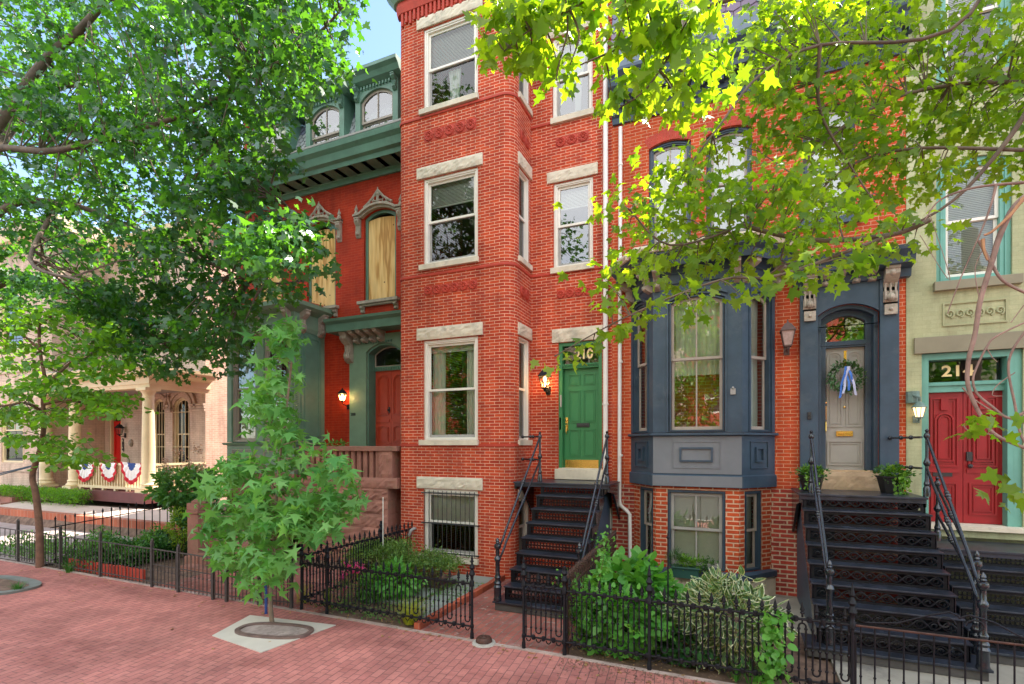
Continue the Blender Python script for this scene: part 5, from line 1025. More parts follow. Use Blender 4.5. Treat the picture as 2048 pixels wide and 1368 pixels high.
# iron bars in front of the basement window
xa, xb = opsB[3][0], opsB[3][1]; zb, zt = opsB[3][2], opsB[3][3]; t = thing('window_guard', 'black iron bars over the basement window with the cream frame', 'window guard', loc=(XL + (xa + xb) / 2, Y1 - .04, zb)); q = MB(Matrix.Translation((-(xa + xb) / 2, 0, -zb))); n = 12
for i in range(n): x = xa + .06 + (xb - xa - .12) * i / (n - 1); q.tube([(x, 0, zb + .03), (x, 0, zt - .03)], .0075, 5)
q.build('bars', M_DARK, t); q = MB(Matrix.Translation((-(xa + xb) / 2, 0, -zb)))
for z in (zb + .06, (zb + zt) / 2 - .02, zt - .08): q.box(xa - .03, xb + .03, -.008, .008, z - .012, z + .012); [q.box(x - .01, x + .01, 0, .05, z - .01, z + .01) for x in (xa - .02, xb + .02)]
q.build('crossbar', M_DARK, t)
ac = gx(1345, Y2 - .4); za_ = zr + .42; t = thing('air_conditioner', 'white window air conditioner in the blue dormer above the cornice', 'air conditioner', loc=(ac, Y2 - .6, za_)); q = MB(); q.box(-.27, .27, 0, .5, 0, .4); q.build('case', M_WHITE, t, bevel=.02); q = MB()
for i in range(9): q.box(-.24, .24, -.012, 0, .04 + i * .036, .06 + i * .036)
q.build('grille', M_GREYS, t)
for dx in (-.15, .15): q = MB(); sidep(q, [(0, -.02), (.3, -.3), (.34, -.3), (.34, -.02)], dx - .03, dx + .03); q.build('bracket', M_WHITE, t)
# ================================================================== tree pits
g_ = gr(548, 1262); t = thing('tree_pit_surround', 'pale concrete slab with an oval steel ring around the young star-leaved tree', 'tree surround', loc=(g_.x, g_.y, 0)); 
cn = [gr(424, 1272), gr(500, 1231), gr(672, 1251), gr(522, 1306)]; q = MB(Matrix.Translation((-g_.x, -g_.y, 0))); q.plan([(p.x, p.y) for p in (cn[3], cn[2], cn[1], cn[0])][::1], -.05, .008); q.build('slab', paint('pale pit concrete', (.56, .51, .43), .85, .1, 2, .3), t)
def oval(q, c, rx, ry, rot, w_, z0, z1, n=40):
    O = []; I = []
    for k in range(n): a = 2 * math.pi * k / n; ca, sa = math.cos(a), math.sin(a); ca = math.copysign(abs(ca) ** .75, ca); sa = math.copysign(abs(sa) ** .75, sa); O.append((c[0] + (rx * ca) * math.cos(rot) - ry * sa * math.sin(rot), c[1] + rx * ca * math.sin(rot) + ry * sa * math.cos(rot))); I.append((c[0] + (rx - w_) * ca * math.cos(rot) - (ry - w_) * sa * math.sin(rot), c[1] + (rx - w_) * ca * math.sin(rot) + (ry - w_) * sa * math.cos(rot)))
    v = [[q.V(x, y, z) for x, y in P_] for P_ in (O, I) for z in (z0, z1)]
    for k in range(n): j = (k + 1) % n; q.F((v[0][k], v[0][j], v[1][j], v[1][k])); q.F((v[1][k], v[1][j], v[3][j], v[3][k])); q.F((v[3][k], v[3][j], v[2][j], v[2][k]))
    return I
q = MB(); oval(q, (.03, -.02), .56, .27, math.radians(12), .06, .0, .035); q.build('ring', paint('brown steel ring', (.16, .105, .09), .5, .3, 6, .3), t)
q = MB(); I = oval(q, (.03, -.02), .50, .21, math.radians(12), .04, .0, .012); q.F([q.V(x, y, .011) for x, y in I]); q.build('infill', paint('resin gravel', (.36, .29, .26), .8, .3, 7, .8, dirt=(.14, .11, .09)), t)
g_ = gr(-10, 1172); t = thing('tree_pit_surround', 'round grey raised ring around an empty tree pit at the left edge', 'tree surround', loc=(g_.x, g_.y, 0)); q = MB(); I = oval(q, (0, 0), .95, .48, math.radians(0), .16, .0, .04); q.build('ring', paint('slate ring', (.17, .18, .16), .7, .2, 4, .4), t); q = MB(); q.F([q.V(x, y, .012) for x, y in I]); q.build('infill', M_SOIL, t)
# ================================================================== fences
def spear(q, x, y, z, h=.13, s=1.0):
    q.new()
    q.lathe((x, y, z), [(.010 * s, 0), (.010 * s, h * .2), (.022 * s, h * .26), (.022 * s, h * .32), (.012 * s, h * .4), (.024 * s, h * .5), (.014 * s, h * .75), (.002, h * 1.05)], 6)
def knob(q, p, r): q.ball(p, r, 6)
def ornate(name, label, P0, P1, h=.82, posts=((0, 1.05),), unit=.265, mat_=None, up=True, group='cast iron yard fences', droop=0, cat='fence'):
    mat_ = mat_ or M_IRONM; P0 = Vector(P0); P1 = Vector(P1); d = P1 - P0; Ln = d.length; ang = math.atan2(d.y, d.x); t = thing(name, label, cat, group, tuple(P0)); t.rotation_euler = (0, 0, ang)
    slope = 0; zt, zb = h, .17
    q = MB(); q.tube([(0, 0, zt), (Ln, 0, zt)], .014, 8); n = max(1, round(Ln / unit)); w_ = Ln / n
    for i in range(n * 2 + 1): x = w_ * i / 2; q.lathe((x, 0, zt), [(.016, -.03), (.026, -.022), (.026, .022), (.016, .03)], 8)
    q.build('top_rail', mat_, t); q = MB(); q.tube([(0, 0, zb), (Ln, 0, zb)], .013, 8)
    for i in range(n * 2 + 1): x = w_ * i / 2; q.lathe((x, 0, zb), [(.016, -.03), (.027, -.02), (.027, .02), (.016, .03)], 8)
    q.build('bottom_rail', mat_, t); q = MB(); g = w_ * .26
    for i in range(n):
        c = w_ * (i + .25)
        for cc, flip in ((c, 0), (c + w_ * .5, 1)):
            hh = zt - .055 if not flip else zt - .0; lo = zb if not flip else zb + .10
            if not flip: pts_ = [(cc - g / 2, 0, zb)] + [(cc - g / 2 * math.cos(k * math.pi / 6), 0, zt - .075 + g / 2 * math.sin(k * math.pi / 6)) for k in range(7)] + [(cc + g / 2, 0, zb)]; q.tube([(cc, 0, zt - .04), (cc, 0, zt)], .009, 5)
            else: pts_ = [(cc - g / 2, 0, zt)] + [(cc - g / 2 * math.cos(k * math.pi / 6), 0, zb + .09 - g / 2 * math.sin(k * math.pi / 6)) for k in range(7)] + [(cc + g / 2, 0, zt)]
            q.tube(pts_, .0095, 6)
            for sx in (-g / 2, g / 2): knob(q, (cc + sx, 0, (zt + zb) / 2), .018); knob(q, (cc + sx, 0, zb + .12), .017); knob(q, (cc + sx, 0, zt - .1), .017)
        for cc in (c, c + w_ * .5): q.tube([(cc + g * .42 * math.cos(k * math.pi / 6), 0, zb - .02 - g * .42 * math.sin(k * math.pi / 6) * 1.3) for k in range(7)], .0075, 5)
    q.build('hairpin_bars', mat_, t)
    if up:
        q = MB()
        for i in range(n * 2): spear(q, w_ * (i + .5) / 2, 0, zt + .02, .15)
        q.buildm('spear_tip', mat_, t)
    for px_, ph in posts:
        q = MB(); x = px_ * Ln; q.lathe((x, 0, 0), [(.026, 0), (.026, .08), (.020, .1), (.020, zb - .03), (.03, zb), (.02, zb + .03), (.018, zt - .04), (.032, zt - .03), (.032, zt + .03), (.02, zt + .05), (.024, zt + .1), (.045, zt + .13), (.03, zt + .17), (.022, zt + .19), (.04, zt + .22), (.022, zt + .26), (.014, zt + .28), (.026, zt + .30), (.016, ph * .97), (.003, ph + .04)], 8); q.build('post', mat_, t, smooth=40)
    return t
A = gr(592, 1224); A.y = FY + .04; Bp = gr(928, 1290); Bp.y = FY + .03
ornate('iron_fence', 'ornate black cast iron fence in front of the flower bed left of the brick path', (A.x, A.y, 0), (Bp.x, Bp.y, 0), h=.74, posts=((0, .86), (.17, .86), (1, 1.10)))
ornate('iron_fence', 'ornate black fence running back from the pavement between the stone stoop and the flower bed', (A.x - .02, A.y + .1, 0), (A.x - .02 + .1, Y8 - .3, 0), h=.84, posts=((.5, 1.0), (1, 1.0)))
Cp = gr(1040, 1305); Cp.y = FY; Dp = gr(1140, 1325); Dp.y = FY - .02
q = MB(); x = -17
while x < XRF + 3.6: q.box(x, x + .895, FY - .055, FY + .018, -.1, .010 + random.uniform(-.003, .003)); x += .9
s = q.build('edge_strip', paint('pale stone edging', (.40, .30, .26), .9, .3, 3, .4, dirt=(.22, .15, .12))); s['kind'] = 'structure'
q = MB(); q.F([q.V(x, y, gzt(-20, 7) + .012) for x, y in [(-34, FY + .04), (-13.75, FY + .04), (-13.75, 9.08), (-34, 9.08)]]); s = q.build('side_path', paint('lilac grey paving', (.36, .29, .27), .9, .15, 1.5, .3, dirt=(.24, .18, .16))); s['kind'] = 'structure'
g1 = ornate('iron_gate', 'short ornate black gate leaf in front of the narrow iron stairs', (Cp.x, Cp.y, 0), (XRF, FY, 0), h=.82, posts=((0, 1.16),), unit=.22, group=None, cat='gate')
FX = gx(1548, FY)
ornate('iron_fence', 'ornate black spear fence in front of the leafy and variegated shrubs', (XRF + .01, FY, 0), (FX + .7, FY, 0), h=.80, posts=((0, .9), (.34, 1.18), (1, 1.18)), unit=.25)
q = None; t = thing('iron_gate', 'plain black gate with scrolled crest in front of the wide iron stairs', 'gate', loc=(FX + .72, FY, 0)); GL = 1.62
q = MB(); [q.tube([(0, 0, z), (GL, 0, z)], .012, 6) for z in (.14, .82 - .02)]; q.build('rail', M_RUST, t); q = MB()
for i in range(14): x = .05 + (GL - .1) * i / 13; q.tube([(x, 0, .14), (x, 0, .80)], .008, 5); knob(q, (x, 0, .3), .014)
q.build('bars', M_IRONM, t); q = MB(); q.tube([(.1, 0, .84), (.35, 0, .87), (.6, 0, .98), (.75, 0, 1.03), (.82, 0, 1.0)], .009, 6); q.tube([(GL - .1, 0, .84), (GL - .35, 0, .87), (GL - .55, 0, .98), (GL - .72, 0, 1.02), (GL - .8, 0, .98)], .009, 6)
for s_, cx in ((1, .72), (-1, .95)): q.tube([(cx + .08 * (1 - k / 16) * math.cos(k * .6) * s_, 0, .92 + .07 * (1 - k / 16) * math.sin(k * .6)) for k in range(13)], .008, 5)
q.tube([(0, 0, .7), (0, 0, .0)], .016); q.tube([(GL, 0, 1.15), (GL, 0, .0)], .016); spear(q, GL, 0, 1.1, .2, 1.4); q.build('scroll_crest', M_IRONM, t)
ornate('iron_fence', 'black iron fence continuing to the right edge past the scrolled gate', (FX + .72 + GL + .02, FY, 0), (FX + GL + 2.6, FY, 0), h=.82, posts=((0, 1.2), (1, 1.2)), unit=.25)
# rusty divider between the 210 path and the 212 bed
def picket(name, label, P0, P1, h, m, n, spear_=True, posts=(), low=.10, group='plain iron picket fences', r=.008, extra=None, cat='fence', midrail=None):
    P0 = Vector(P0); P1 = Vector(P1); d = P1 - P0; Ln = math.hypot(d.x, d.y); sl_ = d.z / Ln; t = thing(name, label, cat, group, tuple(P0)); t.rotation_euler = (0, 0, math.atan2(d.y, d.x)); q = MB()
    q.box(0, Ln, -.014, .014, h - .008, h + .008) if not sl_ else q.tube([(0, 0, h), (Ln, 0, h + sl_ * Ln)], .014, 4); q.tube([(0, 0, low), (Ln, 0, low + sl_ * Ln)], .012, 4)
    if midrail: q.tube([(0, 0, midrail), (Ln, 0, midrail + sl_ * Ln)], .010, 4)
    q.build('rail', m, t); q = MB()
    for i in range(n):
        x = Ln * (i + .5) / n; z = sl_ * x; hh = h + (.0 if not spear_ else .13); q.tube([(x, 0, low * .4 + z), (x, 0, hh + z)], r, 5)
        if spear_: spear(q, x, 0, hh - .02 + z, .12)
        if extra: knob(q, (x, 0, h * .45 + z), r * 2)
    q.build('pickets', m, t)
    for f, ph in posts: q = MB(); x = Ln * f; z = sl_ * x; q.box(x - .022, x + .022, -.022, .022, z, ph + z); q.lathe((x, 0, ph + z), [(.028, 0), (.028, .02), (.003, .06)], 4); q.build('post', m, t)
    return t
t = picket('iron_fence', 'rusty brown picket fence running back beside the narrow stairs to the downpipe', (XRF + .02, FY + .06, 0), (gx(1232, 9.6), 9.6, 0), .80, M_RUST, 34, posts=((0, .95), (.5, .95)))
q = MB(); Ln = math.hypot(gx(1232, 9.6) - XRF, 9.6 - FY)
for i in range(17): x = Ln * (i + .5) / 17; q.tube([(x - .05 * math.cos(k * math.pi / 6), 0, .86 + .055 * math.sin(k * math.pi / 6)) for k in range(7)], .007, 4)
q.build('hoops', M_RUST, t)
# plain fences at the left
def GP(px, py): v = gr(px, py); return (v.x, FY + (v.y - FY) * .35, 0)
FP = [GP(-120, 1080), GP(45, 1122), GP(132, 1142), GP(207, 1161), GP(291, 1177)]
M_FG = paint('grey brown iron', (.05, .042, .038), .6, .3, 10, .3)
picket('iron_fence', 'plain thin picket fence from the left edge to the small dogwood trunk', FP[0], FP[1], .70, M_FG, 22, False, ((.35, .9), (.7, .86)), extra=True)
picket('iron_fence', 'plain thin picket fence in front of the ivy bed edged with orange bricks', FP[1], FP[4], .70, M_FG, 44, False, ((0, .9), (.36, .88), (.66, .86)), extra=True)
q1 = GP(291, 1177); q2 = GP(396, 1208)
picket('iron_gate', 'low plain iron gate left of the brownstone gatepost', q1, q2, .70, M_FG, 16, False, ((0, .84), (.45, .8), (1, .8)), group=None, cat='gate', midrail=.42, extra=True)
q3 = GP(425, 1212); picket('iron_fence', 'short plain fence panel right of the low gate, behind the young tree', q2, q3, .70, M_FG, 4, False, (), extra=True); picket('iron_gate', 'low iron gate with small medallions behind the young star-leaved tree', q3, (A.x - .15, FY + .02, 0), .68, M_FG, 18, False, ((0, .82), (.5, .7), (.97, .8)), extra=True, group=None, cat='gate', midrail=.5)
picket('iron_fence', 'tall spear-topped fence behind the ivy bed, running back from the dogwood trunk', (-13.5, FY + .1, .02), (-13.2, 9.1, .30), .80, M_IRONM, 17, True, ((.98, 1.0),), r=.012)
# ================================================================== porch bunting, wreath, planters
cols_ = [paint('bunting red', (.52, .012, .025), .8, .1, 5, 0), paint('bunting white', (.78, .76, .76), .8, .05, 5, 0), paint('bunting blue', (.02, .06, .24), .8, .1, 5, 0)]
for px, wpx, lab in ((172, 34, 'leftmost red white and blue fan bunting on the porch railing'), (218, 36, 'middle red white and blue fan bunting on the porch railing'), (265, 40, 'red white and blue fan bunting nearest the right porch column')):
    c = pt(px, 926, YP - .06); wd = (gx(px + wpx / 2, YP) - gx(px - wpx / 2, YP)) / 2; t = thing('flag_bunting', lab, 'bunting', 'fan buntings on the porch railing', tuple(c)); rr = [0, .2, .36, .62, .8, 1.0]; q = MB(); n = 28; g = []
    for r_ in rr: g.append([q.V(wd * r_ * math.cos(math.pi + math.pi * k / n) * (1 + .1 * math.sin(px)), -.03 - .03 * r_ * math.sin(k * 1.57 + px), .68 * r_ * math.sin(math.pi + math.pi * k / n) + .05 * math.sin(k * .3 + px) * r_) for k in range(n + 1)])
    for j in range(5):
        q.m = (2, 1, 2 if False else 1, 1, 0)[j] if j != 1 else 2
        for k in range(n): q.F((g[j][k], g[j][k + 1], g[j + 1][k + 1], g[j + 1][k]))
    q.build('fabric', cols_, t)
c = pt(1690, 754, Y2 + .12); t = thing('door_wreath', 'leafy green wreath with blue and white ribbons hanging on the taupe door', 'wreath', loc=tuple(c)); n = 620; a = RNG.uniform(0, 2 * math.pi, n); rr = .205 + RNG.normal(0, .034, n); th = RNG.normal(0, .025, n)
P = np.stack([rr * np.cos(a), -.06 + th, rr * np.sin(a)], 1); D = np.stack([np.cos(a + .9), -.5 + 0 * a, np.sin(a + .9)], 1) + RNG.normal(0, .5, (n, 3))
M_WR = leafm('wreath leaves', (.045, .12, .04), (.10, .20, .08), .2); leaves('foliage', P, RNG.uniform(.04, .065, n), D, T_OVAL, M_WR, t)
RB = [paint('blue ribbon', (.03, .14, .52), .5, .05, 4, 0), paint('pale ribbon', (.46, .48, .66), .5, .05, 4, 0)]
q = MB()
for k, (x0, x1, L_) in enumerate(((-.01, -.10, .52), (.02, -.05, .45), (.0, .04, .40), (.03, .14, .48), (.02, .10, .30))):
    q.m = k % 2; pr = [( x0 + (x1 - x0) * s_ + .008 * math.sin(s_ * 9 + k), -.13 - .01 * math.sin(s_ * 7 + k), .16 - L_ * s_) for s_ in np.linspace(0, 1, 9)]
    for p, r in zip(pr, pr[1:]): q.F([q.V(p[0] - .017, p[1], p[2]), q.V(p[0] + .017, p[1] + .004, p[2]), q.V(r[0] + .017, r[1] + .004, r[2]), q.V(r[0] - .017, r[1], r[2])])
q.build('ribbon', RB, t); q = MB(); q.box(-.02, .02, -.012, -.004, .17, .44); q.build('hanger', M_BRASS, t)
M_POTL = leafm('planter leaves', (.07, .20, .02), (.22, .40, .05), .35); M_POTD = leafm('planter dark leaves', (.03, .11, .02), (.08, .20, .04), .3)
def planter(label, x, y, z, r, h, trail, seed):
    t = thing('potted_plant', label, 'potted plant', 'black planters on the landing', (x, y, z)); q = MB(); q.lathe((0, 0, 0), [(r * .68, 0), (r * .72, .01), (r * .98, h * .9), (r * 1.06, h * .92), (r * 1.06, h), (r * .95, h), (r * .9, h * .9)], 8); q.build('pot', paint('black resin pot', (.012, .012, .013), .4, .2, 6, .1), t, bevel=.004)
    n = 420; p, v = blob(n, (0, 0, h + .03), (r * 1.35, r * 1.2, .13), .2); leaves('foliage', p, RNG.uniform(.03, .06, len(p)), v + [0, 0, .4], T_OVAL, M_POTD, t); p, v = blob(200, (trail * .4, -.04, h + .04), (r * .8, r * .9, .10), .2); leaves('foliage', p, RNG.uniform(.04, .06, len(p)), v + [0, -.2, 0], T_BROAD, M_POTL, t)
    n = 110; s_ = RNG.random(n); p = np.stack([trail + RNG.normal(0, .045, n), -r * 1.0 - .02 + RNG.normal(0, .02, n), h - s_ * h * 1.1 + .02], 1); leaves('trailing_stems', p, RNG.uniform(.035, .055, n), RNG.normal(0, .5, (n, 3)) + [0, -.4, -.8], T_BROAD, M_POTL, t)
planter('black planter with trailing lime leaves right of the taupe door', gx(1782, 9.5), 9.45, 1.87, .20, .26, .08, 1); planter('black planter with mixed leaves behind the left stair railing, left of the taupe door', gx(1622, 9.5), 9.45, 1.87, .18, .25, -.02, 2)
c = pt(1372, 1140, YBF - .12); t = thing('potted_plant', 'green plastic window box of bushy herbs below the blue bay', 'potted plant', loc=(c.x, YBF - .14, c.z - .12)); q = MB(); q.plan([(-.21, -.1), (.21, -.1), (.21, .1), (-.21, .1)], 0, .16); q.box(-.23, .23, -.12, .12, .16, .19); q.build('box', paint('dark green plastic', (.02, .07, .055), .4, .1, 4, 0), t, bevel=.008)
for cx, m, T_, sz in ((-.18, M_POTD, T_BLADE, .10), (.0, M_POTL, T_OVAL, .05), (.2, M_POTL, T_OVAL, .045), (.36, M_POTD, T_OVAL, .04)): p, v = blob(260, (cx, 0, .25 + (.05 if cx < 0 else 0)), (.13, .11, .12), .1); leaves('foliage', p, RNG.uniform(.7, 1.2, len(p)) * sz, v + [0, 0, .6], T_, m, t)
q = MB(); q.tube([(0, 0, 0), (.0, 0, 1.62)], .009, 6); o = q.build('garden_stake', M_WHITE); xs_ = gx(766, 7.9); o.location = (xs_, 7.9, 0); tag(o, 'thin white stake standing in the flower bed against the stone stoop', 'stake')
q = MB(); q.tube([(0, 0, 0), (.0, 0, 1.55)], .010, 6); q.ball((0, 0, 1.5), .02); o = q.build('garden_stake', M_IRONM); o.location = (gx(1336, 6.35), 6.35, 0); tag(o, 'thin dark pole rising behind the spear fence among the shrubs', 'stake')
# ------------------------------------------------------------------ vegetation
BARK = paint('grey brown bark', (.13, .095, .07), .95, .35, 5, 1.0, dirt=(.07, .05, .04)); BARKL = paint('pale twig bark', (.26, .17, .14), .85, .3, 8, .5, dirt=(.12, .075, .06)); STEM = paint('green brown stem', (.16, .13, .06), .7, .2, 6, .1)
L_BIG = leafm('planetree leaves', (.011, .052, .030), (.038, .115, .042), .34, .32, .45, (8, 6.6, .6))
L_MAP = leafm('maple leaves', (.06, .14, .022), (.16, .25, .035), .47, .42, .28, (5, 4.2, .5))
L_DOG = leafm('dogwood leaves', (.045, .16, .025), (.12, .28, .04), .42, .4, .4, (3.5, 2.8, .4))
L_GUM = leafm('sweetgum leaves', (.065, .26, .06), (.22, .48, .14), .40, .42, .28, (1.6, 1.5, .5))
L_MID = leafm('mid green leaves', (.055, .18, .035), (.15, .34, .07), .35); L_LIME = leafm('lime leaves', (.17, .32, .02), (.32, .46, .05), .4)
L_DARK = leafm('deep green leaves', (.03, .11, .035), (.08, .22, .06), .3); L_AZ = leafm('azalea leaves', (.06, .15, .035), (.20, .32, .07), .35)
L_BR = leafm('fresh green leaves', (.08, .29, .05), (.19, .46, .09), .4); L_RIM = leafm('cream leaf margin', (.62, .68, .46), (.76, .78, .58), .35); L_GRY = leafm('blue green leaf centre', (.20, .40, .18), (.36, .55, .32), .3)
L_GOLD = leafm('golden grass', (.45, .50, .06), (.62, .60, .10), .4); L_DRY = leafm('dry leaves', (.24, .12, .05), (.50, .32, .15), .2); L_PINK = leafm('pink petals', (.75, .04, .22), (.88, .12, .38), .3, tcol=(1, 1, 1)); L_BLM = leafm('dusty bloom petals', (.58, .30, .20), (.75, .50, .34), .3, tcol=(1, 1, 1)); L_REDT = leafm('copper leaves', (.34, .05, .04), (.5, .1, .07), .5, tcol=(1.6, 1, .8))
def curve(pts_, n=5):
    P = [Vector(p) for p in pts_]; o = []
    for i in range(len(P) - 1):
        a, b, c, d = P[max(0, i - 1)], P[i], P[i + 1], P[min(len(P) - 1, i + 2)]
        for k in range(n): t = k / n; o.append(.5 * ((2 * b) + (c - a) * t + (2 * a - 5 * b + 4 * c - d) * t * t + (3 * b - a - 3 * c + d) * t ** 3))
    return o + [P[-1]]
def limb(q, pts_, r0, r1, n=7, nc=5):
    c = curve(pts_, nc); q.tube(c, [r0 + (r1 - r0) * (i / (len(c) - 1)) ** .8 for i in range(len(c))], n); return c
def sample_view(n, poly, y0, y1):
    """cluster centres spread through the part of the crown that stands in front of this stretch of the street"""
    xs_ = [p[0] for p in poly]; ys_ = [p[1] for p in poly]; out_ = []
    while sum(len(o) for o in out_) < n:
        px = RNG.uniform(min(xs_), max(xs_), n); py = RNG.uniform(min(ys_), max(ys_), n); m = in_poly(px, py, poly); px, py = px[m], py[m]; Y = RNG.uniform(y0, y1, len(px)) if not callable(y0) else y0(px)
        a = np.arctan((px - 1024) / FOC) - YAW; X = Y * np.tan(a); f = Y * CT - X * ST; out_.append(np.stack([X, Y, EYE - f * (py - HZ) / FOC], 1))
    return np.concatenate(out_)[:n]
def crown(name, parent, cen, per, spread, size, T_, mat_, flat=.5, down=.5, limbs=None, q=None, twig=.012, up=.55, tint=None, reach=1.6):
    """each centre carries a spray of leaves on a twig that grows from the nearest limb"""
    n = len(cen); P = np.repeat(cen, per, 0) + RNG.normal(0, 1, (n * per, 3)) * np.array([spread, spread, spread * flat])
    out_ = P - np.repeat(cen, per, 0); D = out_ / (np.linalg.norm(out_, axis=1)[:, None] + 1e-6) * .6 + RNG.normal(0, .45, P.shape); D[:, 2] -= down
    if limbs is not None:
        Lm = np.array([tuple(p) for l in limbs for p in l])
        for c in cen:
            d = np.linalg.norm(Lm - c, axis=1); k = int(d.argmin()); a = Vector(Lm[k]); b = Vector(c)
            if d[k] < reach: m_ = a.lerp(b, .5) + Vector((0, 0, .08 * d[k])); q.tube([a, m_, b], [twig * 1.5, twig, twig * .4], 4, False)
    S = RNG.uniform(*size, len(P)); tn = np.clip(np.repeat(RNG.random(n), per) * .6 + RNG.random(len(P)) * .4, 0, 1)
    return leaves(name, P, S, D, T_, mat_, parent, up=up, tint=tn if tint is None else tint)
# --- large street tree at the left, its trunk just outside the frame
T = thing('street_tree', 'large dense street tree filling the upper left, its branches reaching over the villa', 'tree', 'street trees'); q = MB(); TX, TY = -14.9, 4.2
limb(q, [(TX, TY, -.05), (TX + .05, TY, 2), (TX + .1, TY + .1, 4.2), (TX + .2, TY + .2, 6)], .40, .28, 12)
lb = [limb(q, [(TX + .1, TY + .1, 4.6), pt(-60, 330, 4.8), pt(120, 300, 5.0), pt(370, 228, 5.4), pt(600, 95, 5.7), pt(690, 10, 5.9)], .085, .012),
      limb(q, [(TX + .1, TY + .1, 4.4), pt(-20, 440, 5.0), pt(120, 405, 5.6), pt(300, 470, 6.2), pt(500, 560, 6.6), pt(620, 560, 6.8)], .09, .012),
      limb(q, [(TX + .2, TY + .2, 6), pt(60, 160, 5.4), pt(160, 60, 5.6), pt(260, -60, 5.6), pt(420, -300, 5.4)], .12, .03),
      limb(q, [(TX + .2, TY + .2, 6), pt(-40, 60, 5.6), pt(60, -60, 6.2), pt(160, -240, 6.6)], .20, .05),
      limb(q, [(TX + .1, TY + .1, 5.2), pt(60, 210, 6.6), pt(230, 150, 7.0), pt(400, 60, 7.2), pt(560, -60, 7.2)], .15, .02),
      limb(q, [(TX + .1, TY + .1, 4.2), pt(20, 560, 5.8), pt(160, 600, 6.8), pt(330, 700, 7.6), pt(450, 690, 7.4)], .11, .012),
      limb(q, [pt(370, 228, 5.4), pt(450, 300, 5.8), pt(540, 380, 6.2), pt(600, 440, 6.4)], .06, .012),
      limb(q, [pt(120, 405, 5.6), pt(60, 520, 4.8), pt(160, 560, 4.2)], .06, .012)]
POLY_T = [(-300, -130), (710, -130), (695, -40), (690, 60), (682, 140), (645, 205), (612, 262), (600, 320), (560, 360), (530, 390), (500, 425), (550, 425), (610, 445), (640, 475), (645, 540), (615, 580), (550, 605), (500, 640), (440, 600), (380, 570), (330, 590), (290, 560), (240, 590), (200, 640), (150, 600), (60, 640), (-300, 660)]
POLY_L = [(150, 590), (300, 560), (480, 620), (500, 650), (480, 700), (440, 745), (400, 740), (360, 755), (320, 720), (280, 730), (230, 690)]
cen = sample_view(1040, POLY_T, 4.8, 7.2)
hol = np.array([math.sin(c[0] * 2.1 + 1) * math.cos(c[2] * 2.4) + math.sin(c[1] * 2.3 + c[2]) for c in cen]); cen = cen[hol > -.72]
c2 = sample_view(95, POLY_L, 5.8, 8.0); cen = np.concatenate([cen, c2]); near = cen
crown('crown', T, cen, 38, .20, (.07, .15), T_MAPLE, L_BIG, .5, .45, lb, q, .012); q.build('trunk', BARK, T, smooth=60)
# --- maple hanging in from the right
T = thing('street_tree', 'maple reaching in from the right with sunlit yellow green leaves and one broken bare branch', 'tree', 'street trees'); q = MB(); MX, MY = 5.6, 3.6
limb(q, [(MX, MY, -.05), (MX, MY, 2.5), (MX - .1, MY + .1, 5), (MX - .2, MY + .2, 8)], .30, .16, 12)
lb = [limb(q, [(MX, MY, 5.4), pt(2200, -200, 5.4), pt(1900, 60, 5.6), pt(1640, 90, 5.4), pt(1520, 150, 5.0), pt(1440, 250, 4.7), pt(1380, 330, 4.6)], .022, .007),
      limb(q, [(MX, MY, 4.0), pt(2300, 150, 6.6), pt(1900, 170, 6.4), pt(1720, 230, 6.0), pt(1560, 370, 5.6), pt(1520, 400, 5.4), pt(1480, 450, 5.0), pt(1340, 490, 4.6), pt(1260, 420, 4.4)], .024, .007),
      limb(q, [(MX, MY, 5.8), pt(1900, -220, 4.4), pt(1560, -40, 4.0), pt(1330, 40, 3.7), pt(1250, 90, 3.6), pt(1160, 130, 3.5)], .03, .005),
      limb(q, [pt(1560, -40, 4.0), pt(1300, -60, 3.7), pt(1140, 20, 3.5), pt(1060, 60, 3.45), pt(1000, 110, 3.4)], .014, .004),
      limb(q, [pt(1130, -10, 3.5), pt(1135, 60, 3.5), pt(1120, 120, 3.5), pt(1112, 160, 3.5)], .010, .004), limb(q, [pt(1140, 20, 3.5), pt(1158, 70, 3.5), pt(1140, 130, 3.5)], .010, .004),
      limb(q, [pt(1400, 20, 3.8), pt(1340, 110, 3.7), pt(1290, 180, 3.6), pt(1240, 215, 3.6)], .012, .004), limb(q, [pt(1480, 450, 5.0), pt(1620, 480, 5.0), pt(1780, 470, 5.2), pt(1860, 440, 5.2)], .02, .02),
      limb(q, [pt(1780, 470, 5.2), pt(1560, 550, 4.6), pt(1440, 560, 4.4), pt(1260, 630, 4.2), pt(1110, 712, 4.1)], .016, .004),
      limb(q, [pt(2048, 300, 6), pt(1800, 300, 6.2), pt(1660, 360, 6.0), pt(1560, 520, 5.6)], .018, .008), limb(q, [pt(2100, 150, 6), pt(2000, 300, 6.0), pt(1880, 420, 6.0), pt(1700, 500, 6.0)], .03, .006), limb(q, [pt(1640, 90, 5.4), pt(1640, 220, 5.6), pt(1700, 330, 5.8), pt(1760, 420, 5.9)], .02, .006)]
q.build('trunk', BARK, T, smooth=60); q = MB()
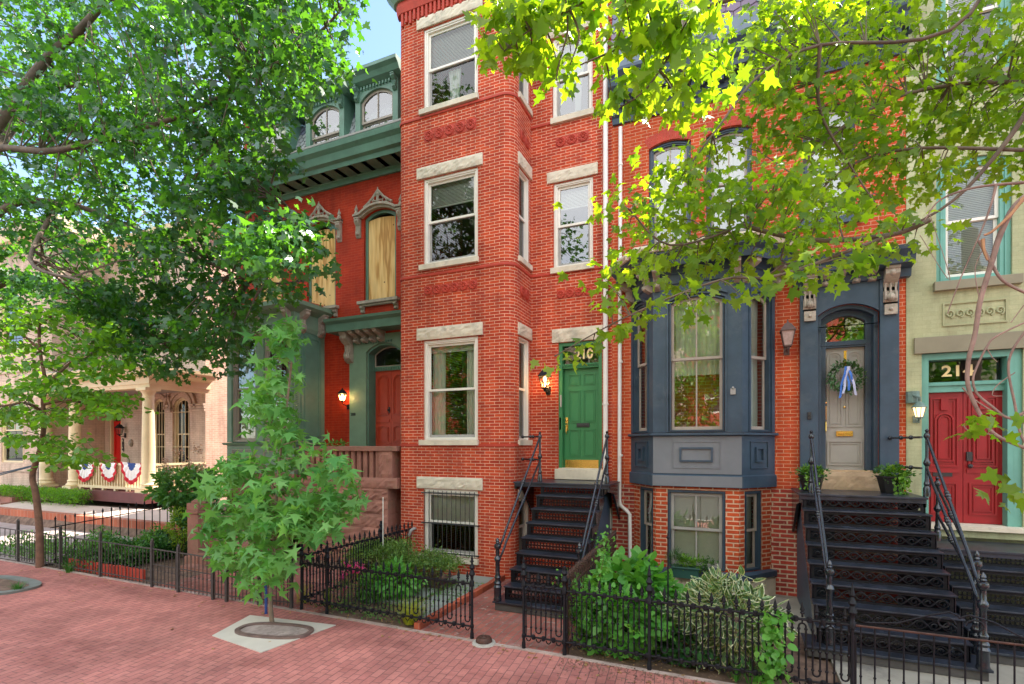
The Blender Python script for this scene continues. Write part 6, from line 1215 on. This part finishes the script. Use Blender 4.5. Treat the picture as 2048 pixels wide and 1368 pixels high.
BR = [([(2060, 385), (2026, 418), (2000, 471), (1986, 517), (1973, 559), (1960, 604), (1950, 669), (1937, 722), (1937, 775), (1962, 832), (1992, 870), (2060, 900)], .034, .014), ([(1992, 370), (1984, 403), (1965, 456), (1922, 555), (1895, 627)], .016, .004), ([(1958, 481), (1981, 524), (2007, 562), (2060, 590)], .018, .012),
      ([(2060, 640), (1992, 673), (1973, 695), (1954, 733), (1946, 760), (1954, 787), (1984, 813), (2019, 836), (2060, 818)], .009, .012), ([(2060, 650), (2026, 699), (2017, 741), (2030, 810), (2041, 867), (2060, 900)], .012, .010), ([(1925, 775), (1950, 800), (2000, 830), (2060, 850)], .010, .006), ([(2048, 365), (1950, 375), (1880, 400), (1850, 440)], .018, .005), ([(1960, 604), (1950, 540), (1965, 500)], .006, .003), ([(1973, 695), (1985, 715), (1995, 724)], .006, .003), ([(2030, 745), (1995, 770), (1985, 790), (2005, 792)], .006, .003), ([(1992, 870), (1940, 862), (1925, 848)], .008, .003), ([(1860, 430), (1900, 560), (1840, 470)], .004, .003), ([(2048, 610), (2022, 645)], .005, .004)]
for pl, a, b in BR: limb(q, [pt(x, y, 4.6) for x, y in pl], a * .62, b * .8, 7, 6)
q.build('bare_branch', BARKL, T, smooth=60); q = MB(); 
for pl in ([(2048, 395), (2020, 430), (1985, 462), (1968, 470)], [(1966, 478), (1968, 500), (1975, 520)]): limb(q, [pt(x, y, 4.57) for x, y in pl], .013, .007, 5)
q.build('split_wood', paint('split orange wood', (.42, .22, .11), .8, .3, 9, .5), T); q = MB()
GA = [(1200, -60), (2300, -60), (2300, 330), (2048, 370), (1900, 380), (1800, 410), (1660, 420), (1540, 310), (1480, 330), (1400, 290), (1350, 240), (1330, 190), (1290, 150), (1210, 60)]
ca = sample_view(500, GA, lambda px: RNG.uniform(0, 1, len(px)) * 1.6 + np.interp(px, [1200, 1500, 1900], [3.8, 5.0, 6.2]), 0)
hol = np.array([math.sin(c[0] * 3.1 + 1) * math.cos(c[2] * 2.9) + math.sin(c[1] * 1.3 + c[2] * 2) for c in ca]); ca = ca[(hol > -.65)]; qx, qy = proj(ca); ca = ca[~((qx < 1530) & (qy < 280) & (RNG.random(len(ca)) < .62)) & (RNG.random(len(ca)) < .86)]
GB = [(975, 60), (1000, -40), (1420, -40), (1400, 60), (1330, 90), (1290, 60), (1230, 50), (1200, 80), (1130, 60), (1090, 90), (1040, 110), (1000, 130)]
cb = sample_view(44, GB, 3.3, 3.9)
cc = np.array([tuple(pt(x, y, 3.6 + .15 * (i % 3))) for i, (x, y) in enumerate([(975, 75), (1000, 120), (1015, 60), (1040, 130), (1065, 110), (1075, 60), (1112, 150), (1143, 115), (1120, 145), (1235, 95), (1215, 95), (1225, 205), (1255, 195), (1270, 205), (1305, 145), (1330, 115), (1350, 180), (1360, 215), (1310, 175), (1290, 130), (1390, 190), (1420, 100), (1460, 130), (1400, 130)])])
GC = [(1215, 440), (1225, 370), (1300, 340), (1400, 330), (1480, 350), (1560, 330), (1640, 380), (1800, 430), (1850, 400), (1850, 500), (1760, 490), (1700, 540), (1640, 560), (1560, 500), (1500, 580), (1440, 560), (1400, 600), (1360, 560), (1280, 570), (1230, 600), (1215, 560), (1260, 500), (1230, 470)]
cd = sample_view(72, GC, lambda px: RNG.uniform(0, .9, len(px)) + np.interp(px, [1200, 1500, 1900], [4.1, 4.6, 5.0]), 0)
ce = np.array([tuple(pt(x, y, 4.2)) for x, y in [(1115, 712), (1150, 705), (1185, 690), (1215, 660), (1250, 655), (1275, 630), (1240, 620), (1220, 600), (1300, 600), (1400, 590), (1390, 625), (1480, 590), (1500, 560), (1600, 520), (1210, 560), (1560, 570), (1700, 540), (1770, 525), (2020, 985), (2040, 960), (1960, 855), (1990, 845)]])
clumps = [sl_ for sl_ in (ca, cb, cc, cd, ce)]
crown('crown', T, np.concatenate([ca, cd]), 19, .15, (.055, .11), T_MAPLE, L_MAP, .5, .5, lb, q, .005, reach=.8)
crown('crown', T, np.concatenate([cb, cc]), 11, .085, (.09, .14), T_MAPLE, L_MAP, .6, .75, lb, q, .006)
crown('crown', T, ce, 7, .08, (.07, .12), T_MAPLE, L_MAP, .5, .5, lb, q, .005); q.build('twigs', BARK, T)
# --- dogwood
T = thing('small_tree', 'slender small tree with layered bright leaves growing at the picket fence on the left', 'tree'); q = MB(); DY = 6.02
limb(q, [pt(80, 1138, DY), pt(79, 1060, DY), pt(72, 990, DY), pt(65, 950, DY), pt(80, 900, DY), pt(88, 850, DY), pt(86, 800, DY), pt(92, 772, DY), pt(80, 700, DY), pt(78, 630, DY)], .078, .025, 10)
lb = [limb(q, [pt(x, y, DY + dy) for x, y, dy in L_], a, .01) for L_, a in (([(92, 775, 0), (112, 752, .1), (150, 720, .3), (200, 700, .4)], .05), ([(82, 822, 0), (50, 806, -.3), (0, 812, -.6), (-40, 800, -.8)], .04), ([(88, 808, 0), (140, 800, .3), (190, 812, .6), (240, 800, .8)], .04), ([(85, 870, 0), (110, 900, .2), (140, 930, .3)], .03), ([(80, 700, 0), (30, 660, -.2), (-20, 660, -.4)], .03), ([(78, 650, 0), (130, 620, .3), (180, 640, .5)], .03))]
q.build('trunk', paint('dogwood bark', (.19, .10, .065), .9, .3, 6, .9, dirt=(.10, .06, .045)), T, smooth=60); q = MB()
pads = [(20, 650, 60), (110, 630, 60), (170, 665, 50), (60, 690, 70), (220, 700, 40), (10, 730, 60), (130, 720, 60), (200, 745, 50), (30, 780, 60), (150, 785, 60), (215, 795, 35), (60, 820, 50), (190, 820, 45), (20, 840, 50), (130, 830, 40), (110, 880, 25), (45, 880, 35), (150, 915, 25), (125, 925, 25), (110, 905, 20), (240, 725, 30), (-40, 700, 60), (-40, 820, 60), (90, 760, 40)]
cen = np.array([tuple(pt(x + random.uniform(-r, r), y + random.uniform(-9, 9), DY + random.uniform(-.9, .9))) for x, y, r in pads for _ in range(int(r / 6) + 2)])
crown('crown', T, cen, 20, .22, (.07, .125), T_BROAD, L_DOG, .22, .25, lb, q, .007, up=1.1); q.build('twigs', BARK, T)
# --- young sweetgum
T = thing('young_tree', 'young tree with star-shaped pale green leaves growing from the oval pavement ring', 'tree'); q = MB(); GY = 5.5
tk = limb(q, [pt(544, 1246, GY), pt(541, 1190, GY), pt(548, 1100, GY), pt(556, 950, GY), pt(575, 800, GY), pt(592, 640, GY)], .035, .012, 8)
POLY_G = [(568, 632), (602, 650), (592, 700), (605, 765), (572, 810), (600, 870), (650, 900), (712, 930), (722, 1005), (690, 1010), (712, 1045), (640, 1060), (610, 1095), (578, 1140), (548, 1185), (515, 1160), (490, 1135), (450, 1130), (415, 1060), (405, 990), (440, 920), (500, 910), (525, 880), (510, 860), (508, 770), (530, 740), (545, 680)]
cen = sample_view(205, POLY_G, 4.95, 5.95); cen = cen[[k for k, c in enumerate(cen)]]
for c in cen[::2]: d = [(Vector(c) - p).length + max(0, p.z - c[2]) * 1.5 for p in tk]; a = tk[int(np.argmin(d))]; q.tube([a, a.lerp(Vector(c), .5) + Vector((0, 0, .06)), c], [.009, .006, .003], 4, False)
q.build('trunk', paint('young bark', (.24, .17, .12), .9, .2, 8, .5), T, smooth=60)
crown('crown', T, cen, 8, .12, (.10, .19), T_STAR, L_GUM, .7, .75, None, None, .004, up=.75)
q = MB(); g_ = gr(527, 1232); q.tube([(0, 0, 0), (0, 0, 1.5)], .02, 6); o = q.build('tree_stake', paint('blue stake', (.03, .08, .3), .5, .1, 4, 0)); o.location = (gx(532, GY + .25), GY + .25, 0); tag(o, 'blue stake half hidden behind the trunk of the young star-leaved tree', 'stake')
# --- shrubs and beds
def shrub(label, c, r, n, T_, m, size, up=.6, dn=.0, stems=6, rim=None, name='shrub', cat='shrub', grp=None, layers=1, hollow=.4, noise=.3, tintv=None):
    t = thing(name, label, cat, grp, (c[0], c[1], max(0.0, c[2] - r[2]) * .0)); q = MB()
    for k in range(stems): a = 2 * math.pi * k / stems + .3; e = (c[0] - c[0] + r[0] * .6 * math.cos(a), r[1] * .6 * math.sin(a), c[2] + r[2] * .4); q.tube([(.03 * math.cos(a), .03 * math.sin(a), 0), (e[0] * .5, e[1] * .5, e[2] * .6), e], [.012, .009, .004], 5)
    q.build('stem', STEM, t); p, v = blob(n, (0, 0, c[2]), r, hollow, noise, .03); D = v * .8 + RNG.normal(0, .4, v.shape); D[:, 2] += .15 - dn
    leaves('foliage', p, RNG.uniform(*size, len(p)), D, T_, m, t, up=up, rim=rim); return t
def W0(px, Y): return gx(px, Y)
t = shrub('broad leaved shrub with dusty pink flower heads beside the right porch column', (W0(372, 8.6), 8.6, 1.5), (.85, .7, .52), 1500, T_OAK, L_MID, (.10, .17), dn=.3, stems=7)
for px, py in ((355, 905), (395, 900), (375, 925), (335, 945), (405, 935), (330, 925)):
    c = pt(px, py, 8.25); n = 70; P = RNG.normal(0, 1, (n, 3)) * [.06, .05, .07] + np.array(c) - np.array([t.location.x, t.location.y, 0]); leaves('bloom', P, RNG.uniform(.025, .045, n), rdir(n) + [0, 0, .3], T_BROAD, L_BLM, t)
t = shrub('dark green shrub mass below the pink flower heads, left of the brownstone gatepost', (W0(400, 8.3), 8.3, .9), (.6, .5, .45), 900, T_BROAD, L_DARK, (.07, .12))
shrub('small yellow green bush between the spear-topped fence and the brownstone gatepost', (W0(362, 7.9), 7.9, .68), (.30, .3, .42), 1500, T_OVAL, L_LIME, (.035, .07))
for px, w_ in ((-30, .9), (35, 1.0), (110, 1.05)): pass
t = thing('hedge', 'low clipped green hedge in front of the villa porch', 'hedge', None, (W0(80, 10.15), 10.15, .5)); n = 11000; P = np.stack([RNG.uniform(-4.6, 2.7, n), RNG.uniform(-.25, .25, n), RNG.uniform(.0, 1, n) ** .5 * .55], 1); P[:, 1] *= 1; P += RNG.normal(0, .03, P.shape); leaves('foliage', P, RNG.uniform(.04, .07, n), np.sign(P) * [0, .6, 0] + rdir(n) + [0, 0, .7], T_OVAL, L_DOG, t)
def cover(name, label, x0, x1, y0, y1, n, T_, m, size, h=.12, zb=None, D=(0, 0, .5)):
    X = RNG.uniform(x0, x1, n); Y = RNG.uniform(y0, y1, n); k = np.sin(X * 4) * np.cos(Y * 5) * .5 + .8; z = np.array([gzt(a, b) for a, b in zip(X, Y)]) + RNG.random(n) * h * np.clip(k, .2, 1.3)
    o = leaves(name, np.stack([X, Y, z], 1), RNG.uniform(*size, n), rdir(n) * .8 + np.array(D), T_, m, None, up=.9); o['label'] = label; o['kind'] = 'stuff'; return o
cover('ivy_ground_cover', 'dark ivy and low leaves filling the bed behind the plain picket fence', -13.4, gx(372, 8.0), FY + .16, 8.6, 8500, T_BROAD, L_DARK, (.05, .09), .40)
cover('leafy_ground_cover', 'tall soft green border plants in the middle of the ivy bed', -13.3, gx(240, 6.6), FY + .18, 7.6, 4200, T_OVAL, L_MID, (.05, .09), .62, D=(0, 0, .9))
cover('leafy_ground_cover', 'pale green ground cover along the picket fence', -16.5, gx(330, 7.4), FY + .12, 7.4, 3000, T_OVAL, L_MID, (.05, .09), .42, D=(0, 0, .9))
cover('weeds', 'scattered weeds and seedlings in the mulch of the flower bed', A.x + .1, XE - .1, FY + .1, 8.6, 2600, T_OVAL, L_MID, (.025, .05), .07)
cover('weeds', 'creeping weeds between the flagstones', XE - .72, XE - .56, FY + .6, 8.5, 900, T_OVAL, L_MID, (.015, .03), .05)
def brickrow(x0, x1, y, z=.15):
    q = MB(); x = x0
    while x < x1: q.box(x + .004, x + .096, y + random.uniform(-.01, .01), y + .06, -.05, z + random.uniform(-.012, .012)); x += .1
    o = q.build('bed_edging', M_TC, bevel=.006); o['kind'] = 'structure'; o['label'] = 'row of upright orange bricks edging the ivy bed'
brickrow(gx(135, FY + .15), gx(280, FY + .15), FY + .16, .20)
def azalea(label, cx, cy, cz, r, n):
    t = thing('azalea_bush', label, 'shrub', 'fine leaved azalea bushes by the brick bay', (cx, cy, 0)); q = MB(); P = []; V_ = []
    for k in range(46):
        v = rdir(1)[0]; v[2] = abs(v[2]) * .9 + .1; e = np.array([0, 0, cz]) + v * np.array(r) * RNG.uniform(.7, 1.05); q.tube([(0, 0, 0), tuple(e * .5 + [0, 0, .04]), tuple(e)], [.012, .007, .003], 4, False); m = n // 46; pp = e + RNG.normal(0, 1, (m, 3)) * [.13, .12, .05]; P.append(pp); V_.append(np.tile(v, (m, 1)))
    P = np.concatenate(P); V_ = np.concatenate(V_); k = P[:, 2] > .02; P, V_ = P[k], V_[k]; q.build('stem', STEM, t); leaves('foliage', P, RNG.uniform(.03, .055, len(P)), V_ * .5 + rdir(len(P)) * .8 + [0, 0, .4], T_OVAL, L_AZ, t)
azalea('wide fine leaved azalea against the brick bay, left of the barred window', W0(768, 8.0), 8.0, .40, (.66, .5, .36), 7000); azalea('smaller azalea below the barred basement window', W0(865, 8.0), 8.0, .33, (.42, .38, .28), 4200)
shrub('clump of long glossy peony leaves in front of the azaleas', (W0(785, 7.3), 7.3, .24), (.48, .40, .28), 1000, T_OVAL, L_BR, (.10, .16), up=.8, dn=.35, name='peony_clump', cat='plant')
shrub('airy light green perennial behind the pink flowers', (W0(720, 7.9), 7.9, .30), (.30, .3, .28), 500, T_OVAL, L_LIME, (.05, .09), dn=.1, name='perennial', cat='plant')
shrub('second glossy leaf clump left of the flagstones', (W0(740, 7.0), 7.0, .20), (.22, .2, .2), 300, T_OVAL, L_MID, (.07, .12), up=.8, dn=.3, name='peony_clump', cat='plant')
t = thing('flowering_plant', 'tall stems of bright pink flowers behind the ornate fence', 'flower', None, (W0(690, 6.5), 6.5, 0)); q = MB(); P = []
for px, py in ((692, 1128), (700, 1132), (712, 1130), (706, 1140), (690, 1148), (684, 1155), (722, 1133), (688, 1182), (714, 1143)):
    c = pt(px, py, 6.5) - t.location; c = Vector((c.x, 0, c.z)); q.tube([(c.x * .5, 0, 0), c], .004, 4); P.append(RNG.normal(0, 1, (26, 3)) * [.028, .028, .024] + np.array(c))
q.build('stem', STEM, t); P = np.concatenate(P); leaves('petals', P, RNG.uniform(.025, .04, len(P)), rdir(len(P)), T_BROAD, L_PINK, t); n = 260; P = np.stack([RNG.normal(0, .09, n), RNG.normal(0, .08, n), RNG.uniform(.03, .42, n)], 1); leaves('foliage', P, RNG.uniform(.07, .12, n), rdir(n) + [0, 0, .5], T_BLADE, L_BR, t)
def grass(label, cx, cy, n, h, m, sp_=.05, lean=.5, name='grass_tuft'):
    t = thing(name, label, 'plant', None, (cx, cy, 0)); q = MB()
    for k in range(n):
        a = random.uniform(0, 6.28); r = random.uniform(0, sp_); L_ = h * random.uniform(.6, 1.1); ln = lean * random.uniform(.3, 1.2); x, y = r * math.cos(a), r * math.sin(a); w_ = .006; px, py = -math.sin(a) * w_, math.cos(a) * w_; prev = None
        for s_ in (0, .35, .7, 1): c = (x + math.cos(a) * ln * L_ * s_ ** 1.6, y + math.sin(a) * ln * L_ * s_ ** 1.6, L_ * s_ * (1 - .35 * s_ * ln)); k_ = (1 - s_ * .9); e = [q.V(c[0] - px * k_, c[1] - py * k_, c[2]), q.V(c[0] + px * k_, c[1] + py * k_, c[2])]; (q.F((prev[0], prev[1], e[1], e[0])) if prev else None); prev = e
    q.build('blades', m, t); return t
p = gr(818, 1248); grass('golden grass tuft at the fence beside the flagstones', p.x, FY + .22, 260, .38, L_GOLD, .10, .8)
p = gr(604, 1215); grass('yellowing upright iris leaves in the corner of the ornate fence', gx(608, FY + .3), FY + .3, 40, .45, L_GOLD, .12, .35); grass('pale green feathery tuft behind the ornate fence', gx(655, FY + .35), FY + .35, 90, .30, L_LIME, .05, .3)
p = gr(110, 1150); grass('wispy weed tuft at the foot of the picket fence near the slender tree', p.x, FY - .04, 70, .32, L_MID, .09, .6); grass('small green weed tuft on the round ring at the left edge', gr(36, 1182).x, gr(36, 1182).y, 80, .22, L_MID, .08, .8)
# the bed in front of the blue bay
shrub('bushy hydrangea with big fresh leaves right of the rusty picket fence', (W0(1262, 7.2), 7.2, .54), (.64, .48, .46), 850, T_BROAD, L_BR, (.12, .19), up=1.0, dn=.25)
shrub('low leafy shrub with rounded leaves behind the ornate fence, in front of the hydrangea', (W0(1240, 6.5), 6.5, .38), (.60, .38, .36), 1250, T_BROAD, L_BR, (.07, .12), up=.8, dn=.35)
shrub('dark low plant between the two leafy shrubs in the bay bed', (W0(1370, 6.5), 6.5, .18), (.35, .25, .18), 500, T_BROAD, L_DARK, (.06, .1), up=.8, dn=.3)
shrub('white edged variegated shrub in front of the blue bay', (W0(1455, 6.7), 6.7, .50), (.56, .44, .46), 1100, mirror([(0, 0), (.15, .15), (.21, .42), (.14, .75), (0, 1)]), [L_GRY, L_RIM], (.13, .20), up=.9, dn=.1, rim=.84, name='variegated_shrub')
t = thing('rose_climber', 'thin rose stems with small leaflets arching over the rusty picket fence', 'rose', None, (W0(1165, 6.4), 6.4, 0)); q = MB(); cen = []
for L_ in ([(1165, 1300), (1160, 1220), (1140, 1180), (1128, 1160)], [(1170, 1300), (1185, 1220), (1200, 1150), (1208, 1110), (1205, 1075)], [(1175, 1300), (1230, 1230), (1250, 1200)], [(1165, 1300), (1150, 1240), (1160, 1200), (1175, 1170)]):
    c = curve([pt(x, y, 6.4) - t.location for x, y in L_], 6); q.tube(c, [.008 - .005 * i / len(c) for i in range(len(c))], 4); cen += [tuple(p) for p in c[5:]]
q.build('stem', STEM, t); cen = np.array(cen); P = np.repeat(cen, 12, 0) + RNG.normal(0, .06, (len(cen) * 12, 3)); leaves('foliage', P, RNG.uniform(.03, .055, len(P)), rdir(len(P)) + [0, 0, .2], T_BROAD, L_BR, t, up=1)
t = thing('climbing_vine', 'bright heart leaved vine hanging on the spear fence right of the variegated shrub', 'vine', None, (gx(1545, FY), FY - .02, 0)); n = 190; P = np.stack([RNG.normal(0, .07, n), RNG.normal(-.02, .05, n), RNG.uniform(.10, .86, n)], 1); leaves('foliage', P, RNG.uniform(.035, .10, n), RNG.normal(0, .75, (n, 3)) + [0, -.3, -.7], T_BROAD, L_BR, t); q = MB(); q.tube([(0, 0, 0), (.02, 0, .4), (-.02, 0, .8)], .005, 4); q.build('stem', STEM, t)
for k, px in enumerate((1470, 1500, 1535)): grass(('strappy green daylily leaves at the fence, leftmost of three', 'strappy green daylily leaves at the fence, middle of three', 'strappy green daylily leaves at the fence, rightmost of three')[k], gx(px, FY + .1), FY + .12, 26, .36, L_BR, .06, .9, 'daylily')
t = shrub('small fern and sprigs growing on the brownstone balustrade', (W0(672, 9.15), 9.15, 2.6), (.30, .12, .10), 160, T_OVAL, L_MID, (.05, .08), stems=0, name='sprig', cat='plant')
# leaf litter and specks
n = 420; X = np.concatenate([RNG.uniform(-14, 1.5, n // 2), RNG.uniform(-14, 1.5, n // 2)]); Y = np.concatenate([FY - np.abs(RNG.normal(0, .18, n // 2)) - .01, RNG.uniform(2.2, FY, n // 2)]); k = RNG.random(n) < np.concatenate([np.ones(n // 2), np.full(n // 2, .3)]); X, Y = X[k], Y[k]
o = leaves('fallen_leaves', np.stack([X, Y, np.full(len(X), .012)], 1), RNG.uniform(.02, .06, len(X)), np.stack([RNG.normal(0, 1, len(X)), RNG.normal(0, 1, len(X)), np.full(len(X), .05)], 1), T_OAK, L_DRY, None, up=3, droop=.05); o['kind'] = 'stuff'; o['label'] = 'dry fallen leaves scattered on the brick sidewalk'
n = 2600; X = RNG.uniform(A.x - .3, XRF + 2.2, n); Y = RNG.uniform(FY + .04, 8.6, n); k = (X < XE - .1) | (X > XRF + .05); X, Y = X[k], Y[k]
o = leaves('leaf_mulch', np.stack([X, Y, np.full(len(X), .02)], 1), RNG.uniform(.02, .05, len(X)), np.stack([RNG.normal(0, 1, len(X)), RNG.normal(0, 1, len(X)), RNG.normal(.1, .2, len(X))], 1), T_OVAL, L_DRY, None, up=2, droop=.1); o['kind'] = 'stuff'; o['label'] = 'brown leaf mulch covering the garden beds'
n = 900; X = RNG.uniform(gx(1130, FY), gx(1560, FY - .6), n); Y = FY - np.abs(RNG.normal(0, .22, n)); o = leaves('soil_spill', np.stack([X, Y, np.full(n, .008)], 1), RNG.uniform(.012, .035, n), np.stack([RNG.normal(0, 1, n), RNG.normal(0, 1, n), RNG.normal(.1, .2, n)], 1), T_OVAL, [M_SOIL], None, up=2, droop=.1); o['kind'] = 'stuff'; o['label'] = 'crumbs of soil spilled on the sidewalk in front of the spear fence'
# trees across the street, seen only as reflections in the window glass
for k, (x, y, s_) in enumerate(((-13.5, -10, 1.0), (-4.0, -11, 1.15), (7.5, -10.5, .9))):
    T = thing('street_tree', ('round street tree across the road opposite the villa', 'round street tree across the road opposite the tall brick house', 'round street tree across the road opposite the blue bay')[k], 'tree', 'street trees', (x, y, 0)); q = MB(); limb(q, [(0, 0, -.1), (.1, 0, 2), (0, .1, 5 * s_)], .25, .15, 8)
    for a in range(6): limb(q, [(0, 0, 3), (1.2 * math.cos(a), 1.2 * math.sin(a), 4.6), (2.2 * math.cos(a), 2.2 * math.sin(a), 6.4 * s_)], .09, .02, 5)
    q.build('trunk', BARK, T); p, v = blob(5200, (0, 0, 6.4 * s_), (4.2 * s_, 3.0 * s_, 4.2 * s_), .3, .35); leaves('crown', p, RNG.uniform(.22, .34, len(p)), v + rdir(len(p)), T_OAK, L_DOG, T)
# the row of houses across the street, seen only as reflections in the window glass
for k, (x0, x1, m, lab) in enumerate(((-22, -12.4, M_BRICK2, 'flat fronted orange brick house across the street, opposite the villa'), (-12.3, -3, M_PINK, 'flat fronted cream house across the street, opposite the tall brick house'), (-2.9, 6, M_BRICK, 'flat fronted dark red brick house across the street, opposite the blue bay'), (6.1, 15, M_OLIVE, 'flat fronted pale green house across the street, opposite the pale green house'))):
    hse = thing('row_house', lab, 'house', 'row houses across the street', ((x0 + x1) / 2, -16, 0)); cx = (x0 + x1) / 2; ops_ = [(a + .8, a + 1.9, z, z + 2.0, 0) for a in np.arange(0, x1 - x0 - 2, 2.9) for z in (1.2, 4.6, 8.0)]
    q = MB(Matrix.Translation((-cx, 16, 0))); wall(q, (x1, -16), (x0, -16), -.4, 11.5, ops_, .2); q.build('wall', m, hse); q = MB(Matrix.Translation((-cx, 16, 0))); q.box(x0 + .1, x1 - .1, -26, -16.3, -.3, 11.2); q.build('rear_wall', M_ROOMD, hse)
    q = MB(Matrix.Translation((-cx, 16, 0))); q.box(x0, x1, -16.2, -15.5, 11.5, 12.2); q.build('cornice', M_CREAM, hse); F_ = face((x1 - cx, 0), (-1, 0))
    for o in ops_: q = MB(F_); ringr(q, o[0], o[1], o[2], o[3], .1, .06, .14); q.box(o[0], o[1], .08, .12, (o[2] + o[3]) / 2 - .04, (o[2] + o[3]) / 2 + .04); q.build('window', M_WHITE, hse)
# every Empty stands at the base of its thing
bpy.context.view_layer.update()
for o in [o for o in bpy.data.objects if o.parent is None and o.type == 'EMPTY' and o.location.length < 1e-6]:
    bb = [c.matrix_world @ Vector(b) for c in o.children if c.type == 'MESH' for b in c.bound_box]
    if bb: settle(o, (sum(v.x for v in bb) / len(bb), sum(v.y for v in bb) / len(bb), max(-.1, min(v.z for v in bb))))
